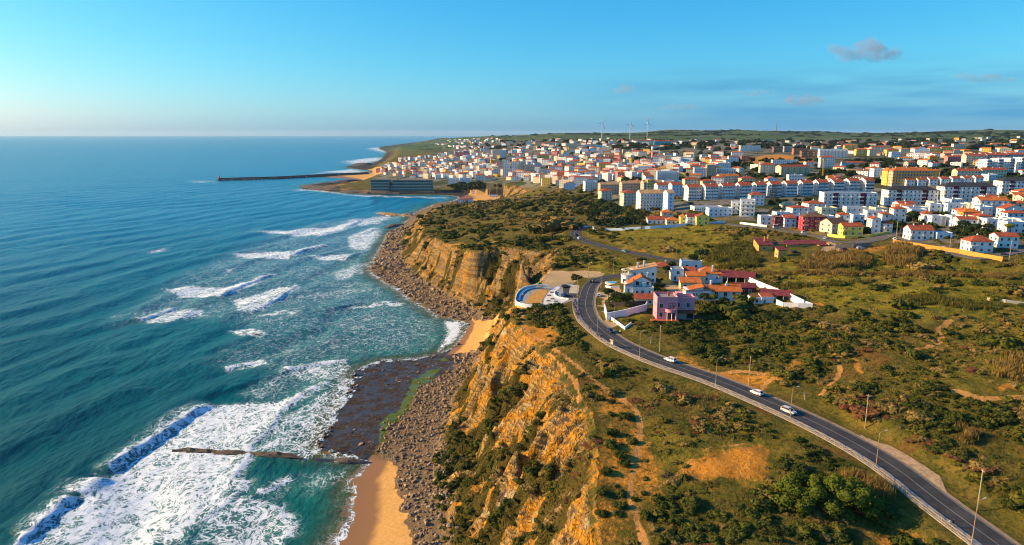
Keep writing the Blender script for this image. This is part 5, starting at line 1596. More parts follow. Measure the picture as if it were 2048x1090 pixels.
def white_orange_house():
    H = House('house', 'white house with orange gable roof and terrace below the tan-roofed villa', 'house', 1250, 590, R(-4))
    H.wall(3.6, 13.2, 0, 5.0, -2.5, 3.3, 'white', 'ground_floor'); H.flat(3.6, 13.2, 0, 5.0, 3.3, 'white', .55, deck=paint('terrace_tiles', (.45, .36, .26), .8, .1, .8))
    H.wall(0, 3.6, .6, 7, -2.5, 5.2, 'white'); H.shed(0, 3.6, .6, 7, 4.4, 6.4, T_ORG, 'white', 'x')
    H.wall(3.6, 12.6, 5.0, 11.5, -1, 5.6, 'white'); H.gable(3.6, 12.6, 4.4, 11.5, 5.6, 2.4, T_ORG, 'white', 'y', .45)
    H.wall(8.2, 9.8, 3.4, 5.0, 3.2, 5.4, 'white', 'porch')
    H.part('door', MB().box(5.4, 6.9, 4.93, 5.1, 3.4, 5.5), M_GLASS); H.win('F', 10.9, 3.6, 1.0, 1.8, 5.0)
    for x in (5.6, 8.0, 11.4): H.win('F', x, .9 if x != 8.0 else .1, 1.1, 1.3 if x != 8.0 else 2.2, 0)
    H.win('F', 1.6, 1.2, .8, 1.6, .6); H.win('L', 2.5, 1.0, .8, 1.8, 0); H.win('L', 5.0, 1.0, .8, 1.8, 0); H.win('L', 7.5, 3.9, 1.0, 1.3, 3.6); H.chimney(11.2, 8.5, 6.0, 9.0)
    H.part('balcony', MB().box(-.9, 3.5, -.9, .62, .6, .8).box(-.9, 3.5, -.9, -.78, .8, 1.5).box(-.9, -.78, -.78, .62, .8, 1.5), M_SLAB)
    H.part('stair', MB().box(-2.6, -1.7, -2.0, 2.5, -1.5, .35), wallm('ochre'))
white_orange_house()

def tan_villa():
    H = House('house', 'white villa with tan single-pitch roof, two chimneys and round pergola balcony', 'house', 1250, 566, R(-4))
    H.wall(2, 15.2, 0, 9, -3, 6.2, 'white'); H.shed(2, 15.2, -.2, 9, 6.0, 8.9, T_TAN, 'white', 'x', .5)
    m = MB(); m.tube((1.2, 1.5, -3), (1.2, 1.5, 4.0), 3.1, 3.1, 20); H.part('round_tower', m, wallm('white'))
    m = MB(); m.tube((1.2, 1.5, 4.0), (1.2, 1.5, 4.25), 3.3, 3.3, 20); H.part('tower_deck', m, M_SLAB)
    for k in range(9):
        a = 2 * math.pi * k / 9; x, y = 1.2 + 2.7 * math.cos(a), 1.5 + 2.7 * math.sin(a)
        H.part('column', MB().box(x - .13, x + .13, y - .13, y + .13, 4.2, 6.5), wallm('cream'))
    v, f = [], []
    for k in range(20):
        a = 2 * math.pi * k / 20
        for r, z in ((3.1, 6.5), (2.3, 6.5), (3.1, 6.8), (2.3, 6.8)): v.append((1.2 + r * math.cos(a), 1.5 + r * math.sin(a), z))
    for k in range(20):
        a, b = 4 * k, 4 * ((k + 1) % 20); f += [(a, b, b + 2, a + 2), (a + 1, a + 3, b + 3, b + 1), (a + 2, b + 2, b + 3, a + 3), (a, a + 1, b + 1, b)]
    mesh_obj('pergola_ring', v, f, wallm('cream'), H.root)
    H.chimney(6.4, 3.5, 6.4, 9.6, 'white', .42); H.chimney(9.6, 4.2, 7.2, 10.4, 'white', .42)
    gr = paint('green_shutter', (.03, .20, .13), .6, .1, 1.)
    H.win('L', 6.0, 3.9, 1.1, 1.5, 2.0, glass=gr); H.win('F', -.4, .4, 1.6, 1.8, -1.3, glass=gr); H.win('F', 4.6, 3.9, 1.1, 1.5, 0, glass=gr)
    for x in (8.0, 11.0, 13.6): H.win('F', x, 4.0, 1.1, 1.4, 0); H.win('F', x, .9, 1.1, 1.4, 0)
    for y in (2.2, 5.5): H.win('R', y, 4.0, 1.0, 1.4, 15.2)
tan_villa()

def simple(label, px, py, w, d, h, wall, roof, rt, rz=0.0, rise=1.8, wins=(), name='house', chim=(), cat='house', ax='x', leftw=()):
    H = House(name, label, cat, px, py, R(rz))
    H.wall(0, w, 0, d, -2.5, h, wall)
    FOOTPRINTS.append((H.root.location.x + w / 2, H.root.location.y + d / 2, w * .6))
    if rt == 'hip': H.hip(0, w, 0, d, h, rise, ROOFM[roof])
    elif rt == 'gable': H.gable(0, w, 0, d, h, rise, ROOFM[roof], wall, ax)
    elif rt == 'shed': H.shed(0, w, 0, d, h + .1, h + rise, ROOFM[roof], wall, ax)
    else: H.flat(0, w, 0, d, h, wall, .6)
    for x, z, ww, wh in wins: H.win('F', x, z, ww, wh, 0)
    for y, z, ww, wh in leftw: H.win('L', y, z, ww, wh, 0)
    for x, y, z in chim: H.chimney(x, y, h - .2, z)
    return H
simple('small yellow house with red hipped roof behind the tan-roofed villa', 1309, 549, 8.5, 7, 4.2, 'yellow', 'red', 'hip', -6, 2.2, [(2, 1, 1.1, 1.3), (6, 1, 1.1, 1.3)], leftw=[(3.5, 1, 1., 1.2)], chim=[(6, 4, 6.8)])
simple('red-roofed yellow cottage right of the small yellow house', 1326, 547, 6.0, 6, 3.4, 'yellow', 'red', 'gable', -6, 1.6, [(3, 1, 1.1, 1.2)])
H = simple('white villa with green-shuttered window and balcony arch', 1342, 563, 6.2, 7, 6.0, 'white', 'red', 'flat', -5, 1.5, [(3.4, 3.9, 1.2, 1.5), (2.0, .7, 1., 2.0)], leftw=[(3.5, 3.8, 1.1, 1.3), (3.5, .9, 1.1, 1.3)])
simple('white house with red single-pitch roof joining the green-shuttered villa', 1358, 562, 8.4, 7, 4.4, 'white', 'red', 'shed', -5, 1.7, [(2.5, 1.0, 1.1, 1.3), (6, 1.0, 1.1, 1.3)], ax='y')
simple('flat-roofed grey-white house at the back of the compound by the upper road', 1362, 540, 11, 6, 4.6, 'white', 'red', 'flat', -5, 1, [(3, 1.6, 1.1, 1.3), (8, 1.6, 1.1, 1.3)])
simple('cream house with orange roof and dark window in the compound centre', 1373, 569, 9.2, 7, 4.4, 'cream', 'orange', 'gable', -5, 1.6, [(2.4, 1.6, 1.8, 1.2)], chim=[(7, 4, 6.6)])
simple('low house with bright orange lean-to roof left of the cream house', 1361, 578, 9.6, 6, 3.0, 'cream', 'orange', 'shed', -5, 1.5, [(2.0, .7, 1.1, 1.5), (5.4, .7, 1.4, 1.3)], ax='y')
simple('white house with broad orange pyramid roof and tall chimney', 1396, 566, 12, 9, 4.8, 'white', 'orange', 'hip', -4, 2.9, [(2.2, 1.4, .9, 1.4), (4.2, 1.4, .9, 1.4), (9.5, 2.2, 1.2, .9)], chim=[(7.2, 1.5, 8.6)], leftw=[(4, 1.4, 1., 1.3)])
def long_house():
    H = House('house', 'long white house with orange roofs, veranda columns and sail-shaped chimney', 'house', 1371, 600, R(-3))
    H.wall(0, 7.6, 0, 7, -3, 4.6, 'white'); H.shed(0, 7.6, 0, 7, 4.0, 6.0, T_ORG, 'white', 'x', .4)
    H.wall(7.6, 11.2, -.6, 6.5, -3, 4.8, 'white'); H.shed(7.6, 11.2, -.6, 6.5, 4.7, 5.9, T_BRN, 'white', 'y', .3)
    H.wall(11.2, 24.2, 1.2, 8, -3, 4.3, 'white'); H.gable(11.2, 24.2, -.4, 8, 4.3, 2.2, T_ORG, 'white', 'x', .4)
    for x in (12.0, 15.8, 19.6, 23.6): H.part('column', MB().box(x - .15, x + .15, -.35, -.05, -2, 4.2), wallm('white'))
    H.part('veranda_floor', MB().box(11.2, 24.2, -.6, 1.2, -3, 1.0), wallm('white'))
    for x in (13.6, 17.6, 21.4): H.win('F', x, 1.5, 1.3, 2.0, 1.2)
    H.win('F', 3.6, 2.0, .7, 1.1, 0); H.win('F', 4.8, 2.0, .7, 1.1, 0); H.win('F', 9.6, 2.2, .8, 1.2, -.6); H.win('L', 3.5, 1.8, .9, 1.2, 0)
    H.chimney(11.6, 3.6, 4.8, 8.0, 'white', .4)
    m = MB(); m.add([(17.4, 2.6, 5.0), (19.0, 2.6, 5.0), (18.3, 2.6, 8.2), (17.4, 3.2, 5.0), (19.0, 3.2, 5.0), (18.3, 3.2, 8.2)], [(0, 1, 2), (5, 4, 3), (0, 3, 4, 1), (1, 4, 5, 2), (2, 5, 3, 0)]); H.part('chimney', m, wallm('white'))
long_house()
simple('maroon-roofed dark annexe with white-framed windows right of the long white house', 1471, 589, 9.4, 6, 3.4, 'maroon', 'maroon', 'gable', -3, 1.5, [(3.2, 1.0, 1.2, 1.3), (6.4, 1.0, 1.2, 1.3)])

def open_shed(label, px, py, w, d, h, rise, rz, mat, side='white', name='open_shed'):
    H = House(name, label, 'shed', px, py, R(rz))
    H.part('back_wall', MB().box(0, w, d - .25, d, -2, h), wallm(side)); H.part('end_wall', MB().box(w - .25, w, 0, d - .25, -2, h), wallm(side))
    for k in range(5):
        x = .2 + (w - .4) * k / 4
        H.part('column', MB().box(x - .14, x + .14, .05, .33, -1, h), wallm('white'))
    H.gable(0, w, 0, d, h, rise, mat, side, 'x', .4)
    return H
open_shed('large maroon-roofed open shed at the back of the white-walled compound', 1436, 566, 17, 10, 3.8, 2.0, -24, T_MAR)
open_shed('second maroon-roofed open shed beside the white-walled yard', 1521, 600, 12.5, 8, 2.8, 1.6, -22, T_MAR)
def pavilion():
    H = House('pavilion', 'small white garden pavilion with two red tiled roof panels', 'pavilion', 1502, 609, R(-4))
    H.wall(0, 4.4, .8, 5, -2, 2.7, 'white'); H.wall(4.4, 9.4, 0, 5.6, -2, 3.2, 'white')
    H.shed(0, 4.4, .8, 5, 2.7, 3.2, T_BRN, 'white', 'y', .1); H.shed(4.4, 9.4, 0, 5.6, 3.2, 3.9, T_RED, 'white', 'y', .1)
    H.part('parapet', MB().box(-.2, 4.3, .5, .72, 2.2, 3.0).box(4.3, 9.7, -.35, -.12, 2.7, 3.5).box(-.25, -.05, .72, 5.2, 2.2, 3.1), wallm('white'))
    for x in (1.0, 2.6): H.win('F', x, .8, 1.0, 1.2, .8)
    H.win('F', 5.6, .4, .8, 1.9, 0)
pavilion()

def wall_run(name, label, pts, h, th, col, group=None, cap=None, zs=None, panels=0.0, base=1.2):
    """a free-standing wall along points on the ground; with panels each bay is a piece of its own"""
    W = [P(*p) for p in pts]
    if zs is None: zs = [ground_z(w[0], w[1]) for w in W]
    root = tag(empty(name, (W[0][0], W[0][1], zs[0])), label, 'wall', group)
    ox, oy, oz = root.location
    for (a, za), (b, zb) in zip(zip(W[:-1], zs[:-1]), zip(W[1:], zs[1:])):
        dx, dy = b[0] - a[0], b[1] - a[1]; L = math.hypot(dx, dy); n = max(1, int(round(L / panels))) if panels else max(1, int(L / 12))
        ux, uy = dx / L, dy / L
        for k in range(n):
            s0, s1 = L * k / n - (.0 if k else th / 2), L * (k + 1) / n + (.0 if k < n - 1 else th / 2)
            if panels: s0 += .03; s1 -= .03
            z0, z1 = za + (zb - za) * k / n, za + (zb - za) * (k + 1) / n
            z0, z1 = min(z0, z1) if panels else z0, min(z0, z1) if panels else z1
            v = []
            for s, z in ((s0, z0), (s1, z1)):
                for o in (-th / 2, th / 2):
                    x, y = a[0] + ux * s - uy * o - ox, a[1] + uy * s + ux * o - oy
                    v += [(x, y, z - base - oz), (x, y, z + h - oz)]
            mesh_obj('panel', v, [(0, 1, 5, 4), (2, 6, 7, 3), (1, 3, 7, 5), (0, 4, 6, 2), (0, 2, 3, 1), (4, 5, 7, 6)], wallm(col) if isinstance(col, str) else col, root)
    return root
wall_run('garden_wall', 'tall white retaining wall left of the pink house', [(1209, 622), (1213.5, 640), (1250, 633), (1291, 622), (1293, 617)], 3.0, .4, 'white', base=3)
wall_run('garden_wall', 'low white sloping garden wall at the roadside below the pink house', [(1223, 640), (1236, 649), (1250, 659.5), (1262, 650)], 1.2, .35, 'white')
wall_run('compound_wall', 'long white back wall of the compound running down to its tip', [(1494, 563), (1524, 576), (1553, 588), (1576, 597), (1607, 612)], 2.6, .35, 'white')
wall_run('compound_wall', 'white front wall at the pointed end of the compound', [(1553, 609), (1566, 615), (1596, 616), (1624, 617), (1607, 611)], 2.2, .35, 'white')
wall_run('fence', 'dark timber garden fence above the tall white retaining wall', [(1210, 613), (1250, 612), (1292, 610)], 1.9, .12, paint('dark_fence_timber', (.07, .05, .04), .9, .2, 1.), panels=2.0)
wall_run('boundary_wall', 'orange painted boundary wall in long panels below the villas', [(1786, 487), (1820, 492), (1860, 498.5), (1920, 507.5), (1965, 515.5), (2004, 523)], 2.3, .35, 'orange', panels=9.0)
wall_run('boundary_wall', 'long pale blue-white boundary wall in front of the yellow villas', [(1186, 457), (1188, 463.5), (1250, 460.5), (1300, 457.5), (1370, 452), (1449, 447)], 1.9, .4, 'lightblue')
wall_run('stone_wall', 'grey stone wall behind the parked cars', [(1671, 497), (1706, 496), (1741, 493)], 2.4, .5, paint('grey_stonework', (.26, .23, .19), .95, .3, 1.2))
wall_run('boundary_wall', 'bright yellow garden wall beside the yellow house', [(1655, 472), (1690, 476.5), (1736, 474), (1780, 467)], 1.5, .3, 'lemon')
wall_run('boundary_wall', 'white garden wall along the street left of the houses', [(1480, 448), (1533, 454.5)], 1.5, .3, 'white')
wall_run('boundary_wall', 'low pale wall on the meadow at the right edge', [(1975, 601), (2010, 605), (2060, 612)], 1.2, .4, 'cream')

def pool():
    x, y, z = P(1227, 566)
    r = tag(empty('swimming_pool', (x, y, ground_z(x, y) + .05), R(-4)), 'small kidney-shaped turquoise swimming pool left of the tan-roofed villa', 'swimming pool')
    k = [(math.cos(a) * 3.4, math.sin(a) * 2.0 + .5 * math.cos(2 * a)) for a in [2 * math.pi * i / 24 for i in range(24)]]
    MB().prism([(a * 1.25, b * 1.35) for a, b in k], -2, .35).build('surround', M_SLAB, r); MB().prism(k, .2, .39).build('pool_water', paint('pool_water_blue', (.03, .36, .50), .1, .05, 1., spec=.6), r)
pool()

# the ochre farmhouse in the meadow
def farm():
    H = House('farmhouse', 'low ochre farmhouse with long maroon roofs in the meadow', 'farmhouse', 1517, 502.5, R(3))
    s = 1 / 3.55
    H.wall(0, 8.4, 0, 8, -3, 3.6, 'ochre'); H.shed(0, 8.4, 0, 8, 3.5, 6.4, T_MAR, 'ochre', 'y', .4)
    H.wall(8.4, 17.2, 3.2, 8, -3, 3.2, 'ochre'); H.shed(8.4, 17.2, 3.2, 8, 3.3, 4.2, T_BRN, 'ochre', 'y', .3)
    H.wall(17.2, 24.2, 1.6, 8, -3, 3.2, 'ochre'); H.shed(17.2, 24.2, 1.6, 8, 3.3, 4.8, T_MAR, 'ochre', 'y', .4)
    H.wall(24.2, 35, 1.8, 8, -3, 3.6, 'ochre'); H.shed(24.2, 38, 1.8, 8, 3.6, 4.9, T_MAR, 'ochre', 'y', .4)
    H.wall(34.5, 35.2, -2.0, 1.8, -3, 3.3, 'ochre'); H.wall(40.2, 41.0, -2.0, 5, -3, 4.2, 'ochre'); H.wall(35.2, 40.2, 4, 5, -3, 3.6, 'ochre')
    H.shed(34.6, 40.9, -2.2, 5, 3.3, 4.6, T_MAR, None, 'y', .2)
    for x in (10.2, 12.6, 15.0, 19.4): H.win('F', x, .6, 1.0, 1.5, 3.2 if x < 17 else 1.6)
    H.win('F', 28.0, 1.2, 2.0, 1.2, 1.8); H.win('F', 3.2, 1.2, 1.2, 1.2, 0); H.chimney(4.8, 4, 4.5, 7.6, 'ochre', .3); H.chimney(8.2, 7, 4.5, 8.2, 'ochre', .3)
    H.part('barn_door', MB().box(31, 34, 1.72, 1.9, -.2, 2.8), M_WOOD)
farm()
simple('small ochre square outbuilding in front of the farmhouse', 1556, 516, 4.6, 4.4, 4.2, 'ochre', 'maroon', 'shed', 5, 1.3, [], ax='y', leftw=[(2, 1.2, .9, 1.1)], name='outbuilding')
wall_run('garden_wall', 'short yellow garden wall in the yard behind the pink house', [(1322, 570), (1341, 568)], 2.2, .35, 'yellow')
wall_run('garden_wall', 'low white terrace wall around the pool lawn', [(1211, 574), (1222, 577), (1238, 575)], 1.0, .3, 'white')
# ------------------------------------------------------------------ plants and rocks
def leaf_mat(name, c0, c1, c2, sub=0.0):
    m, nt, b = new_mat(name)
    N = NT(nt)
    oi = N.n('ObjectInfo')
    p = N.pos()
    c = N.mix(oi.outputs['Random'], c0, c1)
    c = N.mix(N.ramp(N.noise(p, 0.55, 3, 0.6), 0.35, 0.7), c, c2)
    c = N.mix(N.ramp(N.noise(p, 0.05, 2, 0.5), 0.4, 0.7), c, N.mix(0.5, c, c1))
    N.l(c, b.inputs['Base Color']); b.inputs['Roughness'].default_value = 0.85
    b.inputs['Specular IOR Level'].default_value = 0.05
    return m
M_SCRUB = leaf_mat('dark_scrub_leaves', (0.040, 0.054, 0.009), (0.100, 0.098, 0.015), (0.022, 0.032, 0.007))
M_OLIVE = leaf_mat('olive_scrub_leaves', (0.085, 0.088, 0.011), (0.17, 0.135, 0.018), (0.050, 0.055, 0.010))
M_DRY = leaf_mat('dry_scrub_stems', (0.20, 0.130, 0.032), (0.27, 0.180, 0.050), (0.12, 0.080, 0.025))
M_GREEN = leaf_mat('fresh_green_leaves', (0.090, 0.112, 0.011), (0.150, 0.160, 0.017), (0.046, 0.064, 0.009))
M_RED = leaf_mat('reddish_succulents', (0.16, 0.045, 0.022), (0.22, 0.085, 0.03), (0.08, 0.05, 0.02))
M_PINE = leaf_mat('dark_tree_leaves', (0.016, 0.034, 0.010), (0.038, 0.055, 0.014), (0.008, 0.016, 0.006))
M_BARK = paint('tree_bark', (0.14, 0.10, 0.065), 0.95, 0.25, 2.0)

def blob_leaves(mb, rng, c, r, n, size, flat=0.75, mi=0, up=0.3):
    """n leaf clumps (bent quads) spread through an uneven ball"""
    for _ in range(n):
        d = Vector((rng.gauss(0, 1), rng.gauss(0, 1), rng.gauss(0, 1)))
        if d.length < 1e-3: continue
        d.normalize()
        rr = r * (0.60 + 0.46 * rng.random() ** 0.6)
        p = Vector((c[0] + d.x * rr, c[1] + d.y * rr, c[2] + d.z * rr * flat))
        nn = (d + Vector((rng.gauss(0, .45), rng.gauss(0, .45), rng.gauss(0, .45) + up))).normalized()
        q = nn.to_track_quat('Z', 'Y')
        s = size * rng.uniform(.6, 1.3); a = rng.uniform(0, 6.28)
        vs = []
        for k, (ca, sa) in enumerate(((1, 0), (0, 1), (-1, 0), (0, -1))):
            x = (ca * math.cos(a) - sa * math.sin(a)) * s; y = (ca * math.sin(a) + sa * math.cos(a)) * s * .8
            vs.append(p + q @ Vector((x, y, -s * .28 * (k % 2))))
        mb.add(vs, [(0, 1, 2), (0, 2, 3)], mi)

def core_blob(mb, rng, c, r, flat=0.75, mi=0):
    bm = bmesh.new(); bmesh.ops.create_icosphere(bm, subdivisions=1, radius=1)
    vs = [(c[0] + v.co.x * r * rng.uniform(.72, .98), c[1] + v.co.y * r * rng.uniform(.72, .98), c[2] + v.co.z * r * flat * rng.uniform(.72, .98)) for v in bm.verts]
    mb.add(vs, [tuple(v.index for v in f.verts) for f in bm.faces], mi); bm.free()

def bush_mesh(seed, mat, lobes=5, leaf=.17, per=34, spread=.62):
    """unit bush: about 1 m radius, sits on z = 0"""
    rng = random.Random(seed); mb = MB()
    for i in range(lobes):
        a = i * 2.4 + rng.uniform(-.4, .4); d = spread * math.sqrt((i + .3) / lobes); r = rng.uniform(.36, .58)
        c = (math.cos(a) * d, math.sin(a) * d, r * .55 + rng.uniform(0, .12))
        core_blob(mb, rng, c, r * .92); blob_leaves(mb, rng, c, r, per, leaf)
    me = bpy.data.meshes.new('bush'); me.from_pydata(mb.v, [], mb.f); me.materials.append(mat); me.update()
    return me

def reed_mesh(seed, mat, n=90, h=1.0):
    rng = random.Random(seed); mb = MB()
    for _ in range(n):
        x, y = rng.gauss(0, .35), rng.gauss(0, .35); hh = h * rng.uniform(.6, 1.15); a = rng.uniform(0, 6.28); w = rng.uniform(.018, .04)
        lx, ly = rng.gauss(0, .16), rng.gauss(0, .16); dx, dy = math.cos(a) * w, math.sin(a) * w
        mb.add([(x - dx, y - dy, 0), (x + dx, y + dy, 0), (x + lx * .5 + dx, y + ly * .5 + dy, hh * .7), (x + lx * .5 - dx, y + ly * .5 - dy, hh * .7), (x + lx * 1.3, y + ly * 1.3, hh)], [(0, 1, 2, 3), (3, 2, 4)])
    me = bpy.data.meshes.new('reed'); me.from_pydata(mb.v, [], mb.f); me.materials.append(mat); me.update()
    return me

def rock_mesh(seed, mat, sub=2):
    rng = random.Random(seed); bm = bmesh.new(); bmesh.ops.create_icosphere(bm, subdivisions=sub, radius=1)
    for _ in range(9):              # chip flat faces off a ball
        n = Vector((rng.gauss(0, 1), rng.gauss(0, 1), rng.gauss(0, 1))).normalized(); d = rng.uniform(.45, .8)
        for v in bm.verts:
            k = v.co.dot(n) - d
            if k > 0: v.co -= n * k
    for v in bm.verts: v.co = Vector((v.co.x * 1.15, v.co.y * .9, v.co.z * .7)) * rng.uniform(.95, 1.05)
    me = bpy.data.meshes.new('boulder'); bm.to_mesh(me); bm.free(); me.materials.append(mat)
    return me

def scatter(name, label, me, pts, scl, rng_seed, tilt=0.12):
    """one 'stuff' object: a cloud of points that instances a small mesh"""
    n = len(pts)
    if n == 0: return None
    rg = np.random.RandomState(rng_seed)
    pm = bpy.data.meshes.new(name)
    pm.vertices.add(n); pm.vertices.foreach_set('co', np.asarray(pts, dtype=np.float32).ravel())
    a = pm.attributes.new('scl', 'FLOAT_VECTOR', 'POINT'); a.data.foreach_set('vector', np.asarray(scl, dtype=np.float32).ravel())
    rot = np.column_stack([rg.normal(0, tilt, n), rg.normal(0, tilt, n), rg.uniform(0, 6.283, n)]).astype(np.float32)
    a = pm.attributes.new('rot', 'FLOAT_VECTOR', 'POINT'); a.data.foreach_set('vector', rot.ravel())
    pm.update()
    o = bpy.data.objects.new(name, pm); COL.objects.link(o)
    src = bpy.data.objects.new(name + '_single', me)
    ng = bpy.data.node_groups.new(name + '_scatter', 'GeometryNodeTree')
    ng.interface.new_socket('Geometry', in_out='INPUT', socket_type='NodeSocketGeometry')
    ng.interface.new_socket('Geometry', in_out='OUTPUT', socket_type='NodeSocketGeometry')
    gi, go = ng.nodes.new('NodeGroupInput'), ng.nodes.new('NodeGroupOutput')
    inst = ng.nodes.new('GeometryNodeInstanceOnPoints'); oi = ng.nodes.new('GeometryNodeObjectInfo')
    oi.inputs['Object'].default_value = src
    for nm, sock in (('scl', 'Scale'), ('rot', 'Rotation')):
        na = ng.nodes.new('GeometryNodeInputNamedAttribute'); na.data_type = 'FLOAT_VECTOR'; na.inputs['Name'].default_value = nm
        ng.links.new(na.outputs[0], inst.inputs[sock])
    ng.links.new(gi.outputs[0], inst.inputs['Points']); ng.links.new(oi.outputs['Geometry'], inst.inputs['Instance']); ng.links.new(inst.outputs[0], go.inputs[0])
    md = o.modifiers.new('scatter', 'NODES'); md.node_group = ng
    return tag(o, label, kind='stuff')

def sample_grid(arr, x, y):
    i = np.clip(np.searchsorted(GX, x) - 1, 0, NX - 2); j = np.clip(np.searchsorted(GY, y) - 1, 0, NY - 2)
    return arr[j, i]

rg = np.random.RandomState(11)
def candidates(d0, d1, per_m2, th0=-0.72, th1=0.76):
    """points spread evenly over the ground between two distances in the field of view"""
    area = (d1 * d1 - d0 * d0) / 2 * (th1 - th0)
    n = int(area * per_m2)
    th = rg.uniform(th0, th1, n); d = np.sqrt(rg.uniform(d0 * d0, d1 * d1, n))
    return np.column_stack([np.sin(th) * d, np.cos(th) * d])

KEEP_OUT = []          # rectangles/polygons in the ground plane that stay free of scrub (houses, lookout, walls)
def clear_of(x, y):
    ok = np.ones(x.shape, bool)
    for poly in KEEP_OUT:
        ok &= ~in_poly(x, y, poly)
    return ok
for pts in ([(1030, 606), (1036, 584), (1060, 574), (1110, 566), (1152, 558), (1168, 600), (1148, 612), (1110, 614), (1045, 614)], [(1206, 600), (1212, 574), (1230, 548), (1390, 530), (1440, 538), (1520, 570), (1630, 604), (1625, 618), (1560, 617), (1395, 640), (1300, 644), (1210, 636)],
            [(1500, 512), (1510, 486), (1660, 484), (1665, 505), (1600, 515)]):
    KEEP_OUT.append(PP(pts))

def put_scrub(d0, d1, per, size, tag_seed, sets):
    c = candidates(d0, d1, per)
    x, y = c[:, 0], c[:, 1]
    cov, lev, urb, grs, soil, inc, clf = (sample_grid(a, x, y) for a in (COVER, LEVEL, Z_URBAN, Z_GRASS, np.maximum(Z_GRAVEL, np.maximum(Z_SOIL, Z_TRAIL)), inC.astype(float), CT_T))
    inf_ = sample_grid(inF.astype(float), x, y)
    clump = fbm(x / 11, y / 11, 3, 201) * .6 + fbm(x / 34, y / 34, 3, 203) * .6
    kindn = fbm(x / 24, y / 24, 3, 205) + rg.normal(0, .28, len(x))
    pr = cov * sstep(-.65, .10, clump) * (1 - .80 * grs) * (1 - .95 * urb)
    pr = np.where(inc > .5, pr, cov * inf_ * .55)
    pr = np.where((inc > .5) & (soil > .25), pr * .15, pr)
    ok = (rg.uniform(0, 1, len(x)) < pr) & (lev < .25) & clear_of(x, y)
    x, y, kindn, clump = x[ok], y[ok], kindn[ok], clump[ok]
    z = h_at(x, y) - .12
    sz = size * np.exp(rg.normal(0, .46, len(x))) * (0.8 + .5 * np.clip(clump + .3, 0, 1))
    edges = [s[0] for s in sets]
    lo = -9
    for k, (hi, nm, lab, me, hs) in enumerate(sets):
        m = (kindn > lo) & (kindn <= hi); lo = hi
        half = rg.uniform(0, 1, m.sum()) < .5
        for t in (0, 1):
            h = half == bool(t)
            s = sz[m][h]
            scatter(nm, lab, me[t % len(me)], np.column_stack([x[m][h], y[m][h], z[m][h]]), np.column_stack([s, s, s * hs * rg.uniform(.8, 1.2, len(s))]), tag_seed + k * 2 + t)

B_DARK = [bush_mesh(1, M_SCRUB), bush_mesh(2, M_SCRUB, 6)]
B_OLIVE = [bush_mesh(3, M_OLIVE), bush_mesh(4, M_OLIVE, 4)]
B_DRY = [bush_mesh(5, M_DRY, 4, .14, 40), bush_mesh(6, M_DRY, 5, .14, 40)]
B_RED = [bush_mesh(7, M_RED, 6, .15, 26), bush_mesh(8, M_RED, 6, .15, 26)]
SETS = [(-.62, 'reddish_scrub', 'low reddish scrub growing in patches on the heath', B_RED, .45), (-.18, 'dry_scrub', 'dry straw-brown scrub growing on the heath', B_DRY, .7),
        (.16, 'olive_scrub', 'olive green scrub covering the heath', B_OLIVE, .75), (9, 'dark_scrub', 'dark green scrub covering the heath and cliff', B_DARK, .85)]
put_scrub(118, 270, .60, .95, 300, SETS)
put_scrub(270, 520, .17, 1.45, 320, SETS[1:])
put_scrub(520, 1150, .022, 2.9, 340, SETS[1:])

def patch(name, label, me, pxs, per, size, hs, seed, free=False):
    """thick growth inside one outline on the ground"""
    poly = np.array(PP(pxs)); x0, y0 = poly.min(0); x1, y1 = poly.max(0)
    n = int((x1 - x0) * (y1 - y0) * per)
    r = np.random.RandomState(seed); x = r.uniform(x0, x1, n); y = r.uniform(y0, y1, n)
    ok = in_poly(x + fbm(x / 5, y / 5, 3, seed) * 3, y + fbm(x / 5, y / 5, 3, seed + 1) * 3, poly) & (sample_grid(LEVEL, x, y) < .5) & (free | clear_of(x, y))
    x, y = x[ok], y[ok]; s = size * np.exp(r.normal(0, .25, len(x)))
    scatter(name, label, me, np.column_stack([x, y, h_at(x, y) - .1]), np.column_stack([s, s, s * hs]), seed)
REED = [reed_mesh(21, M_DRY), reed_mesh(22, leaf_mat('green_reeds', (.10, .105, .018), (.18, .15, .03), (.06, .06, .014)))]
patch('dark_scrub', 'dense dark green hedge-like scrub under the lookout wall', B_DARK[0], [(1052, 640), (1075, 612), (1110, 612), (1143, 608), (1150, 635), (1120, 650), (1090, 655)], .35, 1.5, 1.0, 501)
patch('reed_bed', 'straw-brown reed bed below the ochre farmhouse', REED[0], [(1600, 536), (1640, 508), (1730, 512), (1745, 534), (1660, 540)], .9, 1.6, 1.35, 503)
patch('reed_bed', 'tall dry reeds beside the parked cars and the orange wall', REED[0], [(1780, 532), (1775, 500), (1820, 496), (1832, 515), (1815, 535)], .9, 1.9, 1.5, 505)
patch('reed_bed', 'olive cane thicket left of the ochre farmhouse', REED[1], [(1410, 532), (1420, 500), (1470, 486), (1512, 500), (1515, 535), (1450, 540)], .8, 1.8, 1.2, 507)
patch('reed_bed', 'long low line of dry reeds across the meadow', REED[0], [(1500, 548), (1640, 543), (1800, 546), (2048, 553), (2048, 559), (1800, 553), (1640, 550), (1500, 553)], .7, 1.4, .9, 509)
patch('reed_bed', 'second line of greenish reeds in the meadow behind the compound', REED[1], [(1520, 570), (1640, 566), (1740, 562), (1735, 568), (1640, 574), (1540, 577)], .3, 1.8, .8, 511)
patch('reed_bed', 'rounded clump of cane on the meadow rise', REED[1], [(1780, 600), (1850, 590), (1960, 605), (2010, 612), (1990, 622), (1850, 612)], .7, 1.5, .9, 513)
patch('reed_bed', 'pale reed clump at the right edge of the heath', REED[0], [(2000, 740), (2030, 715), (2060, 720), (2060, 760), (2010, 765)], .6, 1.8, 1.2, 515)
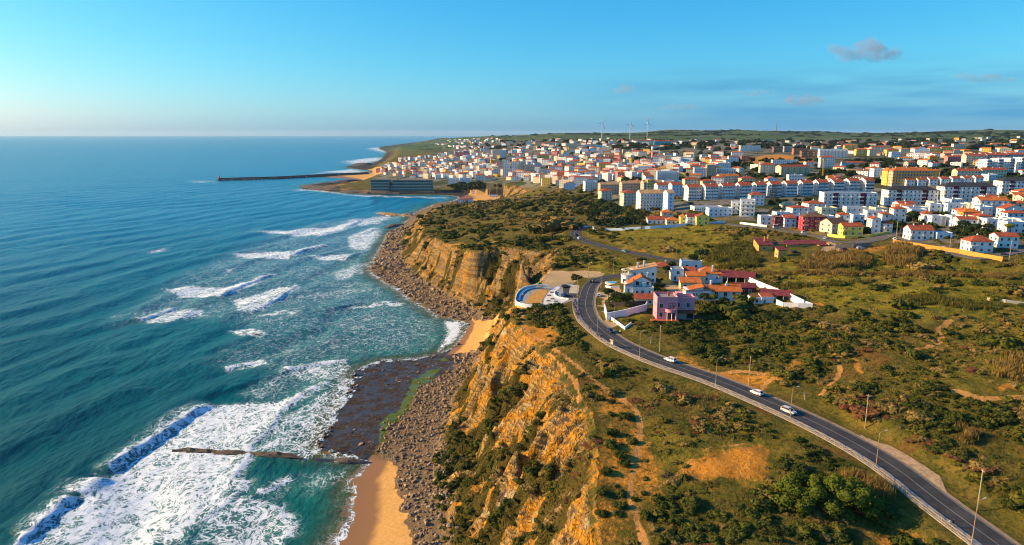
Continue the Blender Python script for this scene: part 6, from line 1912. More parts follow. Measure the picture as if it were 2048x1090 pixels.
patch('reed_bed', 'straw reed clump in the dark heath on the right', REED[0], [(1905, 870), (1925, 855), (1955, 860), (1960, 885), (1915, 885)], .7, 1.7, 1.2, 517)
patch('reed_bed', 'straw-coloured cane on the roadside flank of the big bush', REED[0], [(1685, 1010), (1700, 962), (1740, 955), (1790, 985), (1785, 1000), (1745, 1010)], 2.6, 1.15, 1.9, 519)
patch('dark_scrub', 'dark scrub along the foot of the houses', B_DARK[1], [(1250, 640), (1395, 642), (1560, 622), (1600, 630), (1500, 650), (1300, 668)], .10, 1.3, .8, 521)
patch('dark_scrub', 'dark scrub in the bottom corner below the clearing', B_DARK[1], [(1340, 1005), (1450, 1005), (1555, 1000), (1570, 1040), (1700, 1060), (1700, 1095), (1330, 1095)], .22, 1.35, .8, 523)

patch('garden_hedges', 'dark garden shrubs below the swimming pool', B_DARK[0], [(1209, 612), (1214, 594), (1240, 594), (1266, 598), (1266, 612)], .30, 1.7, 1.1, 525, True)
patch('garden_hedges', 'dark garden shrubs along the foot of the long white house', B_DARK[1], [(1394, 628), (1400, 606), (1440, 606), (1500, 606), (1500, 618), (1450, 626)], .22, 1.5, 1.1, 527, True)
patch('garden_hedges', 'dark shrubs in the yard behind the pink house', B_DARK[0], [(1306, 590), (1310, 562), (1322, 560), (1322, 590)], .25, 1.5, 1.3, 529, True)
patch('garden_hedges', 'green hedge between the lookout parking and the gravel lot', B_DARK[1], [(1120, 569), (1135, 561), (1150, 553), (1165, 552), (1150, 562), (1128, 571)], .6, 1.3, 1.0, 531, True)
def tufts(d0, d1, per, size, seed):
    c = candidates(d0, d1, per, -.1, .70); x, y = c[:, 0], c[:, 1]
    bare, lev, inc = sample_grid(BARE, x, y), sample_grid(LEVEL, x, y), sample_grid(inC.astype(float), x, y)
    ok = (inc > .5) & (lev < .2) & (rg.uniform(0, 1, len(x)) > bare * 1.1) & clear_of(x, y); x, y = x[ok], y[ok]
    k = fbm(x / 30, y / 30, 3, 207) + rg.normal(0, .35, len(x)); s = size * np.exp(rg.normal(0, .3, len(x)))
    for m, me, lab in ((k > 0, REED_S[1], 'olive grass tufts all over the heath'), (k <= 0, REED_S[0], 'dry straw grass tufts all over the heath')):
        scatter('heath_grass', lab, me, np.column_stack([x[m], y[m], h_at(x[m], y[m]) - .05]), np.column_stack([s[m] * 1.5, s[m] * 1.5, s[m]]), seed + int(m[0]))
REED_S = [reed_mesh(23, M_DRY, 14, .8), reed_mesh(24, M_OLIVE, 14, .8)]
tufts(118, 290, .55, .55, 541)
tufts(290, 480, .12, .9, 543)

# the shrubs that stand singly on the orange earth
M_SHRUB_STEM = M_BARK
def shrub(px, py, r, lab, k):
    x, y, z = P(px, py)
    root = tag(empty('shrub', (x, y, ground_z(x, y) - .1), k * 1.1), lab, 'shrub', 'dark shrubs on the orange cliff-top earth')
    rng = random.Random(900 + k); mb = MB()
    for i in range(7):
        a = i * 2.4 + rng.uniform(-.3, .3); d = r * .62 * math.sqrt((i + .2) / 7); rr = r * rng.uniform(.34, .5)
        c = (math.cos(a) * d, math.sin(a) * d * .85, rr * .7 + rng.uniform(0, .15) * r)
        core_blob(mb, rng, c, rr * .9); blob_leaves(mb, rng, c, rr, 60, .20)
    mb.build('crown', M_SCRUB, root)
    st = MB()
    for i in range(3): st.tube((0, 0, -.3), (rng.uniform(-.4, .4) * r, rng.uniform(-.4, .4) * r, r * .6), .07, .03, 5)
    st.build('stem', M_BARK, root)
SHRUBS = [(1200, 800, 2.0), (1224, 806, 1.5), (1251, 836, 2.4), (1224, 831, 1.5), (1221, 869, 2.6), (1186, 879, 1.7), (1224, 894, 2.6), (1265, 886, 1.9), (1240, 914, 2.4), (1249, 930, 1.9), (1211, 946, 1.9), (1203, 987, 1.6),
          (1241, 990, 1.6), (1268, 1000, 1.0), (1287, 988, 0.9), (1313, 1000, 1.9), (1240, 1016, 2.0), (1324, 1014, 1.9), (1290, 1034, 1.7), (1236, 1030, 1.5), (1203, 1030, 1.9), (1320, 1032, 1.1), (1385, 1012, 2.9), (1352, 1045, 2.2)]
ORD = ['first', 'second', 'third', 'fourth', 'fifth', 'sixth', 'seventh', 'eighth', 'ninth', 'tenth', 'eleventh', 'twelfth', 'thirteenth', 'fourteenth', 'fifteenth', 'sixteenth', 'seventeenth', 'eighteenth', 'nineteenth', 'twentieth',
       'twenty-first', 'twenty-second', 'twenty-third', 'twenty-fourth', 'twenty-fifth', 'twenty-sixth', 'twenty-seventh', 'twenty-eighth', 'twenty-ninth', 'thirtieth', 'thirty-first', 'thirty-second', 'thirty-third', 'thirty-fourth', 'thirty-fifth']
def size_word(r): return 'broad' if r > 2.2 else 'middling' if r > 1.55 else 'small'
for k, (px, py, r) in enumerate(sorted(SHRUBS, key=lambda s: s[1])):
    shrub(px, py, r, '%s dark shrub on the orange cliff-top earth, %s counting from the top' % (size_word(r), ORD[k]), k)

def big_bush():
    x, y, z = P(1650, 1010)
    root = tag(empty('bush', (x, y, ground_z(x, y) - .2)), 'very large rounded green bush beside the road and its pavement', 'bush')
    rng = random.Random(77); mb = MB()
    for i in range(46):
        a = rng.uniform(0, 6.28); d = math.sqrt(rng.random()); rr = rng.uniform(1.3, 2.4)
        px_, py_ = math.cos(a) * d * 11.5, math.sin(a) * d * 7.5
        c = (px_, py_, rr * .5 + 4.8 * (1 - d * d) ** .5)
        core_blob(mb, rng, c, rr * .9); blob_leaves(mb, rng, c, rr, 190, .26, .85)
    mb.build('crown', M_GREEN, root)
    st = MB()
    for i in range(6): st.tube((rng.uniform(-2, 2), rng.uniform(-2, 2), -.4), (rng.uniform(-6, 6), rng.uniform(-4, 4), 3), .16, .06, 6)
    st.build('trunk', M_BARK, root)
big_bush()

# trees: trunk with limbs, crown of leaf clumps
def tree(px, py, h, r, lab, k, mat=None, style='round', group=None, xyz=None):
    x, y, z = xyz if xyz else P(px, py)
    rng = random.Random(1300 + k); root = tag(empty('tree', (x, y, ground_z(x, y) - .1), rng.uniform(0, 6)), lab, 'tree', group)
    t = MB(); t.tube((0, 0, -.4), (.15, .1, h * .55), .03 * h + .05, .018 * h, 7)
    cr = MB()
    if style == 'pine':                       # tiers of a tall conifer
        t.tube((.15, .1, h * .55), (.1, .1, h * .98), .018 * h, .03, 6)
        n = 9
        for i in range(n):
            zz = h * (.16 + .80 * i / n); rr = r * (1 - i / n) ** .8 + .25
            for j in range(6):
                a = j * 1.047 + i * .5
                c = (math.cos(a) * rr * .62, math.sin(a) * rr * .62, zz)
                blob_leaves(cr, rng, c, rr * .36, 26, .22, .5)
                t.tube((.1, .1, zz), (c[0], c[1], zz + .1), .05, .02, 4)
    else:
        for i in range(9):
            a = i * 2.4; d = r * .62 * math.sqrt((i + .2) / 9); rr = r * rng.uniform(.36, .5)
            zc = h - rr * .8 - (d / r) ** 2 * h * .22 if style == 'round' else h * .8 - rr * .3
            c = (math.cos(a) * d, math.sin(a) * d, zc)
            core_blob(cr, rng, c, rr * .8, .8); blob_leaves(cr, rng, c, rr, 70, .26 if r > 2 else .2, .8)
            t.tube((.15, .1, h * .45), (c[0], c[1], zc), .05, .025, 4)
    cr.build('crown', mat or M_PINE, root); t.build('trunk', M_BARK, root)
    return root
TREES = [
    (1217, 601, 4.5, 2.4, 'round tree at the corner of the garden below the swimming pool', 'round', M_PINE), (1232, 603, 3.6, 2.2, 'dark tree in the garden between the pool and the white wall', 'round', M_PINE),
    (1243, 606, 3.4, 2.3, 'dark bushy tree left of the red-roofed garage', 'round', M_PINE), (1256, 604, 3.6, 2.1, 'bushy tree touching the red-roofed garage', 'round', M_GREEN),
    (1334, 558, 5.5, 2.2, 'dark tree between the yellow house and the white villa', 'round', M_PINE), (1344, 546, 5.0, 2.0, 'dark tree behind the yellow house', 'round', M_PINE), (1402, 535, 8.5, 4.2, 'large dark tree on the upper bend behind the compound', 'round', M_PINE),
    (1386, 535, 6.0, 3.0, 'smaller dark tree left of the large one on the upper bend', 'round', M_PINE), (1408, 612, 4.5, 2.4, 'dark garden tree right of the pink house', 'round', M_PINE), (1424, 612, 4.2, 2.2, 'green garden tree below the long white house', 'round', M_GREEN),
    (1446, 615, 3.6, 2.0, 'dark garden tree under the middle of the long white house', 'round', M_PINE), (1475, 612, 4.0, 2.3, 'green tree left of the small white pavilion', 'round', M_GREEN), (1505, 610, 3.0, 1.6, 'small green tree at the corner of the white pavilion', 'round', M_GREEN),
    (1489, 602, 3.4, 1.7, 'dark tree below the maroon-roofed annexe', 'round', M_PINE), (1546, 408, 19, 5.5, 'tall tiered conifer in front of the long white apartment row', 'pine', M_PINE),
    (1825, 452, 8, 4.0, 'dark round tree between the white villas above the orange wall', 'round', M_PINE), (1800, 474, 7.5, 2.6, 'dark upright tree at the left end of the orange wall', 'round', M_PINE), (1335, 410, 10, 5.5, 'dark spreading tree beside the cream apartment blocks', 'round', M_PINE),
    (1925, 468, 6.5, 3.6, 'dark round tree left of the glass-fronted villas', 'round', M_PINE), (1950, 470, 5.5, 3.4, 'dark tree in the garden row under the glass-fronted villas', 'round', M_PINE), (1975, 470, 5.5, 3.2, 'second dark tree in the garden row under the glass-fronted villas', 'round', M_PINE),
    (2018, 468, 5, 2.6, 'round green tree under the glass-fronted villas at the right edge', 'round', M_GREEN), (1592, 452, 5, 2.6, 'dark tree left of the dark red house', 'round', M_PINE), (1865, 352, 9, 5.5, 'dark round tree right of the orange apartment block', 'round', M_PINE),
    (1282, 458, 8, 3.0, 'tall dark tree left of the yellow villas', 'round', M_PINE), (1266, 456, 7, 2.6, 'second dark tree left of the yellow villas', 'round', M_PINE),
]
for k, (px, py, h, r, lab, st, mt) in enumerate(TREES):
    tree(px, py, h * (1.3 if st == 'round' else 1), r * (1.25 if st == 'round' else 1), lab, k, mt, st)

# rocks
def rock_mat(name, c0, c1, wetline):
    m, nt, b = new_mat(name); N = NT(nt); p = N.pos(); oi = N.n('ObjectInfo')
    c = N.mix(oi.outputs['Random'], c0, c1)
    c = N.mix(N.ramp(N.noise(p, 1.3, 4, .6), .4, .7), c, tuple(v * .55 for v in c0))
    z = N.n('SeparateXYZ'); N.l(p, z.inputs[0])
    w = N.ramp(z.outputs['Z'], wetline, wetline * .4)
    c = N.mix(w, c, (.018, .015, .014)); N.l(c, b.inputs['Base Color'])
    N.l(N.math('SUBTRACT', .9, N.math('MULTIPLY', w, .45)), b.inputs['Roughness'])
    return m
M_ROCK = rock_mat('shore_boulder', (.20, .128, .066), (.42, .285, .155), .8)
ROCKS = [rock_mesh(31, M_ROCK, 1), rock_mesh(32, M_ROCK, 1), rock_mesh(33, M_ROCK, 1)]
def boulders(d0, d1, per, size, seed):
    c = candidates(d0, d1, per, -.3, .12); x, y = c[:, 0], c[:, 1]
    b = sample_grid(BOULDER, x, y) * (sample_grid(Z_SAND, x, y) < .3); ok = rg.uniform(0, 1, len(x)) < b * .95
    x, y = x[ok], y[ok]; s = size * np.clip(np.exp(rg.normal(-.1, .55, len(x))), .3, 2.1); h = h_at(x, y)
    for k in range(3):
        m = np.arange(len(x)) % 3 == k
        scatter('boulder_field', 'brown boulders covering the shore under the cliffs', ROCKS[k], np.column_stack([x[m], y[m], h[m] + s[m] * .18]), np.column_stack([s[m]] * 3), seed + k, .4)
boulders(150, 330, .75, .55, 601)
boulders(330, 620, .22, .95, 611)
boulders(620, 900, .06, 1.7, 621)
# scattered dark stones on the wet flat
c = candidates(190, 420, .12, -.25, .0); ok = (sample_grid(Z_WET, c[:, 0], c[:, 1]) > .6) & (rg.uniform(0, 1, len(c)) < .5 + fbm(c[:, 0] / 12, c[:, 1] / 12, 3, 631)); c = c[ok]
s = .5 * np.exp(rg.normal(0, .4, len(c))); scatter('wet_stones', 'dark wet stones on the tidal rock flat', ROCKS[0], np.column_stack([c, h_at(c[:, 0], c[:, 1])]), np.column_stack([s, s, s * .5]), 633, .3)

def reef(name, pts, w, h, lab, cat, mat, seed, step=1.6):
    """a long low rib of rock along a line"""
    L = smooth_line(pts, step); t = tangents(np.column_stack([L, np.zeros(len(L))])); v, f = [], []; n = 11
    for i, (p, d) in enumerate(zip(L, t)):
        k = i / (len(L) - 1); e = math.sin(math.pi * min(max(k, .03), .97)) ** .35
        ww = w * e * (.75 + .5 * float(vnoise(i * .35, 0, seed))); hh = h * e * (.55 + .9 * float(vnoise(i * .28, 5, seed)))
        for j in range(n):
            a = math.pi * j / (n - 1); rr = .8 + .45 * float(vnoise(i * .8, j * .9, seed + 3))
            o = math.cos(a) * ww * rr; z = math.sin(a) * hh * rr - .5
            v.append((p[0] - d[1] * o, p[1] + d[0] * o, z))
    for i in range(len(L) - 1):
        for j in range(n - 1):
            a = i * n + j; f.append((a, a + 1, a + n + 1, a + n))
    return tag(mesh_obj(name, v, f, mat), lab, cat)
M_REEF = rock_mat('reef_rock', (.085, .058, .038), (.11, .075, .05), .7)
reef('rock_reef', gl([(345, 901), (400, 904), (470, 908), (540, 912), (606, 918)]), 1.6, 2.3, 'long thin dark rock reef lying in the white surf', 'rock', M_REEF, 41)
reef('rock_reef', gl([(625, 918), (680, 922), (745, 926)]), 2.0, 1.3, 'low dark rock rib between the surf reef and the beach', 'rock', M_REEF, 43)
reef('rock', gl([(484, 667), (505, 671), (530, 675)]), 1.7, 1.5, 'small lone dark rock out in the sea', 'rock', M_REEF, 45)
reef('rock_spit', gl([(752, 427), (780, 430), (810, 432), (832, 434)]), 9, 4.0, 'brown rock spit at the foot of the far headland', 'rock', M_ROCK, 47, 4)
reef('rock', gl([(835, 447), (795, 450), (770, 458)], 0), 7, 2.0, 'low dark rocks in the wash beyond the headland', 'rock', M_REEF, 49, 4)
# ------------------------------------------------------------------ villas on the right, between the street and the apartment blocks
def villa(x0, x1, pyb, fl, d, wall, roof, rt, label, rz=-4, windows='single', **kw):
    return block(x0, x1, pyb, fl, d, wall, roof, R(rz), label, 'house', kw.pop('name', 'house'), rt=rt, windows=windows, **kw)
villa(1934, 1990, 506, 2, 9, 'white', 'red', 'hip', 'white villa with broad red hipped roof behind the orange wall', bal=1, rise=2.6, chim=1)
villa(1990, 2040, 496, 2, 8, 'white', 'red', 'gable', 'white villa with red gabled roof right of the hip-roofed villa', chim=1)
villa(1816, 1870, 481, 2, 9, 'white', 'red', 'gable', 'white villa with red roof and long balcony above the orange wall', rise=2.4, bal=2, chim=2)
villa(1870, 1908, 478, 1, 7, 'lightblue', 'red', 'flat', 'low pale blue annexe right of the long-balconied villa')
villa(1967, 2006, 460, 2, 9, 'white', 'red', 'flat', 'white modern villa with large glass fronts and orange door', rz=-6, bal=1, cols=3)
villa(2006, 2034, 460, 2, 9, 'white', 'red', 'flat', 'white modern glass-fronted villa beside the one with orange door', rz=-6, bal=1, cols=3)
villa(2034, 2072, 461, 2, 9, 'white', 'red', 'flat', 'white modern villa cut by the right edge of the picture', rz=-6)
villa(1858, 1895, 453, 2, 10, 'white', 'red', 'flat', 'white cubic villa with grey stair panel, left half of a pair', rz=-8, accent='grey', accent_cols=((.72, .92),))
villa(1897, 1929, 453, 2, 10, 'white', 'red', 'flat', 'white cubic villa with roof terrace, right half of a pair', rz=-8)
villa(1922, 1966, 443, 2, 9, 'orange', 'orange', 'hip', 'deep orange house with orange hipped roof among white villas', rz=-8, chim=2)
villa(1955, 2016, 427, 3, 11, 'white', 'orange', 'gable', 'tall white house with yellow chimneys and orange roof', rz=-8, chim=2, bal=2, bal_wall='cream')
villa(2004, 2052, 436, 2, 9, 'white', 'red', 'gabley', 'white gabled house right of the tall one with yellow chimneys', rz=-6, chim=1)
villa(1844, 1866, 446, 2, 7, 'white', 'red', 'hip', 'small white house with red pyramid roof left of the cubic villas', rise=1.8)
villa(1818, 1856, 438, 2, 9, 'white', 'red', 'flat', 'white flat-roofed house with turquoise glazing', rz=-8)
villa(1856, 1885, 426, 2, 8, 'white', 'red', 'flat', 'white cube house right of the turquoise-glazed one', rz=-8)
villa(1892, 1934, 426, 2, 9, 'lightblue', 'red', 'flat', 'pale blue-white flat-roofed house below the middle maroon-panelled block', rz=-8)
villa(1935, 1954, 425, 2, 8, 'cream', 'red', 'flat', 'cream cube house left of the tall one with yellow chimneys', rz=-8)
villa(1783, 1814, 444, 3, 8, 'white', 'red', 'hip', 'tall narrow white villa with red roof and high chimney', rz=-8, chim=2, rise=1.6)
villa(1760, 1784, 446, 2, 8, 'white', 'red', 'hip', 'white villa with pinkish roof left of the tall narrow villa', rz=-8, chim=1)
villa(1738, 1764, 467, 3, 9, 'white', 'red', 'gabley', 'white tower-like villa with red gable at the street end', rz=-8, chim=1)
villa(1762, 1788, 466, 2, 8, 'white', 'red', 'hip', 'white villa with red porch roofs right of the tower-like one', rz=-6, bal=1)
villa(1682, 1728, 472, 2, 8, 'lemon', 'red', 'gable', 'lemon yellow house with red roof at the street corner', rz=-4, rise=1.7, bal=1, bal_wall='yellow')
villa(1653, 1703, 465, 2, 10, 'cream', 'brown', 'gable', 'cream house with dark brown gabled roof', rz=22, rise=2.8)
villa(1602, 1655, 461, 3, 10, 'red', 'brown', 'hip', 'dark red three-storey house with brown hipped roof', rz=-6, chim=2, bal=2, bal_wall='rose')
villa(1566, 1594, 455, 2, 8, 'lightblue', 'red', 'shed', 'pale blue-white house with small red tiled roof left of the dark red house', rz=-6)
villa(1518, 1546, 451, 2, 9, 'white', 'red', 'flat', 'white and grey modern house with glass corner left of the maroon one', rz=-6)
villa(1547, 1567, 453, 2, 9, 'maroon', 'red', 'flat', 'dark maroon modern house between white houses', rz=-6)
villa(1675, 1702, 447, 2, 8, 'white', 'red', 'hip', 'white house with red tiles above the cream gabled house', rz=-8)
villa(1702, 1731, 449, 2, 9, 'lightblue', 'red', 'flat', 'blue-shaded flat-roofed house above the lemon yellow house', rz=-8)  # light blue wall colour carries the shade of a white house
villa(1644, 1674, 436, 2, 9, 'white', 'red', 'flat', 'white cube house below the left maroon-panelled block', rz=-8)
villa(1690, 1735, 432, 2, 9, 'white', 'red', 'flat', 'long white flat-roofed house below the left maroon-panelled block', rz=-8)
villa(1562, 1591, 417, 1, 8, 'cream', 'teal', 'hip', 'low cottage with teal hipped roof behind the modern houses', rise=2.2)
villa(1498, 1530, 411, 3, 9, 'white', 'red', 'hip', 'white cube-shaped house with red pyramid roof left of the tall conifer', rise=2.4)
villa(1480, 1509, 433, 4, 10, 'white', 'red', 'flat', 'white stepped apartment villa with rounded balconies left of the tall conifer', rz=-14, bal=3)
villa(1462, 1482, 428, 3, 9, 'white', 'red', 'flat', 'small white stepped house left of the rounded-balcony villa', rz=-14, bal=2)

def vault():
    x, y, z = P(1622, 415)
    H = House('greenhouse', 'white barrel-vaulted garden canopy among the trees', 'greenhouse', xyz=(x, y, z))
    m = MB(); n = 8; L = 13
    pts = [(math.cos(math.pi * k / n) * 4.5, math.sin(math.pi * k / n) * 3.6 + .8) for k in range(n + 1)]
    v = [(-L / 2, a, b) for a, b in pts] + [(L / 2, a, b) for a, b in pts]
    m.add(v, [(k, k + 1, n + 2 + k, n + 1 + k) for k in range(n)] + [tuple(range(n + 1))[::-1], tuple(range(n + 1, 2 * n + 2))])
    H.part('vault', m, wallm('white')); H.part('base', MB().box(-L / 2, L / 2, -4.6, 4.6, -2, .85), wallm('beige'))
vault()

# ------------------------------------------------------------------ apartment blocks that can be told apart
def apt(x0, x1, pyb, fl, d, wall, roof, rt, label, rz=-4, **kw):
    return block(x0, x1, pyb, fl, d, wall, roof, R(rz), label, 'apartment building', 'apartment_building', rt=rt, **kw)
_mp = dict(accent='maroon', accent_cols=((.17, .27), (.68, .79)), bal=6, cols=12)
apt(1646, 1752, 417, 4, 12, 'white', 'dark', 'flat', 'white apartment block with maroon panels and flat roof, leftmost of the panelled blocks', rz=-6, **_mp)
apt(1774, 1874, 410, 4, 13, 'white', 'dark', 'hip', 'white apartment block with maroon panels and dark roof, behind the villas', rz=-6, rise=3.0, **_mp)
apt(1887, 1990, 404, 4, 13, 'white', 'dark', 'hip', 'white apartment block with maroon panels and dark roof, right of its twin', rz=-6, rise=3.0, **_mp)
apt(2002, 2090, 391, 4, 13, 'white', 'dark', 'hip', 'white apartment block with maroon panels cut by the right edge', rz=-6, rise=3.0, **_mp)
apt(1783, 1864, 371, 5, 14, 'beige', 'orange', 'hip', 'ochre apartment block with orange roof and long balconies', rz=-6, rise=3.5, bal=8, bal_wall='ochre', cols=14, chim=4)
apt(1770, 1785, 371, 5, 13, 'yellow', 'orange', 'hip', 'narrow yellow stair tower at the left end of the ochre apartment block', rz=-6, rise=3.0)
for k in range(7):
    block(1809 + k * 23, 1832 + k * 23, 372 - k * .8, 2, 10, 'white', 'red', R(-4), 'red-roofed terraced house behind the maroon-panelled blocks, %s from left' % ['first', 'second', 'third', 'fourth', 'fifth', 'sixth', 'seventh'][k], 'house', 'terraced_house', 'terraced houses behind the panelled blocks', rt='gable', chim=1)
apt(1912, 1962, 359, 3, 11, 'cream', 'red', 'gable', 'cream terrace with red roof, left half, above the red-roofed row', rz=-4, chim=3)
apt(1962, 2013, 357, 3, 11, 'cream', 'red', 'gable', 'cream terrace with red roof and blue end wall, right half', rz=-4, chim=3)
for k in range(4):
    apt(1964 + k * 23, 1987 + k * 23, 353 - k * 1.2, 6, 12, 'white', 'red', 'flat', 'ribbed white apartment slab at the right edge, %s from left' % ['first', 'second', 'third', 'fourth'][k], rz=8, cols=5, bal=2)
for k in range(3):
    apt(1930 + k * 42, 1972 + k * 42, 328 - k, 4, 13, 'cream' if k == 0 else 'grey', 'red', 'gable', 'long pale block with red roof on the far right, %s section' % ['left cream', 'middle grey', 'right grey'][k], rz=-6, bal=4, chim=3)
apt(1894, 1930, 326, 3, 11, 'rose', 'red', 'gable', 'pinkish-white block left of the long pale red-roofed block', rz=-6)
# the long white stepped row
cuts = [1372, 1406, 1440, 1474, 1507, 1537, 1567, 1599, 1630, 1661, 1692, 1724, 1753]
for k in range(12):
    a, b = cuts[k], cuts[k + 1]; m = (a + b) / 2
    apt(a, b, 401 - (m - 1372) * .040, 4, 12, 'white', 'red', 'gable', 'section of the long white red-roofed apartment row, %s from left' % ['first', 'second', 'third', 'fourth', 'fifth', 'sixth', 'seventh', 'eighth', 'ninth', 'tenth', 'eleventh', 'twelfth'][k], rz=6,
        group='sections of the long white apartment row', cols=8, bal=2, rise=2.6, fh=3.0, chim=1, xyz=None)
apt(1276, 1332, 421, 5, 14, 'white', 'tan', 'gable', 'white apartment block with stepped tan roofs and stacked balconies', rz=6, bal=7, cols=8, chim=4)
apt(1330, 1352, 422, 5, 13, 'lightblue', 'tan', 'gable', 'blue-shaded end block right of the stacked balconies', rz=6)  # shaded end face of the white block, shade put into blue walls
apt(1243, 1279, 410, 4, 13, 'cream', 'red', 'hip', 'cream apartment block with red roof left of the stacked balconies', rz=8, bal=3)
apt(1199, 1227, 404, 4, 13, 'cream', 'red', 'hip', 'cream apartment block with red roof at the left end of the district', rz=8, bal=3)
for k in range(3):
    apt(1198 + k * 43, 1241 + k * 43, 389 - k * 1.5, 4, 12, 'beige', 'tan', 'gable', 'long beige block with tan roof, %s section' % ['left', 'middle', 'right'][k], rz=8, chim=3)
apt(1291, 1308, 387, 5, 11, 'yellow', 'tan', 'hip', 'pale yellow block rising through the long tan-roofed one', rz=8, bal=2, bal_wall='cream')
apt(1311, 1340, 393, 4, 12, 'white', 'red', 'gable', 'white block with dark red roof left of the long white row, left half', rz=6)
apt(1340, 1368, 393, 4, 12, 'lightblue', 'red', 'gable', 'white block with dark red roof left of the long white row, right half', rz=6)  # white half with blue shade put into its wall colour
apt(1385, 1448, 430, 2, 11, 'white', 'red', 'flat', 'long low white flat-roofed building behind the yellow villas', rz=2, cols=12)
apt(1415, 1467, 433, 2, 9, 'lightblue', 'red', 'flat', 'low pale blue flat-roofed building in front of the long low white one', rz=2)
apt(1313, 1358, 362, 4, 13, 'white', 'red', 'flat', 'white hotel block with rows of balconies', rz=-4, bal=9, cols=9)
apt(1324, 1362, 367, 1, 12, 'teal', 'red', 'flat', 'low turquoise-fronted building below the white hotel block', rz=-4)
apt(1387, 1412, 354, 4, 12, 'white', 'red', 'flat', 'white cube-shaped apartment block above the red-roofed houses', rz=-6)
apt(1412, 1433, 353, 5, 12, 'beige', 'red', 'flat', 'grey-beige apartment block right of the white cube', rz=-6)
apt(1433, 1472, 351, 3, 12, 'white', 'red', 'flat', 'white modern block with long balconies right of the beige one', rz=-6, bal=6)
apt(1367, 1402, 374, 3, 11, 'cream', 'red', 'hip', 'cream block with red hipped roof behind the long white row', rz=4)
apt(1402, 1434, 373, 2, 11, 'cream', 'red', 'hip', 'second cream block with red hipped roof behind the long white row', rz=4)
apt(1436, 1480, 367, 3, 11, 'cream', 'orange', 'gable', 'cream block with orange roof behind the long white row', rz=4, chim=3)
apt(1480, 1513, 367, 2, 11, 'cream', 'red', 'hip', 'low cream villa block with red roof behind the long white row', rz=4, chim=1)
apt(1532, 1557, 368, 2, 10, 'white', 'red', 'gabley', 'white gabled house peeping over the long white row', rz=4)
for k in range(8):
    block(1176 + k * 16.5, 1193 + k * 16.5, 362 - k * .7, 3, 13, 'lightblue', 'red', R(10), 'blue-shaded terraced house with sloping gable, %s from left in its row' % ['first', 'second', 'third', 'fourth', 'fifth', 'sixth', 'seventh', 'eighth'][k], 'house', 'terraced_house', 'blue-shaded terraced row', rt='gabley', cols=3)  # the row's blue shade is painted into the wall colour
apt(1168, 1197, 382, 4, 11, 'white', 'red', 'flat', 'white block with arches at the left end of the tan-roofed block', rz=10, bal=2)
apt(1519, 1553, 347, 4, 12, 'cream', 'red', 'hip', 'cream apartment block with dark red roof on the green slope', rz=-8, bal=2)
apt(1558, 1623, 352, 4, 12, 'cream', 'red', 'gable', 'cream apartment block with orange patches right of the cream one', rz=14, cols=10, bal=5, bal_wall='orange')
apt(1639, 1669, 335, 5, 12, 'white', 'red', 'hip', 'white apartment tower with dark red roof on the slope', rz=-8, bal=2)
apt(1545, 1596, 328, 2, 11, 'white', 'red', 'flat', 'low white modern villas above the cream blocks', rz=-6)
apt(1689, 1733, 329, 1, 10, 'cream', 'red', 'hip', 'low red-roofed bungalow among dark trees', rz=-6)
apt(1694, 1720, 345, 1, 8, 'cream', 'tan', 'gable', 'pale sheds on the slope behind the long white row', rz=-6)
apt(1480, 1521, 302, 4, 14, 'white', 'red', 'flat', 'white office-like block with dark window bands on the plateau', rz=-4, bal=4)
apt(1527, 1542, 285, 3, 12, 'teal', 'red', 'flat', 'small turquoise block near the radio mast', rz=-4)
for k, (a, b, y, c) in enumerate(((1546, 1566, 305, 'brown'), (1567, 1586, 304, 'grey'), (1586, 1616, 309, 'brick'), (1602, 1640, 315, 'brown'))):
    apt(a, b, y, 4, 13, c, 'red', 'flat', 'unfinished %s building shell, %s from left on the site' % ({'brown': 'brown', 'grey': 'grey', 'brick': 'brick-red'}[c], ['first', 'second', 'third', 'fourth'][k]), rz=-6, bal=3, bal_wall='beige', group='building shells on the construction site')
apt(1482, 1500, 323, 3, 10, 'brick', 'red', 'flat', 'brick-red building shell alone on the bare orange ground', rz=-6, bal=2, bal_wall='beige')
apt(1639, 1694, 315, 5, 14, 'white', 'red', 'flat', 'white zigzag apartment block with many balconies', rz=-10, bal=8, cols=8)
for k, (a, b, y, w_) in enumerate(((1688, 1714, 301, 'yellow'), (1711, 1737, 311, 'yellow'), (1737, 1754, 312, 'cream'), (1742, 1778, 305, 'cream'), (1772, 1797, 312, 'yellow'), (1857, 1881, 308, 'yellow'), (1881, 1907, 307, 'lemon'))):
    apt(a, b, y, 4, 12, w_, 'orange' if k < 2 else 'red', 'hip', '%s apartment block with %s roof on the far plateau, %s from left' % ({'yellow': 'golden yellow', 'cream': 'cream', 'lemon': 'lemon yellow'}[w_], 'orange' if k < 2 else 'red', ['first', 'second', 'third', 'fourth', 'fifth', 'sixth', 'seventh'][k]), rz=-8, bal=2, chim=2, group='yellow and cream blocks on the far plateau')
apt(1829, 1857, 311, 4, 13, 'lightblue', 'red', 'gabley', 'block with broad blue-shaded gable between yellow blocks', rz=-14)  # gable shade painted in as light blue on every wall
apt(1906, 1930, 299, 4, 12, 'cream', 'red', 'flat', 'cream flat-roofed block right of the yellow ones', rz=-6)
apt(1940, 1982, 298, 3, 13, 'darkgrey', 'red', 'flat', 'dark glassy modern block on the far right', rz=-6, cols=14)
apt(1858, 1875, 320, 2, 9, 'orange', 'orange', 'hip', 'small deep orange house on the far slope', rz=-6)
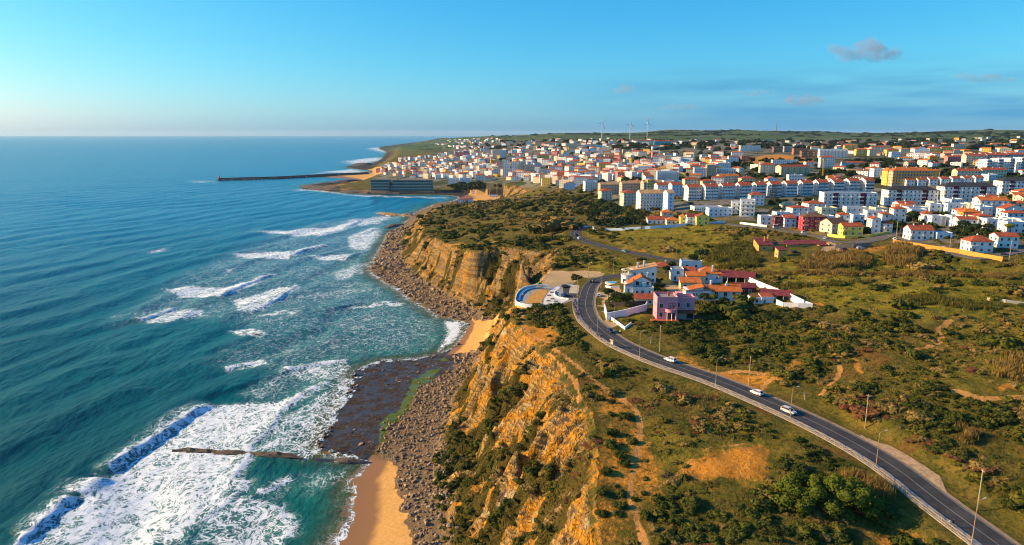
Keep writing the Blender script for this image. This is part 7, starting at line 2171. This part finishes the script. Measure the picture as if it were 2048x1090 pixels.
# centre of the old town
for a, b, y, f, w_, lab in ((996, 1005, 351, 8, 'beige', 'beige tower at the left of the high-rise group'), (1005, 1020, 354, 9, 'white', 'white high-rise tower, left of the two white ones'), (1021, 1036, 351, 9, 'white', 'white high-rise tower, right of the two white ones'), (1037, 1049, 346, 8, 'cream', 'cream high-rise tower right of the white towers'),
                         (1051, 1069, 355, 8, 'beige', 'broad beige-brown tower right of the high-rise group'), (985, 1000, 317, 8, 'cream', 'cream tower block standing alone on the slope, sunny half'), (1000, 1012, 317, 8, 'lightblue', 'blue-shaded half of the cream tower block'),  # tower split in two, its shaded side painted light blue
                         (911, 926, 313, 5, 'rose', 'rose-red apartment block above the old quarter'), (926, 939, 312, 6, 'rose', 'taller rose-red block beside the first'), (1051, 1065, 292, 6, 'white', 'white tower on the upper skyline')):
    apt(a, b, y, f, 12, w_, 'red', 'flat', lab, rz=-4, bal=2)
for a, b, y, f, w_, rt, lab in ((1070, 1116, 291, 4, 'cream', 'hip', 'long cream block on the upper slope'), (1132, 1162, 296, 5, 'cream', 'flat', 'cream apartment slab on the upper slope'), (1164, 1205, 298, 4, 'white', 'flat', 'white apartment block right of the upper cream slab'),
                              (1197, 1226, 340, 4, 'yellow', 'hip', 'pale yellow block with red hipped roof in the middle of town'), (1074, 1100, 317, 3, 'yellow', 'hip', 'ochre yellow block in the old town slope'), (951, 970, 362, 4, 'white', 'hip', 'white block above the bay, left of the pair'),
                              (970, 990, 362, 3, 'cream', 'hip', 'cream block above the bay, right of the pair'), (895, 918, 368, 4, 'white', 'flat', 'white terraced block behind the green hotel, left one'), (919, 942, 368, 4, 'white', 'flat', 'white terraced block behind the green hotel, right one'),
                              (1112, 1147, 358, 2, 'orange', 'gable', 'long orange-tinted row with red roof'), (1274, 1308, 288, 4, 'cream', 'hip', 'pale beige block left of the turquoise one on the ridge'), (1308, 1350, 290, 4, 'teal', 'hip', 'turquoise long block on the ridge')):
    apt(a, b, y, f, 12, w_, 'red', rt, lab, rz=-4, bal=2 if f > 3 else 0)
villa(1111, 1127, 369, 2, 9, 'lightblue', 'red', 'gabley', 'blue-shaded gabled house above the bay road', windows='joined')  # shade of the gable put into blue walls
villa(1127, 1150, 381, 3, 10, 'lightblue', 'red', 'gabley', 'large blue-shaded gabled house beside the bay road', windows='joined')  # same blue shade in the wall colour of the larger gable
villa(916, 945, 406, 2, 9, 'white', 'red', 'hip', 'white house with red roof on the headland above the bay', windows='joined', chim=1)
villa(944, 956, 388, 2, 8, 'white', 'red', 'flat', 'small white beach house under the bay cliff', windows='joined')
villa(978, 995, 394, 1, 8, 'white', 'red', 'flat', 'low white beach restaurant at the right of the bay', windows='joined')
# yellow villas behind the pale blue wall
villa(1294, 1332, 448, 1, 9, 'white', 'red', 'gable', 'white bungalow with red roof at the left of the yellow villas', windows='single', rise=2.2, fh=3.4)
villa(1322, 1348, 440, 2, 9, 'cream', 'orange', 'hip', 'cream villa with bright orange roof behind the white bungalow', windows='single')
villa(1332, 1362, 449, 1, 9, 'cream', 'orange', 'hip', 'low villa with orange roof left of the bright yellow one', windows='single', fh=3.4)
villa(1359, 1376, 450, 2, 8, 'lemon', 'orange', 'gabley', 'bright yellow villa wing with orange gable', windows='single')
villa(1372, 1393, 450, 2, 9, 'white', 'maroon', 'gable', 'white villa centre with two-storey veranda between yellow wings', windows='single', bal=3)
villa(1391, 1420, 450, 2, 8, 'lemon', 'red', 'gabley', 'bright yellow villa wing with dark red roofs on the right', windows='single', chim=1)

# ------------------------------------------------------------------ the rest of the town: small houses, row by row
FILL = []
def fill(name_, phrase, poly_px, n, sizes, floors, walls, roofs, gap, seed, rz=(-58, 12), rts=('gable', 'hip', 'flat')):
    poly = np.array(PP(poly_px)); rs = random.Random(seed)
    a = np.array([(x, y) for x, y in poly_px], float)
    x0, x1, y0, y1 = a[:, 0].min(), a[:, 0].max(), a[:, 1].min(), a[:, 1].max()
    got = 0
    for _ in range(n * 14):
        if got >= n: break
        px, py = rs.uniform(x0, x1), rs.uniform(y0, y1)
        if not in_poly(np.array([px]), np.array([py]), a)[0]: continue
        x, y, z = P(px, py)
        w, d = rs.uniform(*sizes), rs.uniform(8, 12)
        r = .5 * math.hypot(w, d)
        if any((x - X) ** 2 + (y - Y) ** 2 < ((r + Rr) * gap) ** 2 for X, Y, Rr in FOOTPRINTS): continue
        i_ = near_index(STREET, (x, y))
        if math.hypot(STREET[i_, 0] - x, STREET[i_, 1] - y) < r + 4: continue
        FOOTPRINTS.append((x, y, r))
        FILL.append(dict(px=px, py=py, x=x, y=y, z=z, w=w, d=d, fl=rs.choice(floors), wall=rs.choice(walls), roof=rs.choice(roofs), rt=rs.choice(rts), rz=rs.uniform(*rz), d_=name_, phrase=phrase, dist=math.hypot(x, y)))
        got += 1
WW = ['white'] * 9 + ['cream'] * 2 + ['lightblue', 'beige', 'rose', 'yellow']
RR = ['red'] * 5 + ['orange', 'orange', 'brown']
fill('quarter', 'quarter behind green hotel', [(752, 346), (770, 331), (800, 320), (880, 308), (950, 300), (990, 306), (1000, 330), (985, 352), (940, 360), (870, 358), (800, 356)], 300, (9, 17), (2, 3, 3, 4, 4), WW, RR, .60, 1)
fill('middle', 'middle of town', [(985, 354), (1000, 306), (1060, 296), (1200, 300), (1330, 310), (1480, 316), (1440, 348), (1330, 358), (1200, 368), (1150, 376), (1060, 368)], 330, (9, 22), (2, 3, 3, 4, 4), WW, RR, .60, 2)
fill('slope', 'slope under the skyline', [(880, 296), (960, 281), (1100, 277), (1300, 278), (1480, 284), (1480, 300), (1200, 300), (1000, 302)], 150, (10, 26), (1, 2, 2, 3), WW, RR, .8, 3)
fill('plain', 'plain below the hills', [(1480, 286), (1700, 282), (1900, 278), (2060, 275), (2060, 330), (1930, 334), (1800, 318), (1640, 300)], 120, (10, 22), (1, 2, 2, 3), WW + ['yellow', 'cream'], ['red', 'orange', 'orange', 'red'], .95, 4)
fill('villas', 'villas above orange wall', [(1480, 440), (1640, 428), (1760, 425), (2060, 395), (2060, 470), (1930, 462), (1800, 450), (1640, 455)], 26, (9, 14), (2, 2, 3), ['white'] * 5 + ['cream', 'lightblue'], ['red', 'orange'], .92, 5, rz=(-14, 6), rts=('flat', 'hip', 'gable'))
fill('back', 'slope behind long white row', [(1200, 380), (1380, 350), (1560, 330), (1760, 330), (2060, 335), (2060, 370), (1800, 362), (1600, 372), (1400, 378)], 40, (9, 16), (2, 2, 3), WW, RR, 1.0, 6)
fill('ridge', 'ridge by the far headland', [(862, 287), (900, 280), (960, 277), (1010, 279), (1000, 286), (910, 297)], 60, (12, 26), (1, 2, 2, 3), WW, RR, .9, 7)
FILL.sort(key=lambda b: b['dist'])
_seen = [b for b in FILL]
KEEP_N = 285
_rows = {}
for b in FILL[:KEEP_N]:
    _rows.setdefault(b['d_'], []).append(b)
def ordw(n):
    ones = ['', 'first', 'second', 'third', 'fourth', 'fifth', 'sixth', 'seventh', 'eighth', 'ninth', 'tenth', 'eleventh', 'twelfth', 'thirteenth', 'fourteenth', 'fifteenth', 'sixteenth', 'seventeenth', 'eighteenth', 'nineteenth']
    tens = ['', '', 'twenty', 'thirty', 'forty', 'fifty']
    return ones[n] if n < 20 else (tens[n // 10] + ('-' + ones[n % 10] if n % 10 else 'th')).replace('tyth', 'tieth')
_ROOFW = {'red': 'red', 'orange': 'orange', 'brown': 'brown', 'maroon': 'maroon'}
_WW = {'lightblue': 'pale blue', 'rose': 'rose', 'white': 'white', 'cream': 'cream', 'beige': 'beige', 'yellow': 'yellow'}
for dn, L in _rows.items():
    per = 18
    L.sort(key=lambda b: b['py'], reverse=True)
    for r0 in range(0, len(L), per):
        row = sorted(L[r0:r0 + per], key=lambda b: b['px'])
        for k, b in enumerate(row):
            rw = 'flat roof' if b['rt'] == 'flat' else _ROOFW[b['roof']] + ' roof'
            lab = '%s house, %s, %s from left in %s row, %s' % (_WW[b['wall']], rw, ordw(k + 1), ordw(r0 // per + 1), b['phrase'])
            block(0, 0, 0, b['fl'], b['d'], b['wall'], b['roof'], R(b['rz']), lab, 'house', 'house', 'town houses in the ' + b['phrase'], rt=b['rt'], rise=min(b['w'], b['d']) * .16, xyz=(b['x'], b['y'], b['z']), w=b['w'], sides='FL', plinth=2,
                  chim=1 if b['dist'] < 1500 else 0)
# what is left is too far to pick apart: one mass of roofs and walls per colour
def far_mass():
    wm, names = {}, []
    mats = [wallm(c) for c in ('white', 'cream', 'lightblue', 'beige', 'rose', 'yellow')] + [T_RED, T_ORG, T_BRN, T_MAR, M_GLASS]
    ix = {c: i for i, c in enumerate(('white', 'cream', 'lightblue', 'beige', 'rose', 'yellow', 'red', 'orange', 'brown', 'maroon', 'glass'))}
    big = MB()
    for b in FILL[KEEP_N:]:
        c, s = math.cos(R(b['rz'])), math.sin(R(b['rz'])); w, d, h = b['w'], b['d'], b['fl'] * 3.0
        m = MB(); m.box(-w / 2, w / 2, -d / 2, d / 2, -4, h, ix[b['wall']])
        o = .4; rise = min(w, d) * .16
        if b['rt'] == 'flat': m.box(-w / 2, w / 2, -d / 2, -d / 2 + .3, h, h + .8, ix[b['wall']])
        elif b['rt'] == 'hip': m.add([(-w / 2 - o, -d / 2 - o, h), (w / 2 + o, -d / 2 - o, h), (w / 2 + o, d / 2 + o, h), (-w / 2 - o, d / 2 + o, h), (-max(w - d, 0) / 2, 0, h + rise), (max(w - d, 0) / 2 + .01, 0, h + rise)], [(0, 1, 5, 4), (1, 2, 5), (2, 3, 4, 5), (3, 0, 4)], ix[b['roof']])
        else: m.add([(-w / 2 - o, -d / 2 - o, h - .1), (w / 2 + o, -d / 2 - o, h - .1), (w / 2 + o, 0, h + rise), (-w / 2 - o, 0, h + rise), (w / 2 + o, d / 2 + o, h - .1), (-w / 2 - o, d / 2 + o, h - .1)], [(0, 1, 2, 3), (3, 2, 4, 5), (0, 3, 5), (1, 4, 2)], ix[b['roof']])
        g = glazing(MB(), w, d, b['fl'], 3.0, max(1, int(w / 3.4)), max(1, int(d / 3.6)), faces='FL'); m.add(g.v, g.f, ix['glass'])
        n = len(big.v)
        big.v += [(b['x'] + c * x - s * y, b['y'] + s * x + c * y, b['z'] + z) for x, y, z in m.v]; big.f += [tuple(i + n for i in f) for f in m.f]; big.mi += m.mi
    if big.v: tag(big.build('distant_houses', mats), 'distant white houses with red roofs massed on the town slopes', kind='stuff')
far_mass()

# trees of the town and the far hills: dark clumps between the roofs
def town_trees(pxs, n, size, seed, mat_mesh, nm, lab, gap=0.9):
    a = np.array(pxs, float); rs = random.Random(seed); pts, sc = [], []
    noise_seed = seed * 3
    for _ in range(n * 5):
        if len(pts) >= n: break
        px, py = rs.uniform(a[:, 0].min(), a[:, 0].max()), rs.uniform(a[:, 1].min(), a[:, 1].max())
        if not in_poly(np.array([px]), np.array([py]), a)[0]: continue
        x, y, z = P(px, py)
        if float(fbm(np.array([x / 90]), np.array([y / 90]), 3, noise_seed)[0]) < rs.uniform(-.5, .25): continue
        if any((x - X) ** 2 + (y - Y) ** 2 < (Rr * gap) ** 2 for X, Y, Rr in FOOTPRINTS): continue
        s = size * rs.uniform(.6, 1.4); pts.append((x, y, z - .5)); sc.append((s, s, s * rs.uniform(.8, 1.3)))
    if pts: scatter(nm, lab, mat_mesh, pts, sc, seed)
# ------------------------------------------------------------------ trees among the houses
BT = [bush_mesh(61, M_PINE, 7, .2, 40), bush_mesh(62, M_PINE, 5, .2, 40)]
town_trees([(985, 352), (1000, 300), (1200, 296), (1480, 300), (1480, 345), (1200, 372), (1060, 366)], 260, 6, 701, BT[0], 'town_trees', 'dark trees between the houses in the middle of town')
town_trees([(1390, 345), (1480, 318), (1760, 318), (2060, 330), (2060, 362), (1780, 366), (1500, 385), (1390, 360)], 330, 6, 703, BT[1], 'town_trees', 'dark trees on the slope behind the long white row')
town_trees([(1480, 450), (1500, 410), (1650, 395), (1790, 415), (2060, 400), (2060, 480), (1800, 478), (1640, 458)], 150, 3.2, 705, BT[0], 'town_trees', 'garden trees between the villas on the right')
town_trees([(900, 298), (1000, 283), (1300, 277), (1700, 279), (2060, 273), (2060, 300), (1700, 300), (1300, 300)], 420, 11, 707, BT[1], 'distant_trees', 'distant dark trees on the slopes below the skyline')
town_trees([(880, 374), (930, 366), (1000, 372), (940, 378)], 60, 6, 709, BT[0], 'town_trees', 'dark trees beside the bay cliff')
town_trees([(1180, 440), (1190, 405), (1280, 418), (1300, 440), (1290, 452), (1200, 455)], 120, 3.5, 711, BT[0], 'town_trees', 'dark trees and shrubs left of the yellow villas')
town_trees([(1050, 415), (1060, 392), (1190, 388), (1190, 430), (1100, 435)], 90, 3.5, 713, BT[1], 'town_trees', 'dark trees on the heath below the town')
# woods along the skyline
_wp, _ws = [], []
_r = random.Random(5)
for c, d, e in SKY_HILLS:
    for k in range(60):
        cc = c + _r.uniform(-60, 60); dd = d * _r.uniform(.88, 1.02)
        x, y = (cc - 1024) / FPX / _cp * dd, dd
        if cc < 980 or float(vnoise(np.array([x / 160]), np.array([y / 160]), 9)[0]) < .42: continue
        s = _r.uniform(9, 20); _wp.append((x, y, ground_z(x, y) - 2)); _ws.append((s * 1.6, s, s * .6))
scatter('skyline_woods', 'dark woods along the skyline hills', BT[1], _wp, _ws, 715)

# ------------------------------------------------------------------ the green hotel on the point
def hotel():
    p = P(742, 384); q = P(864, 384)
    w = q[0] - p[0]; H = House('hotel', 'large dark green glass-fronted seaside hotel on the rocky point', 'hotel', xyz=(p[0], p[1], 3.5))
    gm = paint('hotel_green', (.07, .15, .13), .5, .2, .2); FOOTPRINTS.append((p[0] + w / 2, p[1], w / 2))
    for nm, x0, x1, y0, y1, h in (('west_wing', 0, w * .30, 0, 26, 23), ('centre_link', w * .30, w * .36, 8, 22, 17), ('east_wing', w * .36, w, 4, 22, 22)):
        H.part(nm, MB().box(x0, x1, y0, y1, -6, h), gm)
        H.part('roof', MB().box(x0 - .6, x1 + .6, y0 - .6, y1 + .6, h, h + 1.0), paint('hotel_roof', (.09, .11, .10), .7, .2, .3))
        n = max(2, int((x1 - x0) / 3.6))
        for f in range(1, int(h / 3.1)):
            z = f * 3.1
            H.part('balcony_band', MB().box(x0, x1, y0 - 1.3, y0, z - .15, z + .1).box(x0, x1, y0 - 1.35, y0 - 1.25, z + .1, z + .75), paint('hotel_balcony', (.50, .57, .50), .6, .15, .3))
        m = MB()
        for f in range(int(h / 3.1)):
            for k in range(n):
                x = x0 + (x1 - x0) * (k + .5) / n; m.box(x - 1.2, x + 1.2, y0 - .08, y0 + .02, f * 3.1 + .2, f * 3.1 + 2.4)
        o = H.part('glazing', m, M_GLASS); o['kind'] = 'stuff'
        H.part('end_wall', MB().box(x0 - .4, x0 - .02, y0, y1, -4, h), wallm('cream'))
    H.part('sea_terrace', MB().box(-4, w * 1.05, -14, -1.5, -8, .4), paint('terrace_wall', (.16, .12, .09), .9, .2, .2))
hotel()

# ------------------------------------------------------------------ breakwater of the harbour
def breakwater():
    a, b, c, d = G(436, 361, 0), G(560, 357.5, 0), G(650, 352.5, 0), G(735, 348.5, 0)
    root = tag(empty('breakwater', a), 'long dark stone breakwater reaching out into the sea', 'breakwater')
    L = smooth_line([a[:2], b[:2], c[:2], d[:2]], 10); t = tangents(np.column_stack([L, np.zeros(len(L))])); v, f = [], []
    prof = [(-17, -4), (-11, 2.0), (-7, 5.0), (-3, 6.5), (1, 6.5), (1.2, 4.2), (8, 4.2), (10, 2), (15, -4)]
    n = len(prof)
    for i, (p, s) in enumerate(zip(L, t)):
        e = 1.35 if i < 5 else 1.0
        for o, z in prof:
            j = float(vnoise(i * .9, o * .7, 5)) * 2.2 - 1.1 if abs(o) > 6 else 0
            v.append((p[0] - s[1] * -o * e - a[0], p[1] + s[0] * -o * e - a[1], z + j))
    for i in range(len(L) - 1):
        for j in range(n - 1):
            k = i * n + j; f.append((k, k + n, k + n + 1, k + 1))
    f += [tuple(range(n)), tuple(range((len(L) - 1) * n, len(L) * n))[::-1]]
    mesh_obj('mole', v, f, paint('breakwater_stone', (.055, .050, .048), .9, .3, .15), root)
    m = MB(); m.tube((4, 0, 5), (4, 0, 12), 2.2, 1.8, 10); m.tube((4, 0, 12), (4, 0, 14), 1.2, .4, 8); m.build('beacon', wallm('rose'), root)
    rs = random.Random(3)
    for k in range(60):
        p = L[rs.randrange(len(L) - 1)]; s = rs.uniform(2, 4)
        o = bpy.data.objects.new('armour_block', ROCKS[k % 3]); COL.objects.link(o); o.parent = root
        o.location = (p[0] - a[0] + rs.uniform(-3, 3), p[1] - a[1] - rs.uniform(10, 16), rs.uniform(-.5, 2)); o.scale = (s, s, s); o.rotation_euler = (rs.random() * 3, rs.random() * 3, rs.random() * 3)
breakwater()
# rocks round the hotel point
for k, (pts, wd, h, lab) in enumerate((([(612, 373), (640, 377), (680, 381)], 28, 7, 'dark rocky tip of the hotel point'), ([(680, 383), (740, 387), (800, 388.5)], 14, 5, 'dark rocks in front of the green hotel'), ([(640, 369), (680, 366), (730, 363)], 16, 6, 'dark rocks on the harbour side of the hotel point'), ([(698, 334), (730, 330), (752, 327)], 30, 7, 'brown rocky point beyond the harbour beach'))):
    reef('rock', gl(pts), wd, h, lab, 'rock', M_REEF, 71 + k, 12)

# ------------------------------------------------------------------ wind turbines, mast, crane
def turbine(px, tip, hub_y, base_y, dist, lab, ang):
    s = (px - 1024) / FPX / _cp * dist; x, y = s, dist
    zb = ground_z(x, y); hub = CAM_H + ray(px, hub_y)[2] / ray(px, hub_y)[1] * y
    root = tag(empty('wind_turbine', (x, y, zb), 0.35), lab, 'wind turbine', 'wind turbines on the skyline'); h = hub - zb
    mw = paint('turbine_white', (.60, .62, .64), .5, .05, .05)
    MB().tube((0, 0, -5), (0, 0, h), 1.7, 1.0, 12).build('tower', mw, root)
    MB().box(-1.8, 1.8, -4, 6, h - 1.8, h + 1.8).build('nacelle', mw, root)
    hb = MB(); hb.tube((0, -6.5, h), (0, -4, h), .6, 1.9, 10); hb.build('hub', mw, root)
    L = h * .40
    for k in range(3):
        a = ang + k * 2 * math.pi / 3; c, sn = math.cos(a), math.sin(a); m = MB(); vs = []
        for r, wd in ((1, 1.0), (L * .2, 1.7), (L * .6, 1.2), (L, .4)):
            for dw, dy in ((-wd, -.25), (wd * .6, -.25), (wd * .6, .25), (-wd, .25)): vs.append((c * r - sn * dw, -5.2 + dy, h + sn * r + c * dw))
        fs = [(4 * i + j, 4 * i + (j + 1) % 4, 4 * i + 4 + (j + 1) % 4, 4 * i + 4 + j) for i in range(3) for j in range(4)] + [(0, 3, 2, 1), (12, 13, 14, 15)]
        m.add(vs, fs); m.build('blade', mw, root)
turbine(1197, 0, 247, 268, 3600, 'white wind turbine on the skyline, left of three', 1.0)
turbine(1251, 0, 247, 266, 3600, 'white wind turbine on the skyline, middle of three', 1.3)
turbine(1284, 0, 246, 266, 3600, 'white wind turbine on the skyline, right of three', 1.55)
def mast(px, top_y, dist):
    x, y = (px - 1024) / FPX / _cp * dist, dist; zb = ground_z(x, y); h = CAM_H + ray(px, top_y)[2] / ray(px, top_y)[1] * y - zb
    root = tag(empty('radio_mast', (x, y, zb)), 'thin dark lattice radio mast rising above the plain', 'mast'); m = MB()
    for k in range(3):
        a = k * 2.094; m.tube((math.cos(a) * 1.3, math.sin(a) * 1.3, -2), (math.cos(a) * .4, math.sin(a) * .4, h), .28, .2, 5)
    for i in range(10):
        z = h * i / 10; r = 1.3 - .9 * i / 10
        for k in range(3):
            a, b = k * 2.094, (k + 1) * 2.094; m.tube((math.cos(a) * r, math.sin(a) * r, z), (math.cos(b) * r, math.sin(b) * r, z + h / 10), .12, .12, 4)
    m.build('lattice', paint('mast_steel', (.10, .10, .11), .6, .1, .3), root); MB().tube((0, 0, h), (0, 0, h + 6), .12, .05, 5).build('antenna', paint('mast_steel', (.1, .1, .11)), root)
mast(1532, 246, 2300)
def crane():
    x, y, z = P(1645, 357); root = tag(empty('crane_tower', (x, y, z)), 'slender yellow lattice crane tower behind the long white row', 'crane'); m = MB(); h = 22
    for a in (-.7, .7):
        for b in (-.7, .7): m.tube((a, b, -1), (a, b, h), .14, .14, 4)
    for i in range(11):
        for a, b, c, d in ((-.7, -.7, .7, -.7), (.7, -.7, .7, .7), (.7, .7, -.7, .7), (-.7, .7, -.7, -.7)): m.tube((a, b, i * 2), (c, d, i * 2 + 2), .09, .09, 4)
    m.build('lattice', paint('crane_yellow', (.55, .32, .05), .6, .15, .5), root); MB().box(-1.1, 1.1, -1.1, 1.1, h, h + 1.6).build('cab', paint('crane_yellow', (.55, .32, .05)), root)
crane()

# ------------------------------------------------------------------ evening clouds, outside the haze
def cloud(px, py, wpx, hpx, dist, lab, seed, dens=.0035):
    a, f, v = ray(px, py); k = dist / f; x, y, z = a * k, dist, CAM_H + v * k
    w, h = wpx * dist / FPX / 2, hpx * dist / FPX / 2
    rng = random.Random(seed); bm = bmesh.new()
    for i in range(9):
        t = (i / 8 - .5) * 1.5; r = h * rng.uniform(.55, .95) * (1 - .5 * abs(t))
        mtx = Matrix.Translation((t * w * .95, rng.uniform(-.3, .3) * h, rng.uniform(-.2, .35) * h)) @ Matrix.Diagonal((r * w / h * .42, r, r * .8, 1))
        bmesh.ops.create_icosphere(bm, subdivisions=2, radius=1, matrix=mtx)
    me = bpy.data.meshes.new('cloud'); bm.to_mesh(me); bm.free()
    # one closed skin round all the puffs
    o = bpy.data.objects.new('cloud', me); COL.objects.link(o)
    rm = o.modifiers.new('remesh', 'REMESH'); rm.mode = 'VOXEL'; rm.voxel_size = h * .14
    o.location = (x, y, z)
    m, nt, b = new_mat('cloud_vapour_%d' % seed); nt.nodes.remove(b); N = NT(nt)
    tc = N.n('TexCoord').outputs['Object']
    ns = N.noise(N.mapping(tc, (1 / h, 1 / h, 1.2 / h)), 1.5, 4, .6)
    pv = N.n('VolumePrincipled'); pv.inputs['Color'].default_value = (.62, .62, .74, 1); pv.inputs['Anisotropy'].default_value = .1
    N.l(N.math('MULTIPLY', N.ramp(ns, .36, .60), dens), pv.inputs['Density']); N.l(pv.outputs[0], nt.nodes['Material Output'].inputs['Volume'])
    me.materials.append(m)
    return tag(o, lab, 'cloud', 'small evening clouds over the town')
cloud(1722, 103, 150, 62, 9000, 'largest mauve-grey cloud, high above the town on the right', 1)
cloud(1790, 108, 36, 40, 9000, 'small dark puff just right of the largest cloud', 2)
cloud(1247, 180, 52, 32, 12000, 'small grey cloud above the wind turbines', 3, .0028)
cloud(1604, 203, 96, 34, 12000, 'pinkish low cloud above the radio mast', 4, .0028)
cloud(1966, 156, 140, 28, 12000, 'flat grey-blue cloud near the right edge', 5, .0022)
cloud(1360, 216, 100, 22, 13000, 'faint low cloud right of the wind turbines', 6, .002)
cloud(1510, 186, 90, 22, 13000, 'faint small cloud left of the pinkish one', 7, .002)
# ------------------------------------------------------------------ the air: one even, thin haze over land and sea
def haze_box():
    m, nt, b = new_mat('sea_air')
    nt.nodes.remove(b)
    v = nt.nodes.new('ShaderNodeVolumePrincipled')
    v.inputs['Color'].default_value = (0.55, 0.80, 1.0, 1)
    v.inputs['Density'].default_value = 0.00002
    v.inputs['Anisotropy'].default_value = 0.2
    nt.links.new(v.outputs[0], nt.nodes['Material Output'].inputs['Volume'])
    mb = MB().box(-37000, 31000, -900, 46000, -9, 235)
    return tag(mb.build('haze', m), 'thin pale blue sea haze over the coast and town', kind='stuff')
haze_box()
